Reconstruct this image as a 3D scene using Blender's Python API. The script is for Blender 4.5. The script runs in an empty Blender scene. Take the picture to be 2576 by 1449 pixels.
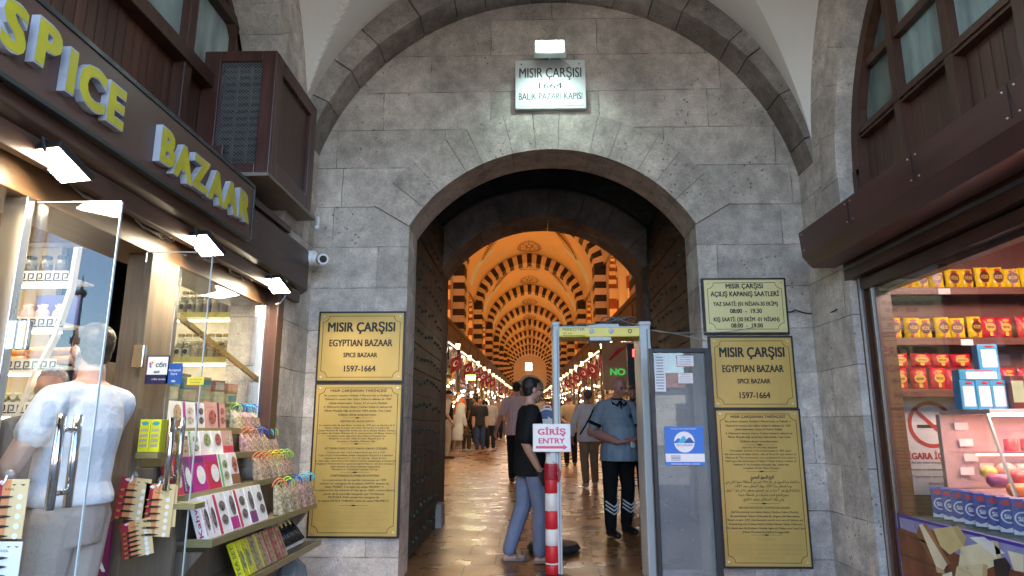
import bpy, bmesh, math, random
from mathutils import Vector, Matrix
from mathutils.geometry import tessellate_polygon
PI = math.pi
rad = math.radians
random.seed(7)
sc = bpy.context.scene
COL = sc.collection

# ---------------------------------------------------------------- camera
F, CX, CY = 1676.0, 1288.0, 724.5            # focal length and centre in pixels of a 2576 px wide picture
PITCH = math.atan(350.5 / F)
YAW = math.atan(46 * math.cos(PITCH) / F)
CAMZ = 1.35
cd = bpy.data.cameras.new('camera')
cam = bpy.data.objects.new('camera', cd)
COL.objects.link(cam)
cam.location = (0, 0, CAMZ)
cam.rotation_euler = (PI / 2 + PITCH, 0, YAW)
cd.sensor_width = 36.0
cd.lens = 36.0 * F / 2576.0
cd.clip_start = 0.05
cd.clip_end = 2000
sc.camera = cam
_R = Vector((math.cos(YAW), math.sin(YAW), 0))
_H = Vector((-math.sin(YAW), math.cos(YAW), 0))
_W = _H * math.cos(PITCH) + Vector((0, 0, math.sin(PITCH)))
_U = -_H * math.sin(PITCH) + Vector((0, 0, math.cos(PITCH)))
def at(x, y, Y=None, X=None, Z=None):
    """the point of the place seen at picture point (x, y) that lies on a given plane"""
    d = _W + _R * ((x - CX) / F) - _U * ((y - CY) / F)
    c = Vector((0, 0, CAMZ))
    t = (Y / d.y) if Y is not None else (X / d.x) if X is not None else ((Z - CAMZ) / d.z)
    return c + d * t
SL = 0.0358
def floor_z(y):
    return max(0.0, SL * y - 0.16)
def on_floor(x, y):
    d = _W + _R * ((x - CX) / F) - _U * ((y - CY) / F)
    return Vector((0, 0, CAMZ)) + d * ((CAMZ + 0.16) / (SL * d.y - d.z))

# ---------------------------------------------------------------- world, sun, exposure
SUN_EL, SUN_AZ = rad(52), rad(-28)           # the sun stands behind the building, so the porch is in its shade
w = bpy.data.worlds.new('World'); sc.world = w; w.use_nodes = True
nt = w.node_tree; nt.nodes.clear()
out = nt.nodes.new('ShaderNodeOutputWorld'); bg = nt.nodes.new('ShaderNodeBackground')
sky = nt.nodes.new('ShaderNodeTexSky'); sky.sky_type = 'NISHITA'; sky.sun_disc = False
sky.dust_density = .25; sky.ozone_density = 3.5; sky.sun_elevation = SUN_EL; sky.sun_rotation = SUN_AZ
tc = nt.nodes.new('ShaderNodeTexCoord'); mp = nt.nodes.new('ShaderNodeMapping')
mp.inputs['Scale'].default_value = (1.6, 1.6, 4.5)
nz = nt.nodes.new('ShaderNodeTexNoise'); nz.inputs['Scale'].default_value = 2.2; nz.inputs['Detail'].default_value = 7
rp = nt.nodes.new('ShaderNodeValToRGB'); rp.color_ramp.elements[0].position = .53; rp.color_ramp.elements[1].position = .80
mx = nt.nodes.new('ShaderNodeMixRGB'); mx.inputs[2].default_value = (4.6, 5.2, 6.0, 1)
L = nt.links.new
L(tc.outputs['Generated'], mp.inputs['Vector']); L(mp.outputs[0], nz.inputs['Vector']); L(nz.outputs[0], rp.inputs[0])
L(rp.outputs[0], mx.inputs[0]); L(sky.outputs[0], mx.inputs[1]); L(mx.outputs[0], bg.inputs[0]); L(bg.outputs[0], out.inputs[0])
bg.inputs[1].default_value = 0.15
sd = bpy.data.lights.new('sun', 'SUN'); sun = bpy.data.objects.new('sun', sd); COL.objects.link(sun)
sd.energy = 5.0; sd.angle = rad(.5); sd.color = (1, .95, .88)
_s = Vector((math.sin(SUN_AZ) * math.cos(SUN_EL), math.cos(SUN_AZ) * math.cos(SUN_EL), math.sin(SUN_EL)))
sun.rotation_euler = (-_s).to_track_quat('-Z', 'Y').to_euler()
sc.view_settings.view_transform = 'Standard'
sc.view_settings.look = 'None'
sc.view_settings.exposure = 3.3
sc.view_settings.gamma = 1.0
sc.cycles.use_denoising = True
sc.cycles.max_bounces = 8
sc.cycles.diffuse_bounces = 4
sc.cycles.glossy_bounces = 4
sc.cycles.transparent_max_bounces = 12
sc.cycles.sample_clamp_indirect = 6.0
sc.cycles.caustics_reflective = False
sc.cycles.caustics_refractive = False

# ---------------------------------------------------------------- materials
def lnk(nt, a, b): nt.links.new(a, b)
def hexc(s):
    v = [int(s[i:i + 2], 16) / 255 for i in (0, 2, 4)]
    return tuple(((c + .055) / 1.055) ** 2.4 if c > .04045 else c / 12.92 for c in v)
_mats = {}
def mat(name, col, rough=.6, metal=0., var=.12, scale=9., bump=0., bscale=None, rnd=0., stretch=(1, 1, 1), emit=None, estr=1., spec=.5, detail=5):
    """a painted, wooden, cloth or metal surface with uneven colour and roughness"""
    if name in _mats: return _mats[name]
    m = bpy.data.materials.new(name); m.use_nodes = True; _mats[name] = m
    nt = m.node_tree; b = nt.nodes['Principled BSDF']
    tc = nt.nodes.new('ShaderNodeTexCoord'); mp = nt.nodes.new('ShaderNodeMapping'); mp.inputs['Scale'].default_value = stretch
    n = nt.nodes.new('ShaderNodeTexNoise'); n.inputs['Scale'].default_value = scale; n.inputs['Detail'].default_value = detail
    lnk(nt, tc.outputs['Object'], mp.inputs[0]); lnk(nt, mp.outputs[0], n.inputs['Vector'])
    mr = nt.nodes.new('ShaderNodeMapRange'); mr.inputs[1].default_value = .3; mr.inputs[2].default_value = .7
    mr.inputs[3].default_value = 1 - var; mr.inputs[4].default_value = 1 + var
    lnk(nt, n.outputs[0], mr.inputs[0])
    val = mr.outputs[0]
    if rnd:
        a = nt.nodes.new('ShaderNodeAttribute'); a.attribute_name = 'rnd'
        m2 = nt.nodes.new('ShaderNodeMapRange'); m2.inputs[3].default_value = 1 - rnd; m2.inputs[4].default_value = 1 + rnd
        lnk(nt, a.outputs['Fac'], m2.inputs[0])
        mu = nt.nodes.new('ShaderNodeMath'); mu.operation = 'MULTIPLY'; lnk(nt, val, mu.inputs[0]); lnk(nt, m2.outputs[0], mu.inputs[1]); val = mu.outputs[0]
    mix = nt.nodes.new('ShaderNodeVectorMath'); mix.operation = 'SCALE'; mix.inputs[0].default_value = col
    lnk(nt, val, mix.inputs['Scale']); lnk(nt, mix.outputs[0], b.inputs['Base Color'])
    r2 = nt.nodes.new('ShaderNodeMapRange'); r2.inputs[1].default_value = .3; r2.inputs[2].default_value = .7
    r2.inputs[3].default_value = max(.02, rough - .08); r2.inputs[4].default_value = min(1, rough + .08)
    lnk(nt, n.outputs[0], r2.inputs[0]); lnk(nt, r2.outputs[0], b.inputs['Roughness'])
    b.inputs['Metallic'].default_value = metal; b.inputs['Specular IOR Level'].default_value = spec
    if bump:
        n2 = nt.nodes.new('ShaderNodeTexNoise'); n2.inputs['Scale'].default_value = bscale or scale * 4; n2.inputs['Detail'].default_value = 6
        lnk(nt, mp.outputs[0], n2.inputs['Vector'])
        bp = nt.nodes.new('ShaderNodeBump'); bp.inputs['Strength'].default_value = bump; bp.inputs['Distance'].default_value = .02
        lnk(nt, n2.outputs[0], bp.inputs['Height']); lnk(nt, bp.outputs[0], b.inputs['Normal'])
    if emit:
        b.inputs['Emission Color'].default_value = (*emit, 1); b.inputs['Emission Strength'].default_value = estr
    return m
def stone_mat(name, c1, c2, axes=None, bw=1.05, rh=.392, off=(0, 0), dark=.5, rough=.82, rnd=.0, mortar=.012, bump=.8):
    """weathered limestone; with axes it is laid in ashlar courses"""
    if name in _mats: return _mats[name]
    m = bpy.data.materials.new(name); m.use_nodes = True; _mats[name] = m
    nt = m.node_tree; b = nt.nodes['Principled BSDF']; N = nt.nodes.new
    tc = N('ShaderNodeTexCoord'); P = tc.outputs['Object']
    def noise(s, d=6, src=None, r=.55):
        n = N('ShaderNodeTexNoise'); n.inputs['Scale'].default_value = s; n.inputs['Detail'].default_value = d; n.inputs['Roughness'].default_value = r
        lnk(nt, src or P, n.inputs['Vector']); return n.outputs[0]
    def ramp(v, a, bb, lo=0., hi=1.):
        r = N('ShaderNodeMapRange'); r.inputs[1].default_value = a; r.inputs[2].default_value = bb; r.inputs[3].default_value = lo; r.inputs[4].default_value = hi
        lnk(nt, v, r.inputs[0]); return r.outputs[0]
    def mul(a, c):
        q = N('ShaderNodeMath'); q.operation = 'MULTIPLY'; lnk(nt, a, q.inputs[0])
        if isinstance(c, (int, float)): q.inputs[1].default_value = c
        else: lnk(nt, c, q.inputs[1])
        return q.outputs[0]
    cm = N('ShaderNodeMixRGB'); cm.inputs[1].default_value = (*c1, 1); cm.inputs[2].default_value = (*c2, 1)
    lnk(nt, ramp(noise(1.1, 8), .35, .68), cm.inputs[0])
    stain = ramp(noise(.75, 9, r=.7), .42, .62, 1, dark)
    mott = ramp(noise(7, 8, r=.65), .3, .7, .72, 1.22)
    fine = ramp(noise(60, 3), .3, .7, .82, 1.14)
    vo = N('ShaderNodeTexVoronoi'); vo.inputs['Scale'].default_value = 16; lnk(nt, P, vo.inputs['Vector'])
    pit = ramp(vo.outputs['Distance'], .10, .19, .42, 1)
    pm = ramp(noise(1.7, 2), .5, .62); 
    pmix = N('ShaderNodeMix'); pmix.inputs[2].default_value = 1; lnk(nt, pm, pmix.inputs[0]); lnk(nt, pit, pmix.inputs[3])
    blot = ramp(noise(2.6, 9, r=.72), .44, .60, 1, .78); lime = ramp(noise(1.9, 10, r=.75), .60, .70, 1, 1.5)
    v = mul(mul(mul(mul(mul(stain, mott), fine), pmix.outputs[0]), blot), lime)
    h = noise(22, 8, r=.7); hh = mul(h, .5); 
    hp = N('ShaderNodeMath'); hp.operation = 'ADD'; lnk(nt, hh, hp.inputs[0]); lnk(nt, mul(pmix.outputs[0], .5), hp.inputs[1]); height = hp.outputs[0]
    if rnd:
        a = N('ShaderNodeAttribute'); a.attribute_name = 'rnd'; v = mul(v, ramp(a.outputs['Fac'], 0, 1, 1 - rnd, 1 + rnd))
    if axes:
        sp = N('ShaderNodeSeparateXYZ'); lnk(nt, P, sp.inputs[0]); cb = N('ShaderNodeCombineXYZ')
        wob = N('ShaderNodeMath'); wob.operation = 'MULTIPLY_ADD'; lnk(nt, noise(3.5, 3), wob.inputs[0]); wob.inputs[1].default_value = .035
        lnk(nt, sp.outputs['XYZ'.index(axes[0])], wob.inputs[2]); lnk(nt, wob.outputs[0], cb.inputs[0])
        wz = N('ShaderNodeMath'); wz.operation = 'MULTIPLY_ADD'; lnk(nt, noise(2.5, 4), wz.inputs[0]); wz.inputs[1].default_value = .022
        lnk(nt, sp.outputs['XYZ'.index(axes[1])], wz.inputs[2]); lnk(nt, wz.outputs[0], cb.inputs[1])
        ad = N('ShaderNodeVectorMath'); ad.operation = 'ADD'; ad.inputs[1].default_value = (off[0], off[1], 0); lnk(nt, cb.outputs[0], ad.inputs[0])
        br = N('ShaderNodeTexBrick'); br.inputs['Scale'].default_value = 1; br.inputs['Brick Width'].default_value = bw; br.inputs['Row Height'].default_value = rh
        br.inputs['Mortar Size'].default_value = mortar * .5; br.inputs['Mortar Smooth'].default_value = .35; br.offset = .42; br.squash = 1.35; br.squash_frequency = 3
        br.inputs['Color1'].default_value = (0, 0, 0, 1); br.inputs['Color2'].default_value = (1, 1, 1, 1); br.inputs['Mortar'].default_value = (.5, .5, .5, 1)
        lnk(nt, ad.outputs[0], br.inputs['Vector'])
        v = mul(v, ramp(br.outputs['Color'], 0, 1, .84, 1.15))
        mfac = mul(br.outputs['Fac'], ramp(noise(4, 4), .42, .6, .15, 1))
        v = mul(v, ramp(mfac, 0, 1, 1, .42))
        sb = N('ShaderNodeMath'); sb.operation = 'SUBTRACT'; lnk(nt, height, sb.inputs[0]); lnk(nt, mul(br.outputs['Fac'], .8), sb.inputs[1]); height = sb.outputs[0]
    mix = N('ShaderNodeVectorMath'); mix.operation = 'SCALE'; lnk(nt, cm.outputs[0], mix.inputs[0]); lnk(nt, v, mix.inputs['Scale'])
    lnk(nt, mix.outputs[0], b.inputs['Base Color']); b.inputs['Roughness'].default_value = rough; b.inputs['Specular IOR Level'].default_value = .3
    bp = N('ShaderNodeBump'); bp.inputs['Strength'].default_value = bump; bp.inputs['Distance'].default_value = .03
    lnk(nt, height, bp.inputs['Height']); lnk(nt, bp.outputs[0], b.inputs['Normal'])
    return m
def glass_mat(name, tint=(1, 1, 1), ior=1.5, dirt=.03):
    if name in _mats: return _mats[name]
    m = bpy.data.materials.new(name); m.use_nodes = True; _mats[name] = m
    nt = m.node_tree; nt.nodes.clear(); N = nt.nodes.new
    o = N('ShaderNodeOutputMaterial'); t = N('ShaderNodeBsdfTransparent'); t.inputs[0].default_value = (*tint, 1)
    g = N('ShaderNodeBsdfGlossy'); g.inputs['Roughness'].default_value = 0.0
    fr = N('ShaderNodeFresnel'); ge = N('ShaderNodeNewGeometry'); im = N('ShaderNodeMapRange'); im.inputs[3].default_value = ior; im.inputs[4].default_value = 1 / ior
    lnk(nt, ge.outputs['Backfacing'], im.inputs[0]); lnk(nt, im.outputs[0], fr.inputs[0])
    d = N('ShaderNodeBsdfDiffuse'); d.inputs[0].default_value = (.6, .62, .62, 1)
    m1 = N('ShaderNodeMixShader'); m1.inputs[0].default_value = dirt; lnk(nt, t.outputs[0], m1.inputs[1]); lnk(nt, d.outputs[0], m1.inputs[2])
    if dirt > .02:
        tc = N('ShaderNodeTexCoord'); n = N('ShaderNodeTexNoise'); n.inputs['Scale'].default_value = 2.2; n.inputs['Detail'].default_value = 6
        lnk(nt, tc.outputs['Object'], n.inputs['Vector']); r = N('ShaderNodeMapRange'); r.inputs[1].default_value = .4; r.inputs[2].default_value = .75
        r.inputs[3].default_value = dirt * .75; r.inputs[4].default_value = dirt * 1.3; lnk(nt, n.outputs[0], r.inputs[0]); lnk(nt, r.outputs[0], m1.inputs[0])
    m2 = N('ShaderNodeMixShader'); lnk(nt, fr.outputs[0], m2.inputs[0]); lnk(nt, m1.outputs[0], m2.inputs[1]); lnk(nt, g.outputs[0], m2.inputs[2])
    lnk(nt, m2.outputs[0], o.inputs[0])
    return m
def emit_mat(name, col, s):
    if name in _mats: return _mats[name]
    m = bpy.data.materials.new(name); m.use_nodes = True; _mats[name] = m
    b = m.node_tree.nodes['Principled BSDF']; b.inputs['Base Color'].default_value = (.8, .8, .8, 1)
    b.inputs['Emission Color'].default_value = (*col, 1); b.inputs['Emission Strength'].default_value = s
    return m
def wood_mat(name, c1, c2, axis='Z', rough=.4, plank=0., paxis='Y'):
    """varnished wood with grain along one axis, optionally grooved into narrow boards"""
    if name in _mats: return _mats[name]
    m = bpy.data.materials.new(name); m.use_nodes = True; _mats[name] = m
    nt = m.node_tree; b = nt.nodes['Principled BSDF']; N = nt.nodes.new
    tc = N('ShaderNodeTexCoord'); mp = N('ShaderNodeMapping'); s = [22., 22., 22.]; s['XYZ'.index(axis)] = 1.3; mp.inputs['Scale'].default_value = s
    n = N('ShaderNodeTexNoise'); n.inputs['Scale'].default_value = 1; n.inputs['Detail'].default_value = 8; n.inputs['Roughness'].default_value = .65; n.inputs['Distortion'].default_value = .6
    n2 = N('ShaderNodeTexNoise'); n2.inputs['Scale'].default_value = 2.0; n2.inputs['Detail'].default_value = 4
    lnk(nt, tc.outputs['Object'], mp.inputs[0]); lnk(nt, mp.outputs[0], n.inputs['Vector']); lnk(nt, tc.outputs['Object'], n2.inputs['Vector'])
    r = N('ShaderNodeValToRGB'); r.color_ramp.elements[0].position = .3; r.color_ramp.elements[1].position = .72
    r.color_ramp.elements[0].color = (*c1, 1); r.color_ramp.elements[1].color = (*c2, 1); lnk(nt, n.outputs[0], r.inputs[0])
    mr = N('ShaderNodeMapRange'); mr.inputs[1].default_value = .3; mr.inputs[2].default_value = .7; mr.inputs[3].default_value = .72; mr.inputs[4].default_value = 1.25; lnk(nt, n2.outputs[0], mr.inputs[0])
    val = mr.outputs[0]; hgt = n.outputs[0]
    if plank:
        sp = N('ShaderNodeSeparateXYZ'); lnk(nt, tc.outputs['Object'], sp.inputs[0])
        dv = N('ShaderNodeMath'); dv.operation = 'DIVIDE'; dv.inputs[1].default_value = plank; lnk(nt, sp.outputs['XYZ'.index(paxis)], dv.inputs[0])
        fr = N('ShaderNodeMath'); fr.operation = 'FRACT'; lnk(nt, dv.outputs[0], fr.inputs[0])
        fl = N('ShaderNodeMath'); fl.operation = 'FLOOR'; lnk(nt, dv.outputs[0], fl.inputs[0])
        wn = N('ShaderNodeTexWhiteNoise'); wn.noise_dimensions = '1D'; lnk(nt, fl.outputs[0], wn.inputs['W'])
        pg = N('ShaderNodeMath'); pg.operation = 'PINGPONG'; pg.inputs[1].default_value = .5; lnk(nt, fr.outputs[0], pg.inputs[0])
        gr = N('ShaderNodeMapRange'); gr.inputs[1].default_value = .02; gr.inputs[2].default_value = .07; gr.inputs[3].default_value = .35; lnk(nt, pg.outputs[0], gr.inputs[0])
        a = N('ShaderNodeMapRange'); a.inputs[3].default_value = .8; a.inputs[4].default_value = 1.2; lnk(nt, wn.outputs[0], a.inputs[0])
        q = N('ShaderNodeMath'); q.operation = 'MULTIPLY'; lnk(nt, gr.outputs[0], q.inputs[0]); lnk(nt, a.outputs[0], q.inputs[1])
        q2 = N('ShaderNodeMath'); q2.operation = 'MULTIPLY'; lnk(nt, q.outputs[0], q2.inputs[0]); lnk(nt, val, q2.inputs[1]); val = q2.outputs[0]; hgt = gr.outputs[0]
    mix = N('ShaderNodeVectorMath'); mix.operation = 'SCALE'; lnk(nt, r.outputs[0], mix.inputs[0]); lnk(nt, val, mix.inputs['Scale']); lnk(nt, mix.outputs[0], b.inputs['Base Color'])
    b.inputs['Roughness'].default_value = rough
    bp = N('ShaderNodeBump'); bp.inputs['Strength'].default_value = .35 if plank else .12; bp.inputs['Distance'].default_value = .01; lnk(nt, hgt, bp.inputs['Height']); lnk(nt, bp.outputs[0], b.inputs['Normal'])
    return m

# ---------------------------------------------------------------- mesh building
_tcache = {}
def glyphs(s, bold):
    k = (s, bold)
    if k in _tcache: return _tcache[k]
    cu = bpy.data.curves.new('t', 'FONT'); cu.body = s; cu.size = 1.0; cu.offset = bold; cu.resolution_u = 3; cu.align_x = 'LEFT'
    ob = bpy.data.objects.new('t', cu); COL.objects.link(ob)
    dg = bpy.context.evaluated_depsgraph_get(); ev = ob.evaluated_get(dg); me = ev.to_mesh()
    v = [(p.co.x, p.co.y) for p in me.vertices]; f = [tuple(p.vertices) for p in me.polygons]
    ev.to_mesh_clear(); bpy.data.objects.remove(ob); bpy.data.curves.remove(cu)
    _tcache[k] = (v, f); return v, f
class MB:
    def __init__(s): s.v = []; s.f = []; s.m = []; s.r = []; s.cm = 0; s.cr = .5; s.sm = []; s.smooth = False
    def add(s, vs, fs):
        o = len(s.v); s.v += [tuple(p) for p in vs]
        for f in fs: s.f.append(tuple(i + o for i in f)); s.m.append(s.cm); s.r.append(s.cr); s.sm.append(s.smooth)
        return s
    def box(s, c, d, rz=0., M=None):
        x, y, z = d[0] / 2, d[1] / 2, d[2] / 2
        vs = [Vector((a, b, e)) for e in (-z, z) for b in (-y, y) for a in (-x, x)]
        if M is not None: vs = [M @ p for p in vs]
        if rz: q = Matrix.Rotation(rz, 3, 'Z'); vs = [q @ p for p in vs]
        c = Vector(c)
        return s.add([p + c for p in vs], [(0, 2, 3, 1), (4, 5, 7, 6), (0, 1, 5, 4), (2, 6, 7, 3), (0, 4, 6, 2), (1, 3, 7, 5)])
    def bx(s, x0, x1, y0, y1, z0, z1): return s.box(((x0 + x1) / 2, (y0 + y1) / 2, (z0 + z1) / 2), (abs(x1 - x0), abs(y1 - y0), abs(z1 - z0)))
    def quad(s, *p): return s.add(p, [tuple(range(len(p)))])
    def prism(s, poly, plane, a, b):
        """a flat outline pulled through from a to b along the axis the plane leaves out"""
        def pt(p, t): return {'xz': (p[0], t, p[1]), 'yz': (t, p[0], p[1]), 'xy': (p[0], p[1], t)}[plane]
        n = len(poly); tri = tessellate_polygon([[Vector((p[0], p[1], 0)) for p in poly]])
        vs = [pt(p, a) for p in poly] + [pt(p, b) for p in poly]
        fs = [tuple(t) for t in tri] + [tuple(i + n for i in t) for t in tri] + [(i, (i + 1) % n, n + (i + 1) % n, n + i) for i in range(n)]
        return s.add(vs, fs)
    def tube(s, pts, r, n=8, cap=True, flat=1.):
        pts = [Vector(p) for p in pts]; k = len(pts); rr = r if isinstance(r, (list, tuple)) else [r] * k
        vs = []; up = Vector((0, 0, 1)); prev = None
        for i, p in enumerate(pts):
            t = (pts[min(i + 1, k - 1)] - pts[max(i - 1, 0)]).normalized()
            if prev is None:
                a = up if abs(t.z) < .9 else Vector((0, 1, 0)); u = t.cross(a).normalized()
            else:
                u = (prev - t * prev.dot(t)).normalized()
            prev = u; w = t.cross(u)
            for j in range(n):
                q = 2 * PI * j / n; vs.append(p + (u * math.cos(q) + w * math.sin(q) * flat) * rr[i])
        fs = [(i * n + j, i * n + (j + 1) % n, (i + 1) * n + (j + 1) % n, (i + 1) * n + j) for i in range(k - 1) for j in range(n)]
        if cap: fs += [tuple(range(n - 1, -1, -1)), tuple((k - 1) * n + j for j in range(n))]
        return s.add(vs, fs)
    def lathe(s, prof, c, n=16, axis='Z', cap=True):
        vs = []; c = Vector(c)
        for r, h in prof:
            for j in range(n):
                q = 2 * PI * j / n; a, b = r * math.cos(q), r * math.sin(q)
                vs.append(c + Vector({'Z': (a, b, h), 'Y': (a, h, b), 'X': (h, a, b)}[axis]))
        k = len(prof); fs = [(i * n + j, i * n + (j + 1) % n, (i + 1) * n + (j + 1) % n, (i + 1) * n + j) for i in range(k - 1) for j in range(n)]
        if cap: fs += [tuple(range(n)), tuple((k - 1) * n + j for j in range(n))]
        return s.add(vs, fs)
    def ball(s, c, r, n=10, k=7):
        if not isinstance(r, (tuple, list)): r = (r, r, r)
        vs = []; 
        for i in range(1, k):
            a = PI * i / k
            for j in range(n):
                q = 2 * PI * j / n; vs.append((c[0] + r[0] * math.sin(a) * math.cos(q), c[1] + r[1] * math.sin(a) * math.sin(q), c[2] + r[2] * math.cos(a)))
        t = len(vs); vs += [(c[0], c[1], c[2] + r[2]), (c[0], c[1], c[2] - r[2])]
        fs = [(i * n + j, i * n + (j + 1) % n, (i + 1) * n + (j + 1) % n, (i + 1) * n + j) for i in range(k - 2) for j in range(n)]
        fs += [(t, (j + 1) % n, j) for j in range(n)] + [(t + 1, (k - 2) * n + j, (k - 2) * n + (j + 1) % n) for j in range(n)]
        return s.add(vs, fs)
    def disc(s, o, u, v, r, n=20, r2=None, a0=0., a1=2 * PI):
        """a flat disc, or a ring when r2 is given, in the plane of u and v"""
        o, u, v = Vector(o), Vector(u), Vector(v); full = abs(a1 - a0 - 2 * PI) < 1e-6; k = n if full else n + 1
        A = [a0 + (a1 - a0) * j / n for j in range(k)]
        ru, rv = (r if isinstance(r, tuple) else (r, r))
        if r2 is None: return s.add([o + u * ru * math.cos(a) + v * rv * math.sin(a) for a in A], [tuple(range(k))])
        vs = [o + (u * math.cos(a) + v * math.sin(a)) * q for q in (ru, r2) for a in A]
        return s.add(vs, [(j, (j + 1) % k, k + (j + 1) % k, k + j) for j in range(n)])
    def text(s, body, o, h, w=None, u=(1, 0, 0), v=(0, 0, 1), bold=.0, align='C', xs=1., maxw=None, ext=0., nrm=None):
        """lettering with capitals h high, centred on o, squeezed to width w"""
        gv, gf = glyphs(body, bold if ext else 0.)
        if not gv: return s
        x0 = min(p[0] for p in gv); x1 = max(p[0] for p in gv); k = h / .73; o, u, v = Vector(o), Vector(u), Vector(v)
        kx = k * xs
        if w is not None: kx = w / (x1 - x0)
        if maxw and (x1 - x0) * kx > maxw: kx = maxw / (x1 - x0)
        xo = {'C': (x0 + x1) / 2, 'L': x0, 'R': x1}[align]
        vs = [o + u * ((p[0] - xo) * kx) + v * (p[1] * k - h / 2) for p in gv]
        if not ext:
            nn = u.cross(v).normalized() * .00012; b = bold * k if not ext else 0
            sh = [(0, 0)] + ([(b, b * .5), (-b, b * .5), (b, -b * .5), (-b, -b * .5)] if bold > .015 else [(b, 0), (-b, 0)] if bold else [])
            for i, (dx, dy) in enumerate(sh): s.add([q + u * dx + v * dy + nn * i for q in vs], gf)
            return s
        n = Vector(nrm) * ext; c = len(vs); ed = {}
        for f in gf:
            for i in range(len(f)):
                e = (f[i], f[(i + 1) % len(f)]); q = tuple(sorted(e)); ed[q] = None if q in ed else e
        return s.add(vs + [p + n for p in vs], list(gf) + [tuple(i + c for i in f) for f in gf] + [(a, b, b + c, a + c) for e in ed.values() if e for a, b in [e]])
    def build(s, name, mats, parent=None, bevel=0., loc=None, smooth=None, fix=True):
        me = bpy.data.meshes.new(name); me.from_pydata(s.v, [], s.f)
        for m in (mats if isinstance(mats, (list, tuple)) else [mats]): me.materials.append(m)
        me.polygons.foreach_set('material_index', s.m)
        me.polygons.foreach_set('use_smooth', [bool(smooth) or q for q in s.sm] if smooth is not False else [False] * len(s.f))
        a = me.attributes.new('rnd', 'FLOAT', 'FACE'); a.data.foreach_set('value', s.r)
        if fix:
            b = bmesh.new(); b.from_mesh(me); bmesh.ops.recalc_face_normals(b, faces=b.faces); b.to_mesh(me); b.free()
        me.update()
        o = bpy.data.objects.new(name, me); COL.objects.link(o)
        if parent: o.parent = parent
        if loc is not None: o.location = loc
        if bevel:
            q = o.modifiers.new('bevel', 'BEVEL'); q.width = bevel; q.segments = 2; q.limit_method = 'ANGLE'; q.angle_limit = rad(40)
        return o
def tag(o, label=None, cat=None, group=None, kind=None):
    if label: o['label'] = label
    if cat: o['category'] = cat
    if group: o['group'] = group
    if kind: o['kind'] = kind
    return o
def thing(name, label, cat, loc=(0, 0, 0), rz=0., group=None):
    o = bpy.data.objects.new(name, None); COL.objects.link(o); o.location = loc; o.rotation_euler = (0, 0, rz); o.empty_display_size = .1
    return tag(o, label, cat, group)
def dup(root, loc, rz=None, label=None, group=None):
    """a copy of a thing with copies of its parts and their sub-parts"""
    r = root.copy(); COL.objects.link(r); r.location = loc
    if rz is not None: r.rotation_euler = (0, 0, rz)
    tag(r, label, None, group)
    for ch in list(root.children):
        c = ch.copy(); COL.objects.link(c); c.parent = r
        for g in list(ch.children):
            d = g.copy(); COL.objects.link(d); d.parent = c
    return r
def lamp(name, kind, loc, energy, col, size=.3, size_y=None, target=None, parent=None, spot=None):
    l = bpy.data.lights.new(name, kind); l.energy = energy; l.color = col
    if kind == 'AREA':
        l.size = size
        if size_y: l.shape = 'RECTANGLE'; l.size_y = size_y
    else: l.shadow_soft_size = size
    if spot: l.spot_size, l.spot_blend = spot
    o = bpy.data.objects.new(name, l); COL.objects.link(o); o.location = loc
    if target is not None: o.rotation_euler = (Vector(target) - Vector(loc)).to_track_quat('-Z', 'Y').to_euler()
    if parent: o.parent = parent
    return o
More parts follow.
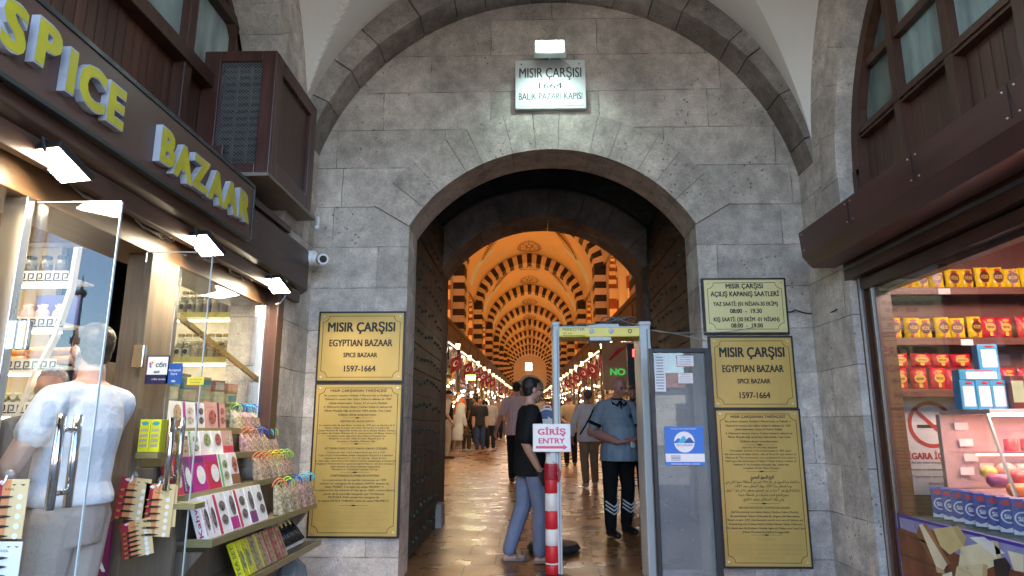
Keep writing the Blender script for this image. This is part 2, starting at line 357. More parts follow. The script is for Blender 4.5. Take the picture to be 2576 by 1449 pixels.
# ================================================================ the setting
M_STONE = stone_mat('ashlar_front', (.70, .61, .52), (.56, .49, .42), 'XZ', off=(.35, .12), dark=.74, mortar=.009)
M_STONE_S = stone_mat('ashlar_side', (.70, .62, .535), (.56, .50, .43), 'YZ', off=(.2, .12), bw=.9, dark=.74, mortar=.009)
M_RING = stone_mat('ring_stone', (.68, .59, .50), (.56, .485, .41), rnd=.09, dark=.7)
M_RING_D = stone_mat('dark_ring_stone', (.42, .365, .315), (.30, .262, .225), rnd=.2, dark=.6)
M_PAVE = stone_mat('street_paving', (.17, .155, .14), (.12, .115, .11), 'XY', bw=.6, rh=.4, rough=.7)
M_PLASTER = mat('vault_plaster', (.76, .73, .67), .85, var=.07, scale=1.2, bump=.15, bscale=18)
def floor_mat():
    m = bpy.data.materials.new('worn_marble'); m.use_nodes = True; nt = m.node_tree; b = nt.nodes['Principled BSDF']; N = nt.nodes.new
    tc = N('ShaderNodeTexCoord'); br = N('ShaderNodeTexBrick'); br.inputs['Scale'].default_value = 1; br.inputs['Brick Width'].default_value = .62; br.inputs['Row Height'].default_value = .42
    br.offset = .37; br.squash = 1.5; br.squash_frequency = 2; br.inputs['Mortar Size'].default_value = .009; br.inputs['Color1'].default_value = (0, 0, 0, 1); br.inputs['Color2'].default_value = (1, 1, 1, 1)
    lnk(nt, tc.outputs['Object'], br.inputs['Vector'])
    n = N('ShaderNodeTexNoise'); n.inputs['Scale'].default_value = 3; n.inputs['Detail'].default_value = 8; lnk(nt, tc.outputs['Object'], n.inputs['Vector'])
    r = N('ShaderNodeValToRGB'); r.color_ramp.elements[0].color = (.10, .047, .020, 1); r.color_ramp.elements[1].color = (.36, .165, .058, 1)
    ad = N('ShaderNodeMath'); ad.operation = 'MULTIPLY_ADD'; ad.inputs[1].default_value = .55; lnk(nt, br.outputs['Color'], ad.inputs[0])
    h = N('ShaderNodeMath'); h.operation = 'MULTIPLY'; h.inputs[1].default_value = .55; lnk(nt, n.outputs[0], h.inputs[0]); lnk(nt, h.outputs[0], ad.inputs[2]); lnk(nt, ad.outputs[0], r.inputs[0])
    mm = N('ShaderNodeMix'); mm.data_type = 'RGBA'; mm.inputs[7].default_value = (.03, .02, .014, 1); lnk(nt, br.outputs['Fac'], mm.inputs[0]); lnk(nt, r.outputs[0], mm.inputs[6]); lnk(nt, mm.outputs[2], b.inputs['Base Color'])
    rr = N('ShaderNodeMapRange'); rr.inputs[1].default_value = .3; rr.inputs[2].default_value = .7; rr.inputs[3].default_value = .2; rr.inputs[4].default_value = .42; lnk(nt, n.outputs[0], rr.inputs[0]); lnk(nt, rr.outputs[0], b.inputs['Roughness'])
    n2 = N('ShaderNodeTexNoise'); n2.inputs['Scale'].default_value = 2.2; n2.inputs['Detail'].default_value = 3; lnk(nt, tc.outputs['Object'], n2.inputs['Vector'])
    s = N('ShaderNodeMath'); s.operation = 'MULTIPLY_ADD'; s.inputs[1].default_value = -.35; lnk(nt, br.outputs['Fac'], s.inputs[0]); lnk(nt, n2.outputs[0], s.inputs[2])
    bw = N('ShaderNodeMath'); bw.operation = 'MULTIPLY_ADD'; bw.inputs[1].default_value = .18; lnk(nt, br.outputs['Color'], bw.inputs[0]); lnk(nt, s.outputs[0], bw.inputs[2])
    bp = N('ShaderNodeBump'); bp.inputs['Strength'].default_value = .13; bp.inputs['Distance'].default_value = .02; lnk(nt, bw.outputs[0], bp.inputs['Height']); lnk(nt, bp.outputs[0], b.inputs['Normal'])
    return m
M_FLOOR = floor_mat()
g = MB(); g.quad((-500, -500, -.012), (500, -500, -.012), (500, 500, -.012), (-500, 500, -.012)); tag(g.build('ground', M_PAVE), kind='structure')
g = MB(); y0 = 4.47; g.quad((-3.6, y0, -.004), (3.6, y0, -.004), (3.6, 104, floor_z(104)), (-3.6, 104, floor_z(104))); tag(g.build('floor', M_FLOOR), kind='structure')

def arc(c, r, a0, a1, n): return [(c[0] + r * math.sin(a0 + (a1 - a0) * i / n), c[1] + r * math.cos(a0 + (a1 - a0) * i / n)) for i in range(n + 1)]
def wedge_ring(mb, inner, outer, plane, y0, y1, cuts, gap=.004, sub=4, jit=.004):
    """stones of an arch between two curves inner(a) and outer(a); cuts are the angles of the joints"""
    for a, b in zip(cuts, cuts[1:]):
        g = gap / 2; A = [a + g + (b - a - 2 * g) * i / sub for i in range(sub + 1)]
        poly = [inner(t) for t in A] + [outer(t) for t in reversed(A)]
        mb.cr = random.random(); d = random.uniform(0, jit)
        mb.prism(poly, plane, y0 + (d if y0 < y1 else -d), y1)
def cuts(a0, a1, n, j=.25):
    r = [a0 + (a1 - a0) * i / n for i in range(n + 1)]
    for i in range(1, n): r[i] += random.uniform(-j, j) * (a1 - a0) / n
    return r

house = thing('bazaar_gatehouse', 'grey stone gatehouse with a deep round gate arch under a vaulted porch', 'building', (0, 6, 0))
H = lambda mb, name, m, **k: mb.build(name, m, house, loc=(0, -6, 0), **k)
GC = (.21, 2.39); GI, GE, GA = 1.565, 1.957, rad(58.8)
XL, XR = -1.13, 1.55
fw = MB()
e = arc(GC, GE + .010, -GA, GA, 40)
fw.prism([(-2.7, -.1), (XL, -.1), (XL, 3.2)] + e + [(XR, 3.2), (XR, -.1), (3.1, -.1), (3.1, 6.5), (-2.7, 6.5)], 'xz', 6.0, 6.45)
H(fw, 'wall', M_STONE)
ga = MB(); wedge_ring(ga, lambda t: (GC[0] + GI * math.sin(t), GC[1] + GI * math.cos(t)), lambda t: (GC[0] + GE * math.sin(t), GC[1] + GE * math.cos(t)), 'xz', 5.972, 6.46, cuts(-GA, GA, 13), sub=5, gap=.002)
H(ga, 'gate_arch', M_RING, bevel=.005)
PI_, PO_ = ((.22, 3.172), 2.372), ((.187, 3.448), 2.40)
def on_circle(cr, t, o=(.2, 3.3)):
    (cx, cz), r = cr; dx, dz = math.sin(t), math.cos(t); ex, ez = o[0] - cx, o[1] - cz
    b = ex * dx + ez * dz; q = -b + math.sqrt(b * b - (ex * ex + ez * ez - r * r)); return (o[0] + dx * q, o[1] + dz * q)
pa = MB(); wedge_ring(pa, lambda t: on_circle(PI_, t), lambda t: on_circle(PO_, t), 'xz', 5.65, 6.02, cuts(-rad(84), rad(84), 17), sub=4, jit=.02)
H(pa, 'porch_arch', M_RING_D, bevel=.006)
# side walls of the porch bay, each with one tall arch
for sx, x0, x1 in ((-1, -2.03, -2.42), (1, 2.54, 2.70)):
    sw = MB(); cut = arc((3.4, 3.35), 1.85, PI / 2, -PI / 2, 32)
    sw.prism([(.6, -.1), (.6, 6.4), (6.2, 6.4), (6.2, -.1), (5.25, -.1)] + cut + [(1.55, -.1)], 'yz', x0, x1)
    H(sw, 'side_wall', M_STONE_S)
    sr = MB(); wedge_ring(sr, lambda t: (3.4 + 1.845 * math.sin(t), 3.35 + 1.845 * math.cos(t)), lambda t: (3.4 + 2.14 * math.sin(t), 3.35 + 2.14 * math.cos(t)), 'yz', x0 - sx * .012, x1, cuts(-PI / 2, PI / 2, 15), sub=4)
    H(sr, 'side_arch', M_RING, bevel=.01)
# groin vault of plaster
va = MB(); n = 64
def vz(x, y):
    a = 3.448 + math.sqrt(max(0, 2.392 ** 2 - (x - .187) ** 2)); b = 3.70 + math.sqrt(max(0, 2.262 ** 2 - (y - 3.4) ** 2)); return max(a, b)
n = 120; _x = [.187 + 2.39 * math.sin(PI * (i / n - .5)) for i in range(n + 1)]; _y = [3.4 + 2.26 * math.sin(PI * (i / n - .5)) for i in range(n + 1)]
vs = [(x, y, vz(x, y)) for y in _y for x in _x]
va.add(vs, [(j * (n + 1) + i, j * (n + 1) + i + 1, (j + 1) * (n + 1) + i + 1, (j + 1) * (n + 1) + i) for j in range(n) for i in range(n)])
H(va, 'vault', M_PLASTER)
# street face of the porch, open to the square, and the roof
sf = MB(); a = arc((.2, 3.3), 2.3, -PI / 2, PI / 2, 40)
sf.prism([(-14, -.1), (-7.3, -.1)] + arc((-5.0, 3.3), 2.25, -PI / 2, PI / 2, 24) + [(-2.72, -.1), (-2.1, -.1)] + a + [(2.5, -.1), (14, -.1), (14, 8.5), (-14, 8.5)], 'xz', .45, .72)
H(sf, 'street_wall', M_STONE)
rf = MB(); rf.bx(-14, 14, .5, 6.3, 6.45, 6.7); rf.bx(-14, -6, .6, 6.3, -.1, 6.45); rf.bx(6, 14, .6, 6.3, -.1, 6.45); H(rf, 'roof', M_RING_D)
# passage behind the gate
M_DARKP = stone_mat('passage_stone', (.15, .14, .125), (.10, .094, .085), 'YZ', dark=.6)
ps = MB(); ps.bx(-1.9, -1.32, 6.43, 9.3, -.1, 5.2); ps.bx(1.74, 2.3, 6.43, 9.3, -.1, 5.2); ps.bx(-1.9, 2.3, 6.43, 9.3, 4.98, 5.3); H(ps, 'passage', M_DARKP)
IC, IR, IE, IA = (.175, 2.6), 1.63, 2.02, rad(57.5)
iw = MB(); e = arc(IC, IE + .003, -IA, IA, 36)
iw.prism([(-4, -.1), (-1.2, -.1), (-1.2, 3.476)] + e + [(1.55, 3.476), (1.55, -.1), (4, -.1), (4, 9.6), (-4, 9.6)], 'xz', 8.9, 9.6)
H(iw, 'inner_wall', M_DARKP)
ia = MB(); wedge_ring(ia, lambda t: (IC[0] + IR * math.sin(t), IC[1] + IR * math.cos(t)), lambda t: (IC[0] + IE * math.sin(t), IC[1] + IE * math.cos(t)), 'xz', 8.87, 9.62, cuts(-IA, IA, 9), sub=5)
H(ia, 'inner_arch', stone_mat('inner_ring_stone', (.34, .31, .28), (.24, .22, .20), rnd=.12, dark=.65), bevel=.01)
cb = MB(); cb.tube([(IC[0] + (IE + .02) * math.sin(t), 8.86, IC[1] + (IE + .02) * math.cos(t)) for t in [-rad(62) + rad(124) * i / 30 for i in range(31)]], .018, 6)
tag(cb.build('power_cable', mat('black_cable', (.015, .015, .015), .6)), 'black cable running along the top of the dark inner arch', 'cable')

# ---------------------------------------------------------------- gate leaves, iron clad with rows of studs
M_IRON = mat('gate_iron', (.009, .012, .010), .65, .0, .35, 4, .35, 14, rnd=.2)
M_STUD = mat('stud_iron', (.03, .06, .055), .42, .3, .3, 20)
def gate_leaf(x, side, label):
    t = thing('gate_leaf', label, 'gate', (x, 6.48, floor_z(6.5)))
    p = MB()
    for k in range(15):
        p.cr = random.random(); z = .05 + k * .26; p.box((-side * .05 + side * .012 * random.random(), 1.16, z + .13), (.1, 2.3, .256))
    p.build('iron_cladding', M_IRON, t, bevel=.004)
    s = MB()
    for k in range(14):
        for j in range(9):
            y = .14 + j * .245 + random.uniform(-.03, .03); z = .20 + k * .26 + random.uniform(-.025, .025) - .02 * math.sin(j)
            s.lathe([(.022, 0), (.018, .012), (.0, .03)], (side * .012, y, z), 6, 'X') if side > 0 else s.lathe([(.022, 0), (.018, -.012), (.0, -.03)], (side * .012, y, z), 6, 'X')
    s.build('studs', M_STUD, t)
    for z in (.35, 1.9, 3.3): h = MB(); h.box((side * .006, 1.1, z), (.02, 2.2, .07)); h.build('hinge_strap', M_IRON, t)
gate_leaf(-1.18, 1, 'dark iron gate leaf with rows of studs, folded back on the left')
gate_leaf(1.60, -1, 'dark iron gate leaf with rows of studs, folded back behind the framed glass panel')
# stone kerb at the foot of the left leaf
k = MB(); k.prism([(-1.32, -.1), (-1.08, -.1), (-1.10, .42), (-1.32, .42)], 'xz', 8.55, 8.88); H(k, 'kerb_stone', M_RING, bevel=.02)
# ================================================================ the long vaulted hall
HY0, HY1, BAY, NB = 7.72, 103.0, 8.7, 10
HK = 1.25                                    # the hall is drawn for a 5.4 m span and then built a quarter larger
RIBS = [14.7 + BAY * i for i in range(NB)]
M_HALL = mat('hall_plaster', (.72, .60, .42), .8, var=.06, scale=.8)
M_HALLW = mat('hall_daylight_paint', (.60, .80, .96), .7, var=.04)  # bluish colour, reads as daylight under the orange lamps
M_CREAM = mat('cream_stripe', (.70, .58, .42), .7, var=.1, rnd=.12)
M_BLACK = mat('dark_stripe', (.022, .013, .010), .6, var=.5, scale=5, rnd=.3)
M_RED = mat('brick_red_stripe', (.20, .055, .025), .7, var=.2, rnd=.2)
M_MOTIF = mat('painted_motif', (.17, .09, .04), .8)
M_HWOOD = wood_mat('hall_wood', (.055, .026, .012), (.12, .06, .028), 'Y', .45)
hall = thing('bazaar_hall', 'long vaulted market hall with black and cream striped arches in orange light', 'building', (0, 12, floor_z(12)))
def big(p):
    h = p[2] - SL * p[1] + .16; return (p[0] * HK, p[1] * HK, SL * p[1] * HK - .16 + 1.51 + (h - 1.51) * HK)
def HB(mb, name, m, **k):
    mb.v = [big(q) for q in mb.v]; return mb.build(name, m, hall, loc=(0, -12, -floor_z(12)), **k)
def hz(h, y): return h + SL * y - .16
def prof(t): return .90 * math.sqrt(max(0, 1 - t * t)) + .10 * (1 - abs(t)) ** 1.0
HS = 2.62
def shell(x, y):
    u = ((y - RIBS[0]) / BAY) % 1.0
    return hz(6.3 + (2.42 + .34 * math.sin(PI * u)) * prof(min(1, abs(x) / HS)), y)
xs = [HS * math.sin(PI / 2 * (-1 + 2 * i / 36)) for i in range(37)]
ys = [HY0 + (HY1 - HY0) * j / 150 for j in range(151)]
v = MB(); v.add([(x, y, shell(x, y)) for y in ys for x in xs], [(j * 37 + i, j * 37 + i + 1, (j + 1) * 37 + i + 1, (j + 1) * 37 + i) for j in range(150) for i in range(36)])
HB(v, 'vault', M_HALL, smooth=True)
rf = MB(); rf.add([(-4.2, HY0, hz(9.6, HY0)), (4.2, HY0, hz(9.6, HY0)), (4.2, HY1 + .5, hz(9.6, HY1)), (-4.2, HY1 + .5, hz(9.6, HY1))], [(0, 1, 2, 3)])
for s in (-1, 1): rf.add([(s * 4.2, HY0, -.2), (s * 4.2, HY1, 2), (s * 4.2, HY1, hz(9.6, HY1)), (s * 4.2, HY0, hz(9.6, HY0))], [(0, 1, 2, 3)])
HB(rf, 'roof', M_DARKP)
RH = 2.30
def rin(t): return (RH * math.sin(t), 6.16 + 2.10 * prof(abs(math.sin(t))))
def rout(t): return ((RH + .34) * math.sin(t), 6.22 + 2.50 * prof(abs(math.sin(t))))
for i, y in enumerate(RIBS):
    r = MB(); A = [-PI / 2 + PI * k / 33 for k in range(34)]; dz = SL * y - .16
    for k, (a, b) in enumerate(zip(A, A[1:])):
        r.cm = k % 2; r.cr = random.random(); p = [rin(a), rin((a + b) / 2), rin(b), rout(b), rout((a + b) / 2), rout(a)]
        r.prism([(q[0], q[1] + dz) for q in p], 'xz', y - .42, y + .42)
    for s in (-1, 1):
        for k in range(10):
            r.cm = (k + 1) % 2; r.cr = random.random(); z = hz(3.80 + k * .237, y); r.bx(s * RH, s * 2.72, y - .42, y + .42, z, z + .237)
    HB(r, 'striped_rib', [M_BLACK, M_CREAM])
# side walls with lit pointed niches
def niche(yc, w=1.12, z0=3.9, zs=5.3, top=6.45, n=10):
    pts = [(yc + w, z0)]
    for k in range(n + 1):
        t = k / n; pts.append((yc + w * (1 - t ** 1.6), zs + (top - zs) * math.sin(t * PI / 2) ** 1.0))
    for k in range(n - 1, -1, -1):
        t = k / n; pts.append((yc - w * (1 - t ** 1.6), zs + (top - zs) * math.sin(t * PI / 2)))
    pts.append((yc - w, z0)); return pts
NICHES = [RIBS[0] + BAY * b + o for b in range(-1, NB) for o in (2.3, 6.4) if HY0 + 2.4 < RIBS[0] + BAY * b + o < HY1 - 1]
M_SCREEN = wood_mat('niche_screen', (.05, .018, .010), (.12, .04, .02), 'Z', .5, .16, 'Y')
for s in (-1, 1):
    w_ = MB(); x = s * 2.70
    loops = [[Vector((HY0, -.2, 0)), Vector((HY1, 3.2, 0)), Vector((HY1, hz(7.4, HY1), 0)), Vector((HY0, hz(7.4, HY0), 0))]] + [[Vector((p[0], hz(p[1], p[0]), 0)) for p in reversed(niche(c))] for c in NICHES]
    flat = [p for l in loops for p in l]; w_.add([(x, p.x, p.y) for p in flat], tessellate_polygon(loops))
    for c in NICHES:
        q = niche(c)
        for a, b in zip(q, q[1:] + q[:1]): w_.quad((x, a[0], hz(a[1], a[0])), (x, b[0], hz(b[1], b[0])), (x + s * .62, b[0], hz(b[1], b[0])), (x + s * .62, a[0], hz(a[1], a[0])))
    HB(w_, 'side_wall', M_HALL)
    sc_ = MB(); sc_.add([(s * 3.32, HY0, hz(4, HY0)), (s * 3.32, HY1, hz(4, HY1)), (s * 3.32, HY1, hz(6.6, HY1)), (s * 3.32, HY0, hz(6.6, HY0))], [(0, 1, 2, 3)]); HB(sc_, 'wooden_screen', M_SCREEN)
    for c in NICHES:
        st = MB(); q = niche(c)[1:-1]; q2 = niche(c, 1.12 - .19, 3.9, 5.3, 6.45 - .22)[1:-1]
        sl = [(niche(c)[0], q[0], (c + .93, 3.9), q2[0]), (q[-1], niche(c)[-1], q2[-1], (c - .93, 3.9))]
        for a, b, a2, b2 in sl:
            for k in range(4):
                f = lambda p, r, t: (p[0] + (r[0] - p[0]) * t, p[1] + (r[1] - p[1]) * t); st.cm = k % 2; st.cr = random.random()
                P4 = [f(a, b, k / 4), f(a, b, k / 4 + .25), f(a2, b2, k / 4 + .25), f(a2, b2, k / 4)]
                st.prism([(p[0], hz(p[1], p[0])) for p in P4], 'yz', x - s * .02, x + s * .5)
        for k in range(len(q) - 1):
            st.cm = k % 2; st.cr = random.random(); st.prism([(p[0], hz(p[1], p[0])) for p in (q[k], q[k + 1], q2[k + 1], q2[k])], 'yz', x - s * .02, x + s * .5)
        HB(st, 'striped_niche', [M_RED, M_CREAM])
        lamp('niche_light', 'AREA', big((s * 2.98, c, hz(4.0, c))), 7, (1, .33, .045), .3, 1.7, big((s * 2.9, c, hz(9, c))))
# bands whose colour imitates daylight on the haunches, and painted motifs
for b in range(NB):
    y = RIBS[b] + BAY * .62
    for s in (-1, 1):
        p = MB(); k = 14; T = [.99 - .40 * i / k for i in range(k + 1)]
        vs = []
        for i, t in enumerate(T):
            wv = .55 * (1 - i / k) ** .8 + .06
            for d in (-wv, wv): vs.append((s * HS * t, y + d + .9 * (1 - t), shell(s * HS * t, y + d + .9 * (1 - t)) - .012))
        p.add(vs, [(2 * i, 2 * i + 1, 2 * i + 3, 2 * i + 2) for i in range(k)]); HB(p, 'painted_daylight_band', M_HALLW)
    m = MB()
    def dot(x, yy): return (x, yy, shell(x, yy) - .014)
    def stroke(pts, wd):
        for (x0, y0), (x1, y1) in zip(pts, pts[1:]):
            dx, dy = x1 - x0, y1 - y0; l = math.hypot(dx, dy) + 1e-6; nx, ny = -dy / l * wd, dx / l * wd
            m.quad(dot(x0 + nx, y0 + ny), dot(x1 + nx, y1 + ny), dot(x1 - nx, y1 - ny), dot(x0 - nx, y0 - ny))
    for yc in (RIBS[b] + BAY * .5, RIBS[b] + BAY * .84):
        for rx, ry, wd in ((.52, .72, .022), (.44, .60, .016), (.15, .20, .03)):
            stroke([(rx * math.sin(2 * PI * i / 28), yc + ry * math.cos(2 * PI * i / 28)) for i in range(29)], wd)
        for i in range(8):
            a = 2 * PI * i / 8; stroke([(.15 * math.sin(a), yc + .20 * math.cos(a)), (.26 * math.sin(a + .25), yc + .36 * math.cos(a + .25)), (.42 * math.sin(a), yc + .57 * math.cos(a))], .017)
        for i in range(20):
            a = 2 * PI * i / 20; stroke([(.55 * math.sin(a), yc + .76 * math.cos(a)), (.60 * math.sin(a + .1), yc + .84 * math.cos(a + .1))], .016)
    yc = RIBS[b] + BAY * .5
    for s in (-1, 1):
        for i in range(16):
            t = i / 15; x = s * (.85 + 1.15 * t); yy = yc - 1.2 + 2.2 * t
            for q in (-1, 1):
                l = .42 * (1 - t) + .1; stroke([(x, yy), (x + s * .06 + q * .10 * l * 2, yy + q * l * .9), (x + s * .16, yy + q * l * 1.5)], .034)
        for q in (-.16, .16): stroke([(s * (.9 + 1.2 * i / 12), yc - 1.1 + 2.4 * i / 12 + q * 3 * math.sin(i / 12 * PI)) for i in range(13)], .018)
    HB(m, 'painted_motif', M_MOTIF)
# end wall with a high window and a tall dark doorway
ew = MB(); zb = SL * HY1 - .16
loops = [[Vector((-3.4, zb - 1, 0)), Vector((3.4, zb - 1, 0)), Vector((3.4, zb + 9.6, 0)), Vector((-3.4, zb + 9.6, 0))],
         [Vector((-.72, zb + 6.35, 0)), Vector((-.72, zb + 7.6, 0)), Vector((.32, zb + 7.6, 0)), Vector((.32, zb + 6.35, 0))],
         [Vector((p[0], zb + p[1], 0)) for p in [(-2.1, 0)] + [(-.0 + 2.1 * math.sin(-PI / 2 + PI * i / 16), 3.6 + 2.2 * math.cos(-PI / 2 + PI * i / 16)) for i in range(17)] + [(2.1, 0)]]]
ew.add([(p.x, HY1, p.y) for l in loops for p in l], tessellate_polygon(loops)); HB(ew, 'end_wall', M_HALL)
dk = MB(); dk.bx(-2.3, 2.3, HY1 + .6, HY1 + .7, zb - 1, zb + 6); HB(dk, 'dark_doorway', mat('painted_deep_shadow', (.02, .014, .01), .8))  # near-black panel, the doorway's deep shadow put into its colour
wf = MB()
for x in (-.74, -.2, .34): wf.bx(x - .04, x + .04, HY1 - .06, HY1 + .06, zb + 6.3, zb + 7.65)
for z in (6.33, 6.97, 7.62): wf.bx(-.74, .34, HY1 - .055, HY1 + .055, zb + z - .035, zb + z + .035)
fr = HB(wf, 'window', mat('window_iron', (.03, .03, .03), .5))
# uplights hidden on top of the shop cornices
for i in range(NB + 1):
    y = RIBS[0] + BAY * (i - .5)
    if i == 0: y = 10.6
    for s in (-1, 1):
        lamp('cornice_uplight', 'AREA', big((s * 2.42, y, hz(3.95, y))), 10.5 if i else 3.2, (1, .38, .07), .15, BAY if i else 4, big((s * 1.3, y, hz(9, y))))
# ================================================================ things on and before the gate wall
M_BRASS = mat('brass_plate', (.53, .35, .09), .42, .25, .17, 2.2, stretch=(1, 1, .6))
M_BRASS2 = mat('pale_brass_plate', (.70, .60, .27), .45, .15, .06, 2)
M_INK = mat('black_ink', (.012, .010, .008), .6)
M_INKF = mat('faded_ink', (.42, .28, .08), .6)
M_BLK = mat('black_frame', (.012, .012, .012), .45)
M_SCREW = mat('screw_steel', (.55, .5, .4), .35, .9)
# Arabic letters joined by hand: base letter -> first presentation form
_AR = {'ا': (0xFE8D, 2), 'ب': (0xFE8F, 4), 'ت': (0xFE95, 4), 'ث': (0xFE99, 4), 'ج': (0xFE9D, 4), 'ح': (0xFEA1, 4), 'خ': (0xFEA5, 4), 'د': (0xFEA9, 2), 'ذ': (0xFEAB, 2), 'ر': (0xFEAD, 2), 'ز': (0xFEAF, 2), 'س': (0xFEB1, 4), 'ش': (0xFEB5, 4), 'ص': (0xFEB9, 4), 'ض': (0xFEBD, 4), 'ط': (0xFEC1, 4), 'ظ': (0xFEC5, 4), 'ع': (0xFEC9, 4), 'غ': (0xFECD, 4), 'ف': (0xFED1, 4), 'ق': (0xFED5, 4), 'ك': (0xFED9, 4), 'ل': (0xFEDD, 4), 'م': (0xFEE1, 4), 'ن': (0xFEE5, 4), 'ه': (0xFEE9, 4), 'و': (0xFEED, 2), 'ي': (0xFEF1, 4), 'ة': (0xFE93, 2), 'ى': (0xFEEF, 2), 'أ': (0xFE83, 2)}
def arabic(s):
    o = []
    for i, c in enumerate(s):
        if c not in _AR: o.append(c); continue
        b, k = _AR[c]; p = i > 0 and s[i - 1] in _AR and _AR[s[i - 1]][1] == 4; n = i + 1 < len(s) and s[i + 1] in _AR and k == 4
        o.append(chr(b + (0 if not p and not n else 1 if p and not n else 2 if n and not p else 3)))
    return ''.join(reversed(o))
def plaque(label, x0, x1, z0, z1, lines, m, Y=5.99, rules=(), faded=(), group=None):
    """a brass plate in a black frame: each line is (words, height down the plate, capital height, width) in shares of the plate"""
    cx, cz, W, Hh = (x0 + x1) / 2, (z0 + z1) / 2, x1 - x0, z1 - z0
    t = thing('brass_plaque', label, 'plaque', (cx, Y, z0), 0, group)
    f = MB(); f.bx(-W / 2 - .018, W / 2 + .018, -.028, .012, -.018, Hh + .018); f.build('frame', M_BLK, t, bevel=.003)
    p = MB(); p.bx(-W / 2, W / 2, -.034, -.026, 0, Hh); p.build('plate', m, t, bevel=.002)
    y = -.0362; b = MB(); q = .028; r = .055
    cor = []
    for (sx, sz, a0) in ((-1, -1, 0), (1, -1, -PI / 2), (1, 1, PI), (-1, 1, PI / 2)):
        ox, oz = sx * (W / 2 - q), Hh / 2 + sz * (Hh / 2 - q)
        for i in range(6):
            a = a0 + (PI / 2) * i / 5; cor.append((ox + r * math.sin(a), oz + r * math.cos(a)))
    # outline with hollow corners
    for k in range(len(cor)):
        (ax, az), (bx_, bz) = cor[k], cor[(k + 1) % len(cor)]; d = math.hypot(bx_ - ax, bz - az) + 1e-9; nx, nz = -(bz - az) / d * .0022, (bx_ - ax) / d * .0022
        b.quad((ax + nx, y, az + nz), (bx_ + nx, y, bz + nz), (bx_ - nx, y, bz - nz), (ax - nx, y, az - nz))
    b.build('border', M_INK, t)
    s = MB()
    for sx in (-1, 1):
        for z in (.03, Hh - .03): s.lathe([(.011, 0), (.009, -.006), (0, -.008)], (sx * (W / 2 - .03), -.034, z), 10, 'Y')
    s.build('screws', M_SCREW, t)
    L_ = MB()
    for ln in lines:
        tx, fy, fh, fw_ = ln[:4]; L_.text(tx, (0, y, Hh * (1 - fy)), fh * Hh, fw_ * W, bold=ln[4] if len(ln) > 4 else .0)
    for fy in rules:
        z = Hh * (1 - fy); L_.quad((-.13, y, z - .001), (.13, y, z - .001), (.13, y, z + .001), (-.13, y, z + .001)); L_.quad((-.03, y, z), (0, y, z - .006), (.03, y, z), (0, y, z + .006))
    L_.build('lettering', M_INK, t, fix=False)
    if faded:
        L_ = MB()
        for tx, fy, fh, fw_ in faded: L_.text(tx, (0, y, Hh * (1 - fy)), fh * Hh, fw_ * W)
        L_.build('faded_lettering', M_INKF, t, fix=False)
    return t
BIG = [('MISIR ÇARŞISI', .205, .145, .80, .03), ('EGYPTIAN BAZAAR', .445, .105, .75, .026), ('SPICE BAZAAR', .625, .07, .40, .026), ('1597-1664', .825, .09, .37, .026)]
TR = ["Bu çarşının inşasına, Padişah 3 Murat'ın Eşi ve Padişah 3.", "Mehmet'in annesi olan Safiye Sultan'ın talimatı ile 1597", "yılında başlanmıştır. İnşaat, 67 yıl sonra, Padişah", "4. Mehmet'in Annesi Hatice Turhan Sultan'ın talimatı ile", "Mimar Mustafa Ağa tarafından 1664 yılında, Yeni Camii", "Külliyesi olarak tamamlanmıştır."]
ES = ["La construcción de este Bazar se inicia en 1597 por un decreto de la", "Sultana Safiye, la mujer del Sultán Murat III y la madre del", "Sultán Mehmet III. Siguiendo el decreto de la Sultana Hadice Turhan,", "la madre del Sultán Mehmet IV, la construcción del Bazar como un", "complejo social adyacente de la Nueva Mezquita fue", "finalizada en el año 1664, 67 años después por el", "Arquitecto Sedefhar Mehmet Ağa."]
RU = ["Строительство этого рынка было начато в 1597", "году по распоряжению жены падишаха Мурата 3 и матери", "падишаха Мехмета 3 - Сафие Султан. Через 67 лет,", "в 1664 году, строительство объекта было завершено в качестве", "медресе Новой мечети архитектором Мустафой Ага, который", "действовал по указу матери падишаха", "Мехмета 4 - Хатидже Турхан Султан."]
FRN = ["La construction de ce marché commença en 1597", "suivant Les consignes de la sultane SAFIYA, femme du", "sultan MURAT 3 et mère du sultan MEHMET 3.", "La construction fut achevée 67 ans après 1664, comme faisant", "partie de la nouvelle mosquée, par l'architecte", "MUSTAFA AGA suivant les consignes de", "la sultane HATICE TURHAN, mère du sultan MEHMET 4."]
EN = ["This bazaar started to be constructed in 1597 upon", "the instruction of Safiye Sultan, wife of Murat III, and mother of", "Mehmet III. The construction was completed 67 years later in", "1664 upon the instruction of Hatice Turhan Sultan, mother of", "Mehmet IV, by Architect Mustafa Aga, within the", "complex of the New Mosque."]
DE = ["Auf Anweisung von Safiye Sultan, Ehefrau Sultan Murads", "III. und Mutter Sultan Mehmeds III., begann der Bau dieses", "Basars im Jahr 1597. Das Bauwerk wurde erst nach 67 Jahren, auf", "Anordnung von Turhan Hatice Sultan, Mutter Sultan Mehmeds", "IV., durch den Architekten Mustafa Agha als Külliye zum Yeni Cami", "(Neue Moschee-Komplex) fertiggestellt."]
def rows(ls, ys, ws, h=.0125): return [(l, y, h, w, .014) for l, y, w in zip(ls, ys, ws)]
PY = 5.96
def wx(x, y): return at(x, y, Y=PY).x
def wz(x, y): return at(x, y, Y=PY).z
lx0, lx1 = wx(808, 787), wx(1016, 787)
plaque('square brass plaque in a black frame topping the pair left of the gate', lx0, lx1, wz(900, 957), wz(900, 788), BIG, M_BRASS)
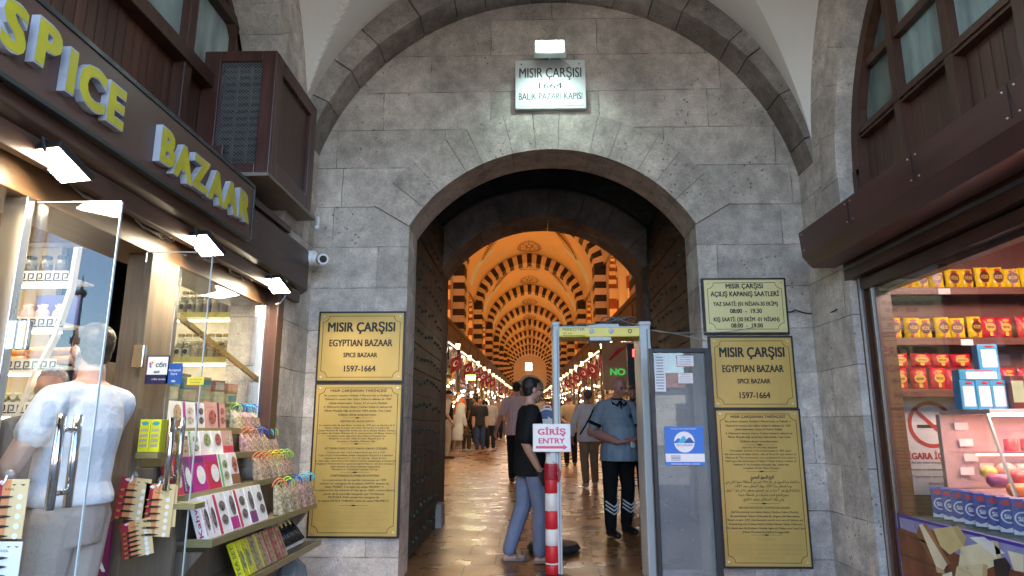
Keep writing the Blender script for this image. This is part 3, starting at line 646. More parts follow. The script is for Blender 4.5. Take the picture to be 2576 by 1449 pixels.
plaque('tall brass history plaque with Spanish, Russian and French text left of the gate', lx0, lx1, wz(890, 1349), wz(890, 968),
       [('MISIR ÇARŞISININ TARİHÇESİ', .04, .017, .66, .02)] + rows(TR, (.073, .098, .125, .151, .177, .204), (.80, .78, .68, .80, .78, .45), .0135)
       + [('HISTORIA DEL BAZAR EGIPCIO', .249, .0125, .39, .01)] + rows(ES, (.275, .293, .311, .329, .347, .365, .383), (.88, .75, .90, .90, .68, .64, .45), .0115)
       + [('ИСТОРИЯ ЕГИПЕТСКОГО РЫНКА (РЫНКА СПЕЦИЙ)', .431, .013, .72, .01)] + [(l, y, .0115, w_, .006) for l, y, w_ in zip(RU, (.457, .476, .495, .513, .532, .551, .569), (.68, .86, .72, .92, .90, .57, .53))]
       + [("L'HISTORIQUE DU MARCHE EGYPTIEN", .610, .0135, .56, .01)] + rows(FRN, (.638, .661, .683, .704, .728, .750, .773), (.73, .79, .68, .92, .69, .58, .81), .0135),
       M_BRASS, rules=(.226, .401, .589, .804),
       faded=[('エジプト市場の歴史', .825, .012, .32), ('この市場の建設は、1597年にムラト三世の妻であり、', .846, .013, .88), ('メフメト三世の母サフィエの命により', .87, .013, .62), ('始まりました。1664年にトゥルハンの命により、', .894, .013, .84), ('建築家ムスタファ・アガが', .918, .013, .5), ('新しいモスクの複合施設として完成させました。', .943, .013, .8)])
rx0, rx1 = wx(1770, 705), wx(1971, 705)
plaque('small pale brass plaque of opening hours, highest of the three right of the gate', rx0, rx1, wz(1870, 836), wz(1870, 704),
       [('MISIR ÇARŞISI', .12, .095, .46, .026), ('AÇILIŞ KAPANIŞ SAATLERİ', .27, .095, .85, .026), ('YAZ SAATİ: (01 NİSAN-30 EKİM)', .46, .08, .80, .024), ('08:00  -  19.30', .595, .085, .39, .026), ('KIŞ SAATİ: (30 EKİM -01 NİSAN)', .755, .08, .81, .024), ('08:00  -  19.00', .87, .085, .39, .026)], M_BRASS2)
rx0, rx1 = wx(1787, 850), wx(1989, 850)
plaque('square brass plaque between two others right of the gate', rx0, rx1, wz(1890, 1025), wz(1890, 850), BIG, M_BRASS)
plaque('tall brass history plaque with Arabic and German text right of the gate', rx0 + .01, rx1 + .01, wz(1920, 1425), wz(1920, 1033),
       [('MISIR ÇARŞISININ TARİHÇESİ', .04, .017, .66, .02)] + rows(TR, (.071, .10, .124, .151, .175, .204), (.80, .79, .57, .81, .75, .46), .0135)
       + [('HISTORY OF THE SPICE BAZAAR', .245, .0125, .42, .01)] + rows(EN, (.265, .288, .311, .333, .356, .378), (.74, .86, .84, .85, .66, .44))
       + [(arabic('تاريخ السوق المصري'), .435, .022, .28, .02)] + [(arabic(a), y, .017, w_, .01) for a, y, w_ in (('بدا انشاء هذا السوق في عام ١٥٩٧ بامر من السلطانة صفية التي هي', .467, .88), ('زوجة السلطان مراد ٣ الثالث ووالدة السلطان محمد ٣ الثالث', .494, .68), ('تم انشاء السوق بعد ٦٧ سنة من قبل المعماري مصطفى اغا في عام ١٦٦٤ وهو', .521, .87), ('مجمع الجامع الجديد بتعليمات من السلطانة خديجة', .55, .60), ('وهي والدة السلطان محمد ٤ الرابع', .578, .48))]
       + [('DIE GESCHICHTE DES ÄGYPTISCHEN BASARS', .633, .0125, .60, .01)] + rows(DE, (.66, .686, .71, .736, .762, .785), (.79, .81, .89, .87, .91, .55), .013),
       M_BRASS, rules=(.227, .401, .607, .805),
       faded=[('埃及市场的历史', .833, .014, .24), ('此市场是1597年由皇后萨菲耶，即皇后亚和太后默德三世', .868, .014, .80), ('的母亲下令建造的。建筑67年以后，由穆罕默德四世的母亲哈', .895, .014, .90), ('提杰苏丹下令，由建筑师穆斯塔法阿加于1664', .922, .014, .83), ('年以新清真寺庭院形式完成。', .95, .014, .4)])
# marble name stone and its floodlight
M_MARBLE = mat('white_marble', (.62, .64, .62), .5, var=.08, scale=5, bump=.12, bscale=25)
m0, m1 = at(1296, 152, Y=5.93), at(1475, 272, Y=5.93)
t = thing('marble_tablet', 'white marble name tablet dated 1664 above the gate arch', 'tablet', ((m0.x + m1.x) / 2, 6.0, m1.z)); W, Hh = m1.x - m0.x, m0.z - m1.z
p = MB(); p.bx(-W / 2, W / 2, -.07, .02, 0, Hh); p.build('slab', M_MARBLE, t, bevel=.006)
p = MB(); q = .03
for a in ((-W / 2 + q, W / 2 - q, q, q + .006), (-W / 2 + q, W / 2 - q, Hh - q - .006, Hh - q), (-W / 2 + q, -W / 2 + q + .006, q, Hh - q), (W / 2 - q - .006, W / 2 - q, q, Hh - q)): p.bx(a[0], a[1], -.074, -.068, a[2], a[3])
p.build('raised_border', M_MARBLE, t)
p = MB(); 
for tx, fy, fh, fw_ in (('MISIR ÇARŞISI', .26, .21, .88), ('1664', .53, .13, .33), ('BALIK PAZARI KAPISI', .745, .145, .90)): p.text(tx, (0, -.0715, Hh * (1 - fy)), fh * Hh, fw_ * W, bold=.012)
for x_, z_ in ((-W / 2 + .06, Hh - .045), (W / 2 - .06, Hh - .045), (0, .07)): p.disc((x_, -.0715, z_), (1, 0, 0), (0, 0, 1), .008, 8)
p.build('lettering', mat('carved_ink', (.05, .055, .05), .8), t, fix=False)
M_ALU = mat('white_aluminium', (.5, .52, .5), .5, .3)
a0, a1 = at(1342, 93, Y=5.72), at(1425, 141, Y=5.72); cx, W, Hh = (a0.x + a1.x) / 2, a1.x - a0.x, a0.z - a1.z
t = thing('floodlight', 'cool white floodlight glowing above the marble name tablet', 'floodlight', (cx, 5.72, a1.z))
tilt = Matrix.Rotation(rad(-22), 3, 'X')
p = MB(); c = Vector((0, .04, Hh / 2)); p.box(c, (W, .06, Hh), M=tilt); p.build('housing', M_ALU, t, bevel=.008)
n_ = tilt @ Vector((0, -1, 0)); up = tilt @ Vector((0, 0, 1)); o = c + n_ * .032; p = MB(); u = Vector((1, 0, 0))
p.quad(*[o + u * sx * (W / 2 - .025) + up * sz * (Hh / 2 - .022) for sx, sz in ((-1, -1), (1, -1), (1, 1), (-1, 1))]); p.build('lens', emit_mat('cool_lamp', (.80, 1, .97), 5), t)
p = MB(); p.tube([(0, .28, Hh * .4), (0, .08, Hh * .5)], .012); p.tube([(.1, .06, .02), (.2, .16, -.02), (.26, .27, -.07)], .005); p.build('bracket', M_ALU, t)
lamp('cool_beam', 'SPOT', (cx, 5.50, a1.z + .04), 4.6, (.72, 1, .95), .08, target=(cx, 6.02, a1.z - 1.25), spot=(rad(128), .9))

# ---------------------------------------------------------------- walk-through metal detector
M_PUTTY = mat('detector_grey', (.46, .50, .50), .4, var=.06, scale=3)
M_YEL = mat('detector_yellow', (.82, .66, .10), .4, var=.05)
t = thing('metal_detector', 'grey walk-through metal detector arch with a yellow header', 'metal detector', (.68, 6.15, 0)); zt = at(1400, 815, Y=6.15).z
for x, wd in ((at(1400, 1000, Y=6.15).x, .062), (at(1626, 1000, Y=6.15).x, .10)):
    p = MB(); p.bx(x - .68 - wd / 2, x - .68 + wd / 2, -.07, .30, 0, zt); p.bx(x - .68 - wd / 2 - .006, x - .68 + wd / 2 + .006, -.076, .306, zt - .03, zt + .012); p.build('post', M_PUTTY, t, bevel=.012)
    p = MB(); p.bx(x - .68 + wd * .1, x - .68 + wd * .24, -.0735, -.069, .02, zt - .06); p.build('post_groove', mat('groove_grey', (.2, .22, .22), .5), t)
hx0, hx1 = at(1408, 830, Y=6.15).x - .68, at(1612, 830, Y=6.15).x - .68; hz0, hz1 = at(1500, 849, Y=6.15).z, at(1500, 824, Y=6.15).z
p = MB(); p.bx(hx0 - .01, hx1 + .01, -.055, .29, hz0, hz1); p.build('header', M_YEL, t, bevel=.006)
p = MB(); p.bx(hx0 + .28, hx0 + .55, .0, .22, hz1 - .004, hz1 + .035); p.bx(hx0 - .01, hx1, -.058, -.02, hz1 - .012, hz1 + .004); p.bx(hx0 + .27, hx0 + .47, -.05, .2, hz0 - .035, hz0 + .003); p.build('control_box', M_PUTTY, t, bevel=.004)
p = MB(); hh = hz1 - hz0; y = -.0575
p.text('PERKOTEK', (hx0 + .025, y, hz1 - hh * .25), hh * .30, .205, align='L', bold=.0); p.text('SEC 256', (hx0 + .025, y, hz1 - hh * .66), hh * .16, .085, align='L'); p.quad((hx0 + .025, y, hz0 + .008), (hx0 + .23, y, hz0 + .008), (hx0 + .23, y, hz0 + .013), (hx0 + .025, y, hz0 + .013))
sx_ = hx0 + .64; p.quad((sx_ - .02, y, hz1 - .03), (sx_, y, hz1 - .022), (sx_ + .02, y, hz1 - .03), (sx_ + .017, y, hz0 + .04), (sx_, y, hz0 + .028), (sx_ - .017, y, hz0 + .04)); p.build('lettering', mat('header_ink', (.10, .08, .03), .6), t, fix=False)
p = MB(); p.quad((sx_ - .012, y - .002, hz1 - .034), (sx_ + .012, y - .002, hz1 - .034), (sx_ + .009, y - .002, hz0 + .046), (sx_, y - .002, hz0 + .038), (sx_ - .009, y - .002, hz0 + .046)); p.build('emblem', M_YEL, t, fix=False)
for k in (.29, .47):
    p = MB(); p.lathe([(.026, 0), (.024, -.012), (0, -.016)], (hx0 + k, -.055, hz1 - hh * .42), 16, 'Y'); p.build('signal_lamp', mat('lamp_grey', (.42, .48, .5), .3), t)
def wire(label, pts, r=.004, m=None, sag=0, name='cable'):
    mb = MB(); P_ = []
    for a, b in zip(pts, pts[1:]):
        a, b = Vector(a), Vector(b)
        for i in range(12): q = i / 12; P_.append(a + (b - a) * q - Vector((0, 0, sag * 4 * q * (1 - q))))
    P_.append(Vector(pts[-1])); mb.tube(P_, r, 5); return tag(mb.build(name, m or mat('grey_cable', (.25, .25, .25), .6), smooth=True), label, 'cable')
random.seed(4)
cx_, cz_ = .68 + hx0 + .55, hz1 + .05
P_ = [(cx_ + .10 * math.cos(a * .9) * (1 + .3 * math.sin(a * .37)) + .05 * math.sin(a * .21), 6.2 + .07 * math.sin(a * .9), cz_ + .028 * math.sin(a * 1.3) + .02) for a in [i * .35 for i in range(90)]]
mb = MB(); mb.tube([(.68 + hx0, 6.12, hz1 + .01), (.68 + hx0 + .2, 6.12, hz1 + .02)] + P_ + [(.68 + hx1, 6.12, hz1 + .02)], .006, 5); tag(mb.build('cable_coil', mat('coil_grey', (.10, .105, .11), .5), smooth=True), 'tangled grey cable coil lying on the metal detector header', 'cable')
dtop = Vector((.68 + hx1 + .08, 6.2, zt - .05))
wire('thin grey cable strung from the metal detector to the opening hours plaque', [dtop, at(1760, 835, Y=5.9), at(1900, 822, Y=5.9)], .004, sag=.02)
wire('thin grey cable sagging from the metal detector behind the framed glass panel', [dtop, at(1780, 858, Y=5.95)], .004, sag=-.01)
wire('black cable looped along the wall beside the opening hours plaque', [at(1972, 780, Y=5.98), at(2000, 779, Y=5.98), at(2060, 786, Y=5.98), at(2105, 778, X=2.52)], .006, M_BLK, .02)

# ---------------------------------------------------------------- framed glass panel right of the detector
gx0, gx1 = at(1636, 1000, Y=5.7).x, at(1792, 1000, Y=5.7).x; gt = at(1700, 877, Y=5.7).z
t = thing('glass_panel', 'free-standing glass panel in a black frame with notices stuck on it', 'glass panel', ((gx0 + gx1) / 2, 5.7, 0)); W = gx1 - gx0
p = MB()
for a in ((-W / 2, -W / 2 + .035, .0, gt), (W / 2 - .05, W / 2, .0, gt), (-W / 2 + .035, W / 2 - .05, gt - .035, gt), (-W / 2 + .035, W / 2 - .05, .02, .07)): p.bx(a[0], a[1], -.03, .03, a[2], a[3])
for s_ in (-1, 1): p.box((s_ * (W / 2 - .03), 0, .012), (.08, .5, .024))
p.build('frame', M_BLK, t, bevel=.004)
p = MB(); p.bx(-W / 2 + .03, W / 2 - .045, -.004, .004, .06, gt - .03); p.build('pane', glass_mat('dusty_glass', (.58, .66, .68), 1.6, .22), t)
M_PAPER = mat('white_paper', (.74, .74, .72), .7, var=.03)
M_TXT = mat('print_grey', (.22, .22, .25), .7)
def sheet(name, label, x0, x1, z0, z1, Y, n=5, edge=None, m=M_PAPER):
    q = thing(name, label, 'notice', ((x0 + x1) / 2, Y, z0)); w_, h_ = x1 - x0, z1 - z0
    a = MB(); a.bx(-w_ / 2, w_ / 2, -.001, .001, 0, h_); a.build('sheet', m, q)
    b = MB()
    for k in range(n):
        z = h_ * (1 - (k + .8) / (n + .8)); l = w_ * random.uniform(.30, .40); b.quad((-l, -.0016, z - h_ * .012 - .001), (l, -.0016, z - h_ * .012 - .001), (l, -.0016, z + h_ * .012), (-l, -.0016, z + h_ * .012))
    b.build('print', M_TXT, q, fix=False)
    if edge:
        b = MB()
        for e_ in ((-w_ / 2, w_ / 2, 0, .004), (-w_ / 2, w_ / 2, h_ - .004, h_), (-w_ / 2, -w_ / 2 + .004, .004, h_ - .004), (w_ / 2 - .004, w_ / 2, .004, h_ - .004)): b.quad((e_[0], -.0016, e_[2]), (e_[1], -.0016, e_[2]), (e_[1], -.0016, e_[3]), (e_[0], -.0016, e_[3]))
        b.build('border', edge, q, fix=False)
    return q
gp = lambda x, y: at(x, y, Y=5.69)
OR_ = mat('orange_border', (.65, .25, .08), .6)
sheet('notice', 'small white notice with orange border, higher of two on the glass panel', gp(1702, 900).x, gp(1745, 900).x, gp(1720, 922).z, gp(1720, 894).z, 5.693, 4, OR_)
sheet('notice', 'small white notice with orange border, lower of two on the glass panel', gp(1705, 950).x, gp(1744, 950).x, gp(1720, 965).z, gp(1720, 938).z, 5.693, 5, OR_)
sheet('notice', 'long crumpled white notice taped at the left edge of the glass panel', gp(1645, 900).x, gp(1672, 900).x, gp(1660, 985).z, gp(1660, 893).z, 5.693, 12)
s0, s1 = gp(1671, 1073), gp(1774, 1171)
q = thing('security_poster', 'blue and white poster with a mountain emblem on the glass panel', 'poster', ((s0.x + s1.x) / 2, 5.692, s1.z)); w_, h_ = s1.x - s0.x, s0.z - s1.z
M_BLUE = mat('poster_blue', (.035, .16, .55), .5, var=.04); M_CYAN = mat('poster_cyan', (.06, .42, .62), .5); M_DKB = mat('poster_navy', (.02, .09, .3), .5)
a = MB(); a.bx(-w_ / 2, w_ / 2, -.001, .001, 0, h_); a.build('sheet', M_BLUE, q)
a = MB(); a.disc((0, -.0018, h_ * .60), (1, 0, 0), (0, 0, 1), h_ * .27, 28); a.quad((-w_ / 2, -.0018, h_ * .09), (w_ / 2, -.0018, h_ * .09), (w_ / 2, -.0018, h_ * .30), (-w_ / 2, -.0018, h_ * .30)); a.text('Herşey Güvenlikle Başlar', (0, -.0018, h_ * .945), h_ * .035, w_ * .66); a.text('www.securiser.com.tr', (0, -.0018, h_ * .045), h_ * .045, w_ * .74, bold=.02); a.build('white_print', M_PAPER, q, fix=False)
for mm, x_, hh_ in ((M_BLUE, -.16, .13), (M_CYAN, -.03, .19), (M_DKB, .12, .15)):
    a = MB(); a.quad((w_ * (x_ - .14), -.0024 - x_ * .001, h_ * .57), (w_ * (x_ + .15), -.0024 - x_ * .001, h_ * .57), (w_ * (x_ + .03), -.0024 - x_ * .001, h_ * (.57 + hh_)), (w_ * (x_ - .02), -.0024 - x_ * .001, h_ * (.57 + hh_ * .9))); a.build('mountain', mm, q, fix=False)
a = MB(); a.text('SECURISER', (0, -.0026, h_ * .52), h_ * .055, w_ * .42)
for k in range(4): a.quad((-w_ * .36, -.0026, h_ * (.13 + k * .035)), (-w_ * .12, -.0026, h_ * (.13 + k * .035)), (-w_ * .12, -.0026, h_ * (.145 + k * .035)), (-w_ * .36, -.0026, h_ * (.145 + k * .035)))
a.build('lettering', M_DKB, q, fix=False)

# ---------------------------------------------------------------- entry sign on a striped bollard, round arrow sign behind
M_BOLR = mat('bollard_red', (.50, .015, .02), .42, var=.1); M_BOLW = mat('bollard_white', (.62, .60, .55), .5, var=.12, scale=14); M_WHITE = mat('sign_white', (.78, .78, .76), .4, var=.03)
bx_, by = at(1387, 1250, Y=6.1).x, 6.1
t = thing('bollard', 'red and white banded plastic bollard carrying the entry sign', 'bollard', (bx_, by, floor_z(by)))
p = MB(); zs = [at(1387, y_, Y=6.1).z - floor_z(by) for y_ in (1140, 1182, 1200, 1240, 1285, 1330, 1372, 1415, 1449)] + [.06, 0.0]
zs[-3] = .14
for k in range(10):
    p.cm = [1, 1, 0, 1, 0, 1, 0, 1, 0, 1][k]; z1, z0 = zs[k], zs[k + 1]; r = .054; r1 = .04 if k == 0 else r
    p.lathe([(r, z0 + .001), (r + .003, z0 + .006), (r1 + .002, z1 - .006), (r1, z1 - .001)], (0, 0, 0), 20)
p.smooth = False; p.build('post', [M_BOLR, M_BOLW], t, smooth=True)
p = MB(); p.cm = 0; p.lathe([(.058, .84), (.060, .86), (.060, .96), (.057, .98)], (0, 0, 0), 16); p.tube([(.05, -.02, .97), (.075, -.02, .90), (.06, -.02, .82)], .014, 6); p.build('tape', mat('red_tape', (.30, .012, .02), .3), t)
p = MB(); p.lathe([(.20, 0), (.20, .03), (.10, .06), (.06, .065)], (0, 0, 0), 20); p.build('base', M_BLK, t)
e0, e1 = at(1340, 1066, Y=6.03), at(1436, 1137, Y=6.03); W, Hh = e1.x - e0.x, e0.z - e1.z
t = thing('entry_sign', 'white board with pink entry lettering and arrow on the striped bollard', 'sign', ((e0.x + e1.x) / 2, 6.03, e1.z))
p = MB(); p.bx(-W / 2, W / 2, -.008, .008, 0, Hh); p.build('board', M_WHITE, t, bevel=.006)
M_PINK = mat('faded_pink', (.70, .10, .17), .5, var=.08); y = -.0095
p = MB(); p.text('GİRİŞ', (0, y, Hh * .72), Hh * .21, W * .72, bold=.05); p.text('ENTRY', (0, y, Hh * .40), Hh * .19, W * .68, bold=.04)
z = Hh * .165; p.quad((-W * .42, y, z - .011), (W * .30, y, z - .011), (W * .30, y, z + .011), (-W * .42, y, z + .011)); p.quad((W * .30, y, z - .024), (W * .42, y, z), (W * .30, y, z + .024)); p.build('lettering', M_PINK, t, fix=False)
p = MB(); p.bx(-.012, .03, .008, .02, -.08, Hh * .8); p.build('mounting_strap', M_PUTTY, t)
ry = 7.3; c = at(1377, 1060, Y=ry); R_ = 33.5 / F * ry * .98
t = thing('arrow_sign', 'round blue sign with a white arrow on a pole behind the entry sign', 'sign', (c.x, ry, floor_z(ry)))
cz = c.z - floor_z(ry)
p = MB(); p.lathe([(R_, -.006), (R_, .006)], (0, 0, cz), 32, 'Y'); p.build('rim', M_WHITE, t)
p = MB(); p.disc((0, -.0085, cz), (1, 0, 0), (0, 0, 1), R_ * .86, 32); p.build('blue_face', mat('road_blue', (.01, .035, .18), .35), t, fix=False)
p = MB(); k = R_ * .8; p.quad(*[(a * k, -.011, cz + b * k) for a, b in ((-.75, -.22), (.05, -.22), (.05, -.45), (.78, 0), (.05, .45), (.05, .22), (-.75, .22))]); p.disc((0, -.011, cz), (1, 0, 0), (0, 0, 1), R_ * .90, 32, R_ * .95); p.build('white_print', M_WHITE, t, fix=False)
p = MB(); p.tube([(R_ * .28 * math.cos(a), 0, cz + R_ + R_ * .18 * math.sin(a)) for a in [PI * i / 8 for i in range(9)]], .008, 6); p.build('hanger', M_WHITE, t)
p = MB(); p.tube([(.03, .03, .05), (.03, .03, cz)], .02, 10); p.build('pole', M_PUTTY, t)
p = MB(); p.lathe([(.26, 0), (.28, .03), (.25, .075), (.13, .09), (.05, .08)], (.05, .03, 0), 24); p.build('base', mat('rubber', (.02, .02, .02), .6), t)
# small things on the wall
def cctv(label, p, s=1., d=(.5, -.85, -.25)):
    t = thing('security_camera', label, 'camera', p); d = Vector(d).normalized(); a = MB(); a.ball((0, 0, 0), .045 * s, 14, 9); a.tube([(-.10 * s, .03, .02), (0, 0, .01)], .05 * s, 14); a.build('mount', M_WHITE, t, smooth=True)
    a = MB(); e = Vector((.05, -.03, -.005)) * s; a.tube([e - d * .06 * s, e + d * .07 * s], .036 * s, 14); a.build('barrel', M_WHITE, t); a = MB(); a.tube([e + d * .069 * s, e + d * .073 * s], .024 * s, 12); a.build('lens', M_BLK, t); return t
cctv('white security camera under the end of the dark wood fascia', at(792, 652, X=-1.93), 1.35)
# ================================================================ the spice shop on the left
W_RED = wood_mat('red_brown_boards', (.045, .014, .008), (.115, .040, .022), 'Z', .38, .085, 'Y')
W_DK = wood_mat('dark_varnish', (.030, .012, .008), (.075, .032, .020), 'Y', .35)
W_DKZ = wood_mat('dark_varnish_upright', (.035, .014, .009), (.085, .036, .022), 'Z', .38)
W_LAM = wood_mat('grey_brown_laminate', (.11, .078, .052), (.21, .16, .115), 'Z', .45)
W_HEAD = wood_mat('mid_brown_beam', (.13, .065, .03), (.23, .125, .06), 'Y', .35)
M_SIGNB = mat('sign_maroon', (.10, .050, .036), .38, var=.10, scale=2)
M_STEEL = mat('brushed_steel', (.62, .62, .60), .28, .95, .05, 4, stretch=(1, 1, .1))
M_CHROME = mat('chrome', (.75, .75, .75), .08, 1., .02)
M_CEIL = mat('white_ceiling', (.78, .74, .68), .7, var=.03)
M_WALLC = mat('cream_wall', (.42, .34, .24), .7, var=.05)
M_LIME = mat('gold_lime_edge', (.46, .42, .10), .35, .2, .06)
M_EDGE = mat('gold_brown_edge', (.27, .225, .10), .4, .15, .1)
M_GLS = glass_mat('shop_glass', (.97, .985, .98), 1.45, .004)
M_WARM = emit_mat('warm_strip', (1, .86, .62), 2)
M_GILT = mat('gilt', (.42, .30, .12), .4, .5, .5, 30, .6, 40)
shop = thing('spice_shop', 'glass fronted spice shop with a dark wood fascia on the left of the gate', 'shop', (-2.2, 3.5, 0))
S = lambda mb, name, m, **k: mb.build(name, m, shop, loc=(2.2, -3.5, 0), **k)
# upper boards with windows, in the arch
ub = MB(); ub.prism([(1.56, 2.9)] + [(p[0], p[1]) for p in arc((3.4, 3.35), 1.86, -PI / 2, PI / 2, 30)] + [(5.24, 2.9)], 'yz', -2.44, -2.49); S(ub, 'boarding', W_RED)
tr = MB()
for y in (1.9, 3.0, 4.16, 4.86): tr.bx(-2.45, -2.36, y - .05, y + .05, 2.9 if y > 4 else 3.85, 5.16 if 2 < y < 4.5 else 4.75)
tr.bx(-2.45, -2.34, 1.6, 5.2, 3.82, 3.93); tr.bx(-2.45, -2.35, 1.9, 4.9, 4.52, 4.60)
wedge_ring(tr, lambda t: (3.4 + 1.78 * math.sin(t), 3.35 + 1.78 * math.cos(t)), lambda t: (3.4 + 1.858 * math.sin(t), 3.35 + 1.858 * math.cos(t)), 'yz', -2.36, -2.45, cuts(-PI / 2, PI / 2, 8), gap=0, jit=0)
S(tr, 'window_frame', W_DKZ, bevel=.006)
M_WIN = mat('pale_window_glass', (.20, .25, .23), .08, var=.5, scale=1.5, spec=.8); M_WINL = mat('curtained_window_glass', (.30, .36, .33), .12, var=.45, scale=2.2, stretch=(1, 3, .6), spec=.8)
for y0, y1, z0, z1 in ((3.05, 4.11, 3.93, 4.52), (3.05, 4.11, 4.60, 5.1), (4.21, 4.81, 3.93, 4.52), (1.95, 2.95, 3.93, 4.52), (4.21, 4.6, 4.6, 4.8)):
    p = MB(); p.bx(-2.435, -2.425, y0, y1, z0, z1); S(p, 'window_pane', M_WIN if y0 < 4 else M_WINL)
# fascia, soffit and beams
p = MB(); p.prism([(-2.44, 2.92), (-2.0, 2.92), (-1.97, 2.88), (-1.97, 2.54), (-2.02, 2.5), (-2.44, 2.5)], 'xz', 1.5, 5.74); p.bx(-2.44, -1.99, 1.5, 5.3, 2.935, 2.99); S(p, 'fascia', W_DK, bevel=.006)
p = MB(); p.bx(-2.40, -2.0, 1.5, 5.25, 2.462, 2.498); p.bx(-2.03, -1.985, 1.5, 5.6, 2.40, 2.497); p.bx(-2.24, -2.17, 1.5, 5.25, 2.41, 2.46); S(p, 'soffit', W_DK, bevel=.004)
p = MB(); p.bx(-2.40, -2.105, 1.5, 5.19, 2.30, 2.455); p.bx(-3.1, -2.41, 3.52, 3.62, 2.36, 2.9); S(p, 'header_beam', W_HEAD, bevel=.005)
p = MB(); p.bx(-2.03, -2.01, 1.6, 3.3, 2.505, 2.53); S(p, 'pale_wood_strip', wood_mat('pale_wood', (.30, .19, .09), (.42, .28, .15), 'Y', .5))
p = MB(); p.bx(-2.24, -2.10, 3.55, 3.83, 0, 2.3); S(p, 'column', W_LAM, bevel=.004)
for a in ((-2.16, -2.10, 3.832, 3.875), (-2.14, -2.085, 5.13, 5.17), (-2.2, -2.10, 2.60, 2.645)): p = MB(); p.bx(*a, 0, 2.3); S(p, 'aluminium_frame', M_STEEL, bevel=.004)
p = MB(); p.bx(-2.16, -2.0, 5.172, 5.30, 0, 2.5); S(p, 'door_jamb', W_DKZ, bevel=.006)
p = MB(); p.bx(-2.128, -2.118, 3.87, 5.14, .75, 2.3); S(p, 'window_glass', M_GLS)
p = MB(); p.prism([(3.88, 2.02), (3.88, 1.985), (5.13, 1.69), (5.13, 1.725)], 'yz', -2.112, -2.092); S(p, 'brass_rail', mat('brass_rail', (.55, .42, .2), .3, .9))
# the room
p = MB(); p.bx(-5.6, -4.36, 5.9, 5.97, 0, 3.3); p.bx(-3.62, -2.45, 5.9, 5.97, 0, 3.3); p.bx(-4.36, -3.62, 5.9, 5.97, 3.0, 3.3); p.bx(-5.67, -5.6, 2.5, 5.97, 0, 3.3); p.bx(-5.6, -2.2, 2.44, 2.5, 0, 3.3); S(p, 'inner_wall', M_WALLC)
p = MB(); p.bx(-5.6, -2.45, 2.45, 5.97, 3.3, 3.36); S(p, 'inner_ceiling', M_CEIL)
p = MB(); p.bx(-5.6, -2.1, 2.5, 5.9, -.008, .02); S(p, 'inner_floor', mat('shop_tiles', (.35, .30, .25), .25))
for y in (2.9, 3.8, 4.9):
    p = MB(); p.bx(-5.2, -2.7, y - .03, y + .03, 3.27, 3.297); S(p, 'ceiling_strip_light', emit_mat('ceiling_strip', (1, .93, .80), 2.5))
lamp('shop_ceiling_light', 'AREA', (-3.9, 4.2, 3.24), 3.6, (1, .90, .74), 2.4, 2.6, (-3.8, 3.6, 0))
p = MB(); p.bx(-4.8, -3.2, 7.5, 7.6, 0, 3.2); p.bx(-4.85, -4.8, 5.975, 7.6, 0, 3.2); p.bx(-3.2, -3.15, 5.975, 7.6, 0, 3.2); p.bx(-4.85, -3.15, 5.975, 7.6, 3.2, 3.25); S(p, 'dark_doorway', mat('unlit_doorway', (.008, .008, .008), .7))  # recess walls coloured near-black to stand for an unlit room
p = MB(); p.bx(-5.5, -4.38, 5.84, 5.90, 3.0, 3.16); p.bx(-3.6, -2.5, 5.84, 5.90, 3.0, 3.16); S(p, 'gilt_frieze', M_GILT)
p = MB(); p.bx(-2.9, -2.46, 5.80, 5.86, .9, 1.62); p.bx(-3.58, -2.46, 5.83, 5.89, .9, 1.66); S(p, 'cream_panel', wood_mat('cream_panel', (.40, .30, .16), (.52, .41, .25), 'Z', .5))

# sign board with raised letters
t = thing('shop_sign', 'maroon sign board with raised yellow letters on the dark wood fascia', 'sign', (-1.97, 1.6, 2.63))
p = MB(); p.bx(0, .035, 0, 2.80, 0, .365); p.build('board', M_SIGNB, t, bevel=.004)
M_TEAL = mat('dark_edge', (.03, .035, .035), .35, .0)
p = MB(); p.bx(0, .042, 0, 2.81, .365, .392); p.bx(0, .042, 0, 2.81, -.022, 0); p.bx(0, .042, 2.80, 2.815, 0, .365); p.build('edge_trim', M_TEAL, t, bevel=.003)
M_LILAC = mat('letter_side', (.40, .41, .45), .35); M_LYEL = mat('letter_yellow', (.52, .44, .02), .38, var=.16, scale=9)
for ch, y, z, sl in (('S', 2.165, 2.80, 0), ('P', 2.34, 2.825, 0), ('I', 2.478, 2.80, 0), ('C', 2.615, 2.80, 0), ('E', 2.785, 2.80, 0), ('B', 3.235, 2.79, 0), ('A', 3.40, 2.775, 0), ('Z', 3.59, 2.785, 0), ('A', 3.79, 2.78, 0), ('A', 3.985, 2.785, 0), ('R', 4.19, 2.795, 0)):
    p = MB(); o = (.037, y - 1.6, z - 2.63 + .005); p.text(ch, o, .185, None, (0, 1, 0), (0, 0, 1), bold=.055, xs=.98, ext=.036, nrm=(1, 0, 0)); le = p.build('letter', M_LILAC, t)
    p = MB(); p.text(ch, (.0745, o[1], o[2]), .185, None, (0, 1, 0), (0, 0, 1), bold=.05, xs=.98); p.build('letter_face', M_LYEL, le, fix=False)
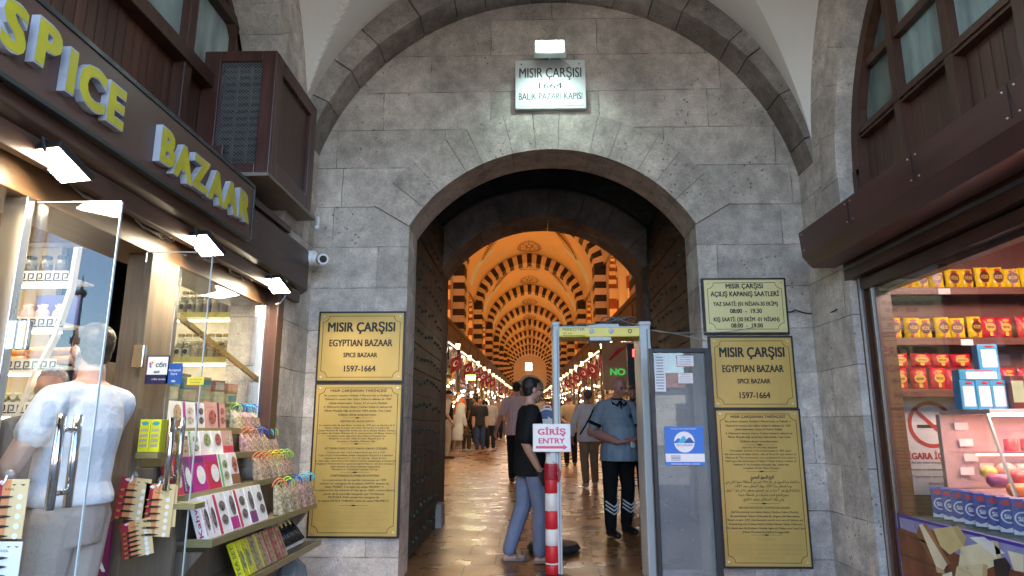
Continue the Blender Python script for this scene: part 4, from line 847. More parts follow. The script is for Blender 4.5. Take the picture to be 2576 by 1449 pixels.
# floodlights under the fascia
fl = [('nearest and largest', 2.54), ('middle', 3.78), ('farthest', 4.93)]
for k, (nm, y) in enumerate(fl):
    t = thing('floodlight', ['warm floodlight under the fascia, nearest to the glass door', 'warm floodlight under the fascia, second along, below the raised letters', 'warm floodlight under the fascia, last along, beside the stone pier'][k], 'floodlight', (-1.93, y, 2.40), rad(0), 'floodlights under the shop fascia')
    ti = Matrix.Rotation(rad(-12), 3, 'Z') @ Matrix.Rotation(rad(-26), 3, 'X'); p = MB(); p.box((0, 0, .02), (.165, .20, .03), M=ti); p.build('housing', M_BLK, t, bevel=.006)
    p = MB(); e_ = [ti @ Vector((sx * .073, sy * .09, -.0158)) + Vector((0, 0, .02)) for sx, sy in ((-1, -1), (1, -1), (1, 1), (-1, 1))]; p.quad(*e_); p.build('lens', emit_mat('warm_lamp', (1, .87, .62), 8), t)
    p = MB(); p.tube([(0, -.1, .03), (-.02, -.1, .085), (-.02, .1, .085), (0, .1, .03)], .008, 6); p.build('bracket', M_BLK, t)
    lamp('warm_beam', 'AREA', (-1.90, y - .04, 2.33), 1.7, (1, .84, .60), .16, .3, (-1.85, y, 0))
random.seed(3)
for a, b, k in ((1.7, 2.4, 0), (2.7, 3.7, 1), (3.95, 4.8, 2)):
    pts = [(-2.08 + .02 * math.sin(i * 1.7 + k), a + (b - a) * i / 14, 2.44 + .022 * math.sin(i * .9 + k) - .02 * math.sin(PI * i / 14)) for i in range(15)]
    mb = MB(); mb.tube(pts, .006, 5); mb.tube([(x + .012 * math.sin(i), y, z + .014 * math.cos(i * 1.3)) for i, (x, y, z) in enumerate(pts)], .005, 5)
    mb.tube([(-2.05 + .03 * math.cos(q), b - .12 + .06 * math.sin(q), 2.42 + .025 * math.sin(q * 1.4)) for q in [i * .5 for i in range(26)]], .004, 5)
    tag(mb.build('lamp_cable', mat('pale_cable', (.42, .38, .34), .5), smooth=True), ['loose pale cable bunched under the fascia before the first floodlight', 'loose pale cable bunched under the fascia between first and second floodlights', 'loose pale cable bunched under the fascia between second and last floodlights'][k], 'cable')
mb = MB(); mb.tube([at(x, y, X=-1.99) for x, y in ((727, 708), (740, 716), (748, 712), (738, 704), (720, 702), (722, 725), (716, 748), (705, 762), (694, 765))], .006, 5); tag(mb.build('lamp_cable', mat('white_cable', (.6, .6, .58), .5), smooth=True), 'white cable hanging in a loop beside the last floodlight', 'cable')

# wooden air conditioner housing above the sign
ax0, ax1, ay0, ay1, az0, az1 = -2.44, -1.88, 4.48, 5.43, 3.145, 4.12
t = thing('air_conditioner_box', 'dark wooden air conditioner housing with a wire mesh grille above the shop sign', 'air conditioner box', (ax1, ay0, az0))
AC = lambda mb, n_, m, **k: mb.build(n_, m, t, loc=(-ax1, -ay0, -az0), **k)
p = MB()
p.bx(ax1 - .105, ax1, ay0, ay0 + .05, az0, az1); p.bx(ax0, ax0 + .14, ay0, ay0 + .05, az0, az1); p.bx(ax0 + .14, ax1 - .105, ay0, ay0 + .05, az1 - .085, az1); p.bx(ax0 + .14, ax1 - .105, ay0, ay0 + .05, az0, az0 + .075)
p.bx(ax1 - .06, ax1, ay0 + .05, ay0 + .15, az0, az1); p.bx(ax1 - .06, ax1, ay1 - .13, ay1, az0, az1); p.bx(ax1 - .06, ax1, ay0 + .15, ay1 - .13, az1 - .12, az1); p.bx(ax1 - .06, ax1, ay0 + .15, ay1 - .13, az0, az0 + .13)
p.bx(ax0, ax0 + .22, ay0 - .012, ay0 + .002, az0, az0 + .21)
AC(p, 'frame', wood_mat('red_varnish', (.045, .016, .011), (.10, .040, .030), 'Z', .32), bevel=.006)
p = MB(); p.bx(ax1 - .05, ax1 - .03, ay0 + .15, ay1 - .13, az0 + .13, az1 - .12); p.bx(ax0, ax1 - .06, ay1 - .02, ay1, az0, az1); p.bx(ax0, ax1 - .06, ay0 + .05, ay1, az1 - .03, az1); AC(p, 'side_panel', W_DKZ)
p = MB(); p.bx(ax0, ax1 + .012, ay0 - .02, ay1 + .1, az0 - .028, az0 - .002); AC(p, 'bottom_board', wood_mat('pale_ply', (.16, .13, .10), (.24, .20, .16), 'Y', .5))
p = MB(); nx_ = 26
gx0_, gx1_, gz0_, gz1_ = ax0 + .14, ax1 - .105, az0 + .075, az1 - .085
d = gz1_ - gz0_; wd = gx1_ - gx0_; st_ = .026
k = -d
while k < wd:
    for sg in (1, -1):
        a, b = max(0, k), min(wd, k + d)
        if b > a:
            za, zb_ = a - k, b - k
            if sg < 0: za, zb_ = d - za, d - zb_
            p.tube([(gx0_ + a, ay0 + .02, gz0_ + za), (gx0_ + b, ay0 + .02, gz0_ + zb_)], .0022, 4, False)
    k += st_
AC(p, 'wire_mesh', mat('galvanised_wire', (.26, .26, .25), .4, .7))
p = MB()
for i in range(15): p.box(((gx0_ + gx1_) / 2, ay0 + .10, gz0_ + .02 + i * (d - .04) / 14), (wd, .05, .012))
for x in (gx0_ + wd * .33, gx0_ + wd * .66): p.bx(x - .008, x + .008, ay0 + .07, ay0 + .085, gz0_, gz1_)
p.bx(gx0_ - .05, gx1_ + .05, ay0 + .16, ay0 + .6, gz0_, gz1_); AC(p, 'louvres', mat('dull_louvre', (.15, .135, .12), .5, .3, .25))
p = MB(); p.tube([at(800, 545, X=-1.88), at(800, 570, X=-1.88), at(797, 577, X=-1.88)], .012, 8); p.ball(at(797, 572, X=-1.88), .02); tag(p.build('drain_pipe', M_WHITE, smooth=True), 'short white drain pipe under the wooden air conditioner housing', 'pipe')

# ---------------------------------------------------------------- glass doors
def glass_door(y, label, x0=-2.10, x1=-1.735):
    t = thing('glass_door', label, 'door', (x0, y, 0.02))
    p = MB(); p.bx(0, x1 - x0, -.005, .005, .02, 2.27); p.build('pane', M_GLS, t)
    p = MB(); e_ = .0035
    p.bx(x1 - x0, x1 - x0 + e_, -.0055, .0055, .02, 2.27); p.bx(0, x1 - x0, -.0055, .0055, 2.27, 2.27 + e_); p.build('edge', mat('glass_edge', (.55, .62, .60), .2), t)
    for s_ in (-1, 1):
        h = MB(); h.tube([(x1 - x0 - .10, s_ * .05, 1.02), (x1 - x0 - .10, s_ * .05, 1.38)], .017, 12); h.tube([(x1 - x0 - .10, 0, 1.08), (x1 - x0 - .10, s_ * .05, 1.08)], .011, 10); h.tube([(x1 - x0 - .10, 0, 1.32), (x1 - x0 - .10, s_ * .05, 1.32)], .011, 10); h.build('handle', M_CHROME, t, smooth=True)
    h = MB(); h.bx(-.01, .05, -.012, .012, 1.64, 1.76); h.build('patch_fitting', M_CHROME, t, bevel=.004)
    return t
glass_door(2.66, 'open glass door leaf with chrome pull handles in front of the white shirted man')
glass_door(3.49, 'open glass door leaf with stickers, beside the stand of sweet boxes')
def sticker(name, label, x0, y0, x1, y1, Y, m):
    a, b = at(x0, y0, Y=Y), at(x1, y1, Y=Y); q = thing(name, label, 'sticker', ((a.x + b.x) / 2, Y, b.z)); w_, h_ = b.x - a.x, a.z - b.z
    p = MB(); p.bx(-w_ / 2, w_ / 2, -.0012, .0012, 0, h_); p.build('sheet', m, q); return q, w_, h_
q, w_, h_ = sticker('payment_sticker', 'white and navy payment sticker on the glass door', 371, 895, 421, 966, 3.482, mat('sticker_navy', (.02, .018, .06), .4))
p = MB(); p.bx(-w_ * .44, w_ * .44, -.002, -.0011, h_ * .33, h_ * .96); p.build('white_field', M_PAPER, q)
p = MB(); p.text('сбп', (w_ * .15, -.0026, h_ * .68), h_ * .17, w_ * .44, bold=.03); p.text('МИР', (0, -.0026, h_ * .42), h_ * .09, w_ * .26, bold=.03); p.build('lettering', M_INK, q, fix=False)
for k, (cc, a) in enumerate((((.5, .04, .03), 2.2), ((.06, .08, .4), 3.6), ((.55, .25, .02), .6))):
    p = MB(); o = Vector((-w_ * .26, -.0027 - k * .0003, h_ * .68)); p.quad(o, o + Vector((w_ * .12 * math.cos(a), 0, h_ * .14 * math.sin(a))), o + Vector((w_ * .13 * math.cos(a + 1.1), 0, h_ * .13 * math.sin(a + 1.1)))); p.build('logo', mat('logo_%d' % k, cc, .5), q, fix=False)
p = MB(); p.text('6 TLB  онлайн', (w_ * .1, -.0018, h_ * .17), h_ * .06, w_ * .6); p.build('small_print', M_PAPER, q, fix=False)
q, w_, h_ = sticker('payment_sticker', 'blue payment sticker beside the white one on the glass door', 421, 914, 456, 966, 3.482, mat('sticker_blue', (.02, .09, .32), .4))
p = MB(); p.text('Accepted', (0, -.002, h_ * .68), h_ * .13, w_ * .75); p.text('here', (0, -.002, h_ * .50), h_ * .13, w_ * .4); p.text('VISA', (0, -.002, h_ * .14), h_ * .1, w_ * .25, bold=.02); p.build('lettering', M_PAPER, q, fix=False)
q, w_, h_ = sticker('yellow_sticker', 'small yellow paper label on the glass door beside the blue sticker', 472, 949, 512, 968, 3.482, mat('label_yellow', (.75, .62, .05), .5))
p = MB(); p.text('ОПЛАТА', (0, -.002, h_ * .7), h_ * .2, w_ * .7); p.text('РУБЛЯМИ', (0, -.002, h_ * .3), h_ * .2, w_ * .6); p.build('lettering', M_INK, q, fix=False)
a, b = at(160, 1310, Y=3.50), at(266, 1455, Y=3.50)
q = thing('card_payment_poster', 'purple card payment poster low behind the white shirted man', 'poster', ((a.x + b.x) / 2, 3.50, b.z)); w_, h_ = b.x - a.x, a.z - b.z
p = MB(); p.bx(-w_ / 2, w_ / 2, 0, .02, -.5, h_); p.build('board', mat('poster_purple', (.16, .015, .075), .4), q)
p = MB(); p.text('VISA', (w_ * .1, -.002, h_ * .22), h_ * .20, w_ * .72, bold=.05); p.text('mastercard', (w_ * .12, -.002, h_ * .62), h_ * .06, w_ * .55); p.build('lettering', M_PAPER, q, fix=False)
for k, (x, cc) in enumerate(((.08, (.5, .02, .02)), (.26, (.65, .25, .02)))):
    p = MB(); p.disc((w_ * x, -.002 - k * .001, h_ * .82), (1, 0, 0), (0, 0, 1), h_ * .12, 20); p.build('circle_mark', mat('circle_%d' % k, cc, .5), q, fix=False)

# ---------------------------------------------------------------- jar shelves behind the window
t = thing('jar_shelves', 'wall shelves with gold lime edges and strip lights holding jars', 'shelves', (-2.95, 5.85, 0))
for z in (2.66, 2.12, 1.70) and (2.67, 2.40, 2.12):
    pass
SHZ = (2.68, 2.30, 1.92)
for z in SHZ:
    p = MB(); p.bx(-.44, .5, -.30, .0, z - .012, z + .008); p.build('shelf', M_CEIL, t)
    p = MB(); p.bx(-.44, .5, -.315, -.302, z - .035, z + .012); p.build('shelf_edge', M_LIME, t)
    p = MB(); p.bx(-.43, .48, -.28, -.25, z - .06, z - .045); p.build('strip_light', M_WARM, t)
p = MB(); p.bx(-.44, .5, -.012, .0, 1.62, 3.0); p.build('back_panel', mat('mirror_back', (.70, .66, .58), .3), t)
M_JAR = glass_mat('jar_glass', (.88, .90, .88), 1.5, .12); M_LID = mat('jar_lid', (.30, .22, .10), .35, .6); M_LIDS = mat('silver_lid', (.55, .52, .46), .3, .7)
M_SPICE = [mat('spice_%d' % i, c, .9, var=.3, scale=60) for i, c in enumerate(((.42, .38, .28), (.18, .10, .05), (.55, .50, .40), (.30, .22, .10), (.10, .07, .05)))]
def jar(x, y, z, r, h, spice, lid, label, group, bulge=0., lab=True):
    t = thing('spice_jar', label, 'jar', (x, y, z), 0, group)
    p = MB(); p.lathe([(r * .85, 0), (r, h * .08), (r * (1 + bulge), h * .4), (r, h * .7), (r * .72, h * .84), (r * .72, h * .88)], (0, 0, 0), 12); p.build('glass', M_JAR, t, smooth=True)
    p = MB(); p.lathe([(r * .78, .004), (r * .92, h * .1), (r * .93 * (1 + bulge), h * .4), (r * .9, h * .62)], (0, 0, 0), 10); p.build('contents', M_SPICE[spice], t, smooth=True)
    p = MB(); p.lathe([(r * .80, h * .86), (r * .82, h * .88), (r * .82, h * .98), (r * .76, h)], (0, 0, 0), 12); p.build('lid', lid, t)
    if lab:
        p = MB(); p.disc((0, -r * (1.04 + bulge), h * .38), (1, 0, 0), (0, 0, 1), (r * .55, h * .17), 12); p.build('paper_label', M_INK, t, fix=False)
    return t
def jar_row(n, x0, x1, y, z, r, h, kinds, label, group, **k):
    pr = {}
    for i in range(n):
        kd = kinds(i); x = x0 + (x1 - x0) * i / (n - 1)
        if kd not in pr: pr[kd] = jar(x, y, z, r, h, kd[0], kd[1], label, group, lab=kd[2], **k)
        else: dup(pr[kd], (x, y, z))
G_ = 'jars on the lime edged shelves'
kd = lambda i: (0, M_LIDS, True) if i < 4 else (4 if i % 2 else 1, M_LIDS, False)
jar_row(8, -3.34, -2.52, 5.60, 2.69, .052, .135, kd, 'bulbous jar in the lower layer on the top lime edged shelf', G_, bulge=.15)
jar_row(8, -3.34, -2.52, 5.60, 2.83, .052, .135, kd, 'bulbous jar in the upper layer on the top lime edged shelf', G_, bulge=.15)
kd2 = lambda i: (2, M_LIDS, True) if i < 7 else (3 if i % 2 else 1, M_LID, False)
jar_row(13, -3.35, -2.50, 5.60, 2.31, .034, .15, kd2, 'slim jar in the front row on the middle lime edged shelf', G_)
jar_row(9, -3.05, -2.52, 5.72, 2.36, .034, .17, lambda i: (3, M_LID, False), 'slim jar in the back row on the middle lime edged shelf', G_)
jar_row(13, -3.35, -2.50, 5.60, 1.93, .034, .13, kd2, 'slim jar in the front row on the lowest lime edged shelf', G_)
jar_row(9, -3.05, -2.52, 5.72, 1.98, .034, .17, lambda i: (3, M_LID, False), 'slim jar in the back row on the lowest lime edged shelf', G_)
# ---------------------------------------------------------------- white shelves with the meander edge
t = thing('white_shelves', 'white lit wall shelves with black meander fronts and a wavy end panel', 'shelves', (-4.2, 5.85, 0))
WZ = (2.62, 2.22, 1.86, 1.50)
for z in WZ:
    p = MB(); p.bx(-.9, .22, -.34, .0, z - .012, z + .008); p.bx(-.9, .22, -.352, -.342, z - .055, z + .055); p.build('shelf', M_CEIL, t)
    p = MB(); x = -.88
    while x < .18:
        for (dx, z0, w_, h_) in ((0, -.03, .012, .06), (0, .024, .05, .010), (.04, -.012, .012, .04), (.02, -.016, .028, .010), (0, -.036, .07, .010)): p.quad((x + dx, -.3535, z + z0), (x + dx + w_, -.3535, z + z0), (x + dx + w_, -.3535, z + z0 + h_), (x + dx, -.3535, z + z0 + h_))
        x += .075
    p.build('meander_band', M_INK, t, fix=False)
    p = MB(); p.bx(-.88, .2, -.33, -.30, z - .085, z - .065); p.build('strip_light', M_WARM, t)
pts = [(.22, 3.2), (.25, 2.9), (.24, 2.5), (.16, 2.1), (.02, 1.75), (-.06, 1.4), (-.16, .9), (-.22, 0)]
p = MB(); p.prism([(x + .03, z) for x, z in pts] + [(x - .005, z) for x, z in reversed(pts)], 'xz', -.36, -.30); p.build('wavy_end_panel', M_CEIL, t)
def cyl_item(name, label, cat, x, y, z, r, h, m, group, axis='Z', n=12):
    p = MB(); p.lathe([(r * .9, 0), (r, h * .06), (r, h * .94), (r * .9, h)], (0, 0, 0), n, axis); o = p.build(name, m, None, loc=(x, y, z), smooth=True); return tag(o, label, cat, group)
G_ = 'goods on the white shelves'
for i in range(5):
    jar(-4.68 + i * .14, 5.6, 2.63, .05, .2, 4, M_BLK, 'dark jar on the topmost white shelf', G_, lab=False)
M_PKB = mat('blue_pack', (.06, .07, .30), .5); M_PKW = mat('pale_pink_pack', (.62, .45, .42), .5, var=.3, scale=14); M_BREAD = mat('orange_pack', (.62, .26, .06), .35, var=.3, scale=6); M_ROLL = mat('green_roll', (.30, .30, .12), .5, var=.4, scale=30); M_ROLLE = mat('roll_end', (.62, .56, .40), .6)
p = MB(); p.bx(-.2, .2, 0, .02, 0, .28); tag(p.build('blue_carton', M_PKB, None, loc=(-4.22, 5.75, 2.23)), 'blue carton standing behind the tagged bags on the white shelves', 'carton')
for i in range(9):
    p = MB(); p.lathe([(.035, 0), (.048, .04), (.04, .10), (.018, .13), (.03, .16)], (0, 0, 0), 9); tag(p.build('tagged_bag', M_PKW, None, loc=(-4.6 + i * .07 + random.uniform(-.01, .01), 5.56 + .05 * (i % 2), 2.23), smooth=True), 'small pale pink tagged bag on the second white shelf', 'bag', G_)
for i in range(8):
    p = MB(); p.tube([(-.11, 0, 0), (-.09, 0, .005), (.09, 0, .012), (.11, 0, .0)], [.02, .036, .036, .018], 10); tag(p.build('orange_packet', M_BREAD, None, loc=(-4.6 + (i % 4) * .2, 5.58 + .02 * (i % 3), 1.905 + .075 * (i // 4)), smooth=True), 'plump orange packet heaped on the third white shelf', 'packet', G_)
for i in range(12):
    q = thing('green_roll', 'green sweet roll stacked end-on on the lowest white shelf', 'roll', (-4.5 + (i % 6) * .075 + .03 * (i // 6), 5.52, 1.54 + .062 * (i // 6)), 0, G_)
    p = MB(); p.lathe([(.03, 0), (.034, .01), (.034, .2)], (0, 0, 0), 10, 'Y'); p.build('body', M_ROLL, q, smooth=True); p = MB(); p.disc((0, -.001, 0), (1, 0, 0), (0, 0, 1), .026, 10); p.build('end', M_ROLLE, q, fix=False)
# counter with money and goods behind the window
def bundle(name, label, cat, x, y, z, d, m, group, top=None, rz=0.):
    t = thing(name, label, cat, (x, y, z), rz, group); p = MB(); p.box((0, 0, d[2] / 2), d); p.build('body', m, t, bevel=.003)
    p = MB(); p.quad((-d[0] * .42, -d[1] / 2 - .001, d[2] * .2), (d[0] * .42, -d[1] / 2 - .001, d[2] * .2), (d[0] * .42, -d[1] / 2 - .001, d[2] * .85), (-d[0] * .42, -d[1] / 2 - .001, d[2] * .85)); p.build('print', top or M_PAPER, t, fix=False); return t
t = thing('window_shelf', 'low shelf behind the window stacked with soap cartons', 'shelf', (-2.3, 4.5, 0)); p = MB(); p.bx(-.35, .15, -.6, .62, 1.30, 1.33); p.bx(-.35, .15, -.6, .62, 1.50, 1.515); p.bx(-.35, -.32, -.6, .62, 0, 1.75); p.build('board', W_LAM, t, bevel=.003)
random.seed(11)
cols = [(.30, .12, .10), (.50, .28, .18), (.12, .30, .14), (.55, .50, .30), (.10, .28, .26), (.45, .16, .14), (.35, .40, .22), (.50, .42, .34)]
CM = [mat('carton_%d' % i, c, .5, var=.25, scale=25) for i, c in enumerate(cols)]
for lv, z, nm in ((0, 1.333, 'lower'), (1, 1.518, 'upper')):
    for i in range(11):
        for k in range(2 if lv else 1): bundle('soap_carton', 'small patterned soap carton on the %s board of the window shelf' % nm, 'carton', -2.28 + .05 * (i % 2), 3.98 + i * .105, z + k * .075, (.09, .08, .07 + .01 * (i % 3)), random.choice(CM), 'soap cartons behind the window', random.choice(CM), PI / 2 - .4)

# ---------------------------------------------------------------- the stepped stand of sweets
st = thing('display_stand', 'stepped brown laminate stand with gold edged shelves full of sweet boxes', 'display stand', (-1.9, 4.5, 0))
D = lambda mb, n_, m, **k: mb.build(n_, m, st, loc=(1.9, -4.5, 0), **k)
TIER = ((-1.70, .755, 3.70, 5.48), (-1.86, .985, 3.62, 5.40), (-1.97, 1.175, 3.62, 5.34), (-2.06, 1.335, 3.62, 5.26))
for k, (x, z, y0, y1) in enumerate(TIER):
    p = MB(); p.bx(x - .20, x, y0, y1, z - .022, z); D(p, 'shelf', W_LAM, bevel=.002)
    p = MB(); p.bx(x, x + .008, y0 - .006, y1, z - .03, z + .012); p.bx(x - .14, x, y0 - .008, y0, z - .03, z + .012); D(p, 'shelf_edge', M_EDGE, bevel=.002)
p = MB(); p.bx(-2.08, -1.66, 4.12, 5.5, .455, .475); D(p, 'shelf', W_LAM, bevel=.002); p = MB(); p.bx(-1.66, -1.65, 4.11, 5.5, .445, .49); D(p, 'shelf_edge', M_EDGE, bevel=.002)
p = MB(); p.bx(-2.10, -1.70, 4.0, 5.5, .12, .14); D(p, 'shelf', W_LAM); p = MB(); p.bx(-1.70, -1.69, 4.0, 5.5, .11, .15); D(p, 'shelf_edge', M_EDGE)
p = MB(); p.prism([(-2.40, 0), (-1.84, 0), (-1.84, .73), (-1.875, .95), (-1.985, .95), (-1.985, 1.14), (-2.075, 1.14), (-2.075, 1.45), (-2.40, 1.45)], 'xz', 3.575, 3.612); D(p, 'side_panel', W_LAM, bevel=.002)
p = MB(); p.bx(-1.98, -1.93, 3.612, 5.45, 0, .95); p.prism([(-1.93, .70), (-1.74, .70), (-1.93, .46)], 'xz', 3.70, 3.74); p.prism([(-1.93, .70), (-1.74, .70), (-1.93, .46)], 'xz', 5.36, 5.40); D(p, 'inner_panel', W_LAM)
def sweet_box(label, x, y, z, w_, h_, dep, mats, tilt=12, words=None, wm=None, cat='box', win=None, style=0, group='sweet boxes on the display stand'):
    """a box leaning back on a shelf; its front faces the street; mats are the body, the band and the window colours"""
    t = thing('sweet_box', label, cat, (x, y, z), 0, group); M = Matrix.Rotation(rad(-tilt), 3, 'Y')
    p = MB(); p.box(M @ Vector((-dep / 2, 0, h_ / 2)), (dep, w_, h_), M=M); p.build('carton', mats[0], t, bevel=.003)
    T = lambda u, v, d=.0015: M @ Vector((d, u, v))
    p = MB()
    if style == 0: p.quad(T(-w_ * .49, h_ * .02), T(-w_ * .28, h_ * .02), T(-w_ * .28, h_ * .98), T(-w_ * .49, h_ * .98))
    elif style == 1: p.quad(T(-w_ * .46, h_ * .80), T(w_ * .46, h_ * .80), T(w_ * .46, h_ * .97), T(-w_ * .46, h_ * .97))
    else: p.quad(T(-w_ * .46, h_ * .04), T(w_ * .46, h_ * .04), T(w_ * .46, h_ * .34), T(-w_ * .46, h_ * .34))
    p.build('band', mats[1], t, fix=False)
    p = MB(); cv = .45 if style != 2 else .62
    for q in range(1 if style else 2):
        c = T(w_ * .10, h_ * (cv + (.22 if q else (-.0 if style else -.12))), .0025); p.disc(c, M @ Vector((0, 1, 0)), M @ Vector((0, 0, 1)), (w_ * (.30 if style else .26), h_ * (.26 if style else .13)), 14)
    p.build('picture', mats[2], t, fix=False)
    if words:
        p = MB(); Mu, Mv = M @ Vector((0, 0, 1)), M @ Vector((0, -1, 0))
        p.text(words, T(-w_ * .385, h_ * .5, .003), w_ * .13, h_ * .8, Mu, Mv, bold=.03)
        p.text(words, M @ Vector((-dep / 2, -w_ / 2 - .0012, h_ / 2)), dep * .42, h_ * .82, Mu, M @ Vector((-1, 0, 0)), bold=.03); p.build('lettering', wm or M_PAPER, t, fix=False)
    return t
B = lambda n_, c, r=.35: mat('box_' + n_, c, r, var=.10, scale=20)
WH, MG, PU, RD, GR, BR, PK, YL, DP, ST = B('white', (.70, .70, .70)), B('magenta', (.42, .02, .22)), B('purple', (.15, .02, .16)), B('red', (.50, .02, .07)), B('green', (.12, .45, .12)), B('brown', (.24, .10, .05)), B('rose', (.55, .30, .27)), B('yellow', (.72, .70, .02)), B('plum', (.09, .015, .05)), B('straw', (.45, .40, .26))
PH = [mat('photo_%d' % i, c, .3, var=.55, scale=40) for i, c in enumerate(((.10, .09, .10), (.36, .24, .14), (.30, .08, .07), (.22, .26, .12), (.45, .36, .28)))]
ORD = ['first', 'second', 'third', 'fourth', 'fifth', 'sixth', 'seventh', 'eighth', 'ninth', 'tenth', 'eleventh']
def tier_boxes(k, nm, y, items):
    x, z = TIER[k][0] if k < 4 else -1.66, TIER[k][1] if k < 4 else .475
    for i, (lk, w_, h_, mats, tl, wd, wm, sty) in enumerate(items):
        sweet_box('%s box, %s from the near end of the %s' % (lk, ORD[i], nm), x - .035, y + w_ / 2, z + .002, w_, h_, .055 if k < 4 else .05, mats, tl, wd, wm, style=sty); y += w_ + .006
    return y
Y1 = tier_boxes(0, 'lowest full tier', 3.735, [('plain white', .075, .235, (WH, WH, PH[0]), 20, 'Kahve', RD, 1), ('white and plum', .075, .235, (WH, WH, PH[0]), 20, 'Kahve', RD, 1), ('white speckled', .15, .235, (WH, RD, PH[0]), 20, None, None, 0), ('purple and white', .11, .235, (WH, MG, PH[0]), 20, None, None, 2), ('white with dark sweets', .15, .235, (WH, RD, PH[0]), 20, None, None, 0), ('plum striped', .11, .235, (WH, PU, PH[0]), 20, None, None, 2), ('white with black fruit', .15, .235, (WH, WH, PH[0]), 20, None, None, 0)])
Y2 = tier_boxes(1, 'second tier', 3.66, [('red', .10, .21, (RD, RD, WH), 16, 'Pişmaniye', None, 1), ('purple', .10, .21, (PU, PU, WH), 16, 'Pişmaniye', None, 1), ('purple with pale cake', .17, .21, (MG, PU, WH), 16, None, None, 1), ('crimson with pale cake', .17, .21, (RD, MG, WH), 16, None, None, 1), ('white and green', .13, .21, (WH, GR, PH[3]), 16, None, None, 0), ('white framed brown', .13, .21, (WH, BR, PH[2]), 16, None, None, 2)])
Y3 = tier_boxes(2, 'third tier', 3.66, [('dark slim', .09, .13, (DP, PU, PH[0]), 12, None, None, 1), ('brown nut', .13, .13, (BR, BR, PH[1]), 12, None, None, 1), ('olive nut', .10, .13, (ST, BR, PH[1]), 12, None, None, 1), ('green edged', .13, .155, (WH, GR, PH[3]), 12, 'Turkish Delight', None, 0), ('white with green nuts', .15, .155, (WH, WH, PH[3]), 12, None, None, 2), ('white with red nuts', .14, .155, (WH, WH, PH[2]), 12, None, None, 2), ('rose', .16, .155, (PK, RD, PH[4]), 12, None, None, 2)])
Y4 = tier_boxes(3, 'top tier', 3.64, [('plum', .10, .17, (DP, PU, WH), 8, 'Lokum', None, 1), ('white baklava', .15, .17, (WH, BR, PH[1]), 8, None, None, 2), ('pale baklava', .15, .17, (WH, BR, PH[1]), 8, None, None, 2), ('white and magenta', .15, .17, (WH, MG, PH[4]), 8, None, None, 0), ('white and black', .12, .17, (WH, PU, PH[0]), 8, None, None, 0), ('rose photo', .17, .18, (PK, PK, PH[2]), 8, None, None, 1), ('plum edged photo', .12, .18, (PK, DP, PH[2]), 8, None, None, 0)])
tier_boxes(4, 'bottom shelf', 4.18, [('yellow tea', .07, .22, (YL, YL, PH[3]), 24, 'TEA SET', BR, 1), ('lemon tea', .07, .22, (YL, YL, PH[3]), 24, 'TEA SET', BR, 1), ('yellow dotted', .12, .22, (PH[1], YL, PH[3]), 24, None, None, 0), ('brown and yellow', .12, .22, (PH[1], YL, PH[1]), 24, None, None, 0), ('brown and red', .10, .22, (PH[1], RD, PH[1]), 24, None, None, 0), ('dark red', .10, .22, (PH[2], RD, PH[1]), 24, None, None, 0), ('red striped', .10, .22, (PH[1], RD, PH[2]), 24, None, None, 0)])
for i in range(3): sweet_box('flat red and white box, %s on the lowest board of the stand' % ORD[i], -1.72 - .02 * i, 4.15 + i * .16, .142, .15, .10, .12, (WH, RD, PH[2]), 6, None, None, style=1)
# pouches with rope handles at the far end of the tiers
M_POUCH = [mat('pouch_%d' % i, c, .25, var=.6, scale=50) for i, c in enumerate(((.36, .26, .18), (.30, .20, .16), (.40, .34, .22), (.42, .24, .22)))]
ROPE = {n_: mat('rope_' + n_, c, .6) for n_, c in dict(blue=(.03, .10, .40), cyan=(.10, .50, .62), orange=(.65, .20, .10), yellow=(.70, .48, .06), green=(.35, .62, .06)).items()}
def pouch(label, x, y, z, h_, rope, pm):
    t = thing('gift_pouch', label, 'gift bag', (x, y, z), 0, 'rope handled pouches on the display stand')
    p = MB(); ld = [(-.045, 0, 0), (-.045, 0, .0)]
    w_ = .085; p.add([(-.04, -w_ / 2, 0), (.03, -w_ / 2, 0), (.03, w_ / 2, 0), (-.04, w_ / 2, 0), (-.05, -w_ / 2 - .004, h_ * .6), (.005, -w_ / 2 - .004, h_ * .6), (.005, w_ / 2 + .004, h_ * .6), (-.05, w_ / 2 + .004, h_ * .6), (-.055, -w_ / 2, h_), (-.045, -w_ / 2, h_), (-.045, w_ / 2, h_), (-.055, w_ / 2, h_)],
                     [(0, 1, 2, 3), (0, 1, 5, 4), (1, 2, 6, 5), (2, 3, 7, 6), (3, 0, 4, 7), (4, 5, 9, 8), (5, 6, 10, 9), (6, 7, 11, 10), (7, 4, 8, 11), (8, 9, 10, 11)]); p.build('pouch', pm, t, bevel=.006)
    p = MB(); [p.tube([(x_ + .034 * math.cos(a) + .012 * math.sin(a), .020 * math.cos(a), h_ - .018 + hh_ * math.sin(a)) for a in [PI * i / 12 for i in range(13)]], .0045, 6) for x_, hh_ in ((-.038, .062), (-.018, .048))]; p.build('rope_handle', ROPE[rope], t, smooth=True)
    p = MB(); p.quad((.012, -.03, h_ * .45), (.012, .01, h_ * .42), (.02, .005, h_ * .2), (.02, -.032, h_ * .22)); p.build('label_patch', M_POUCH[3], t, fix=False)
random.seed(5)
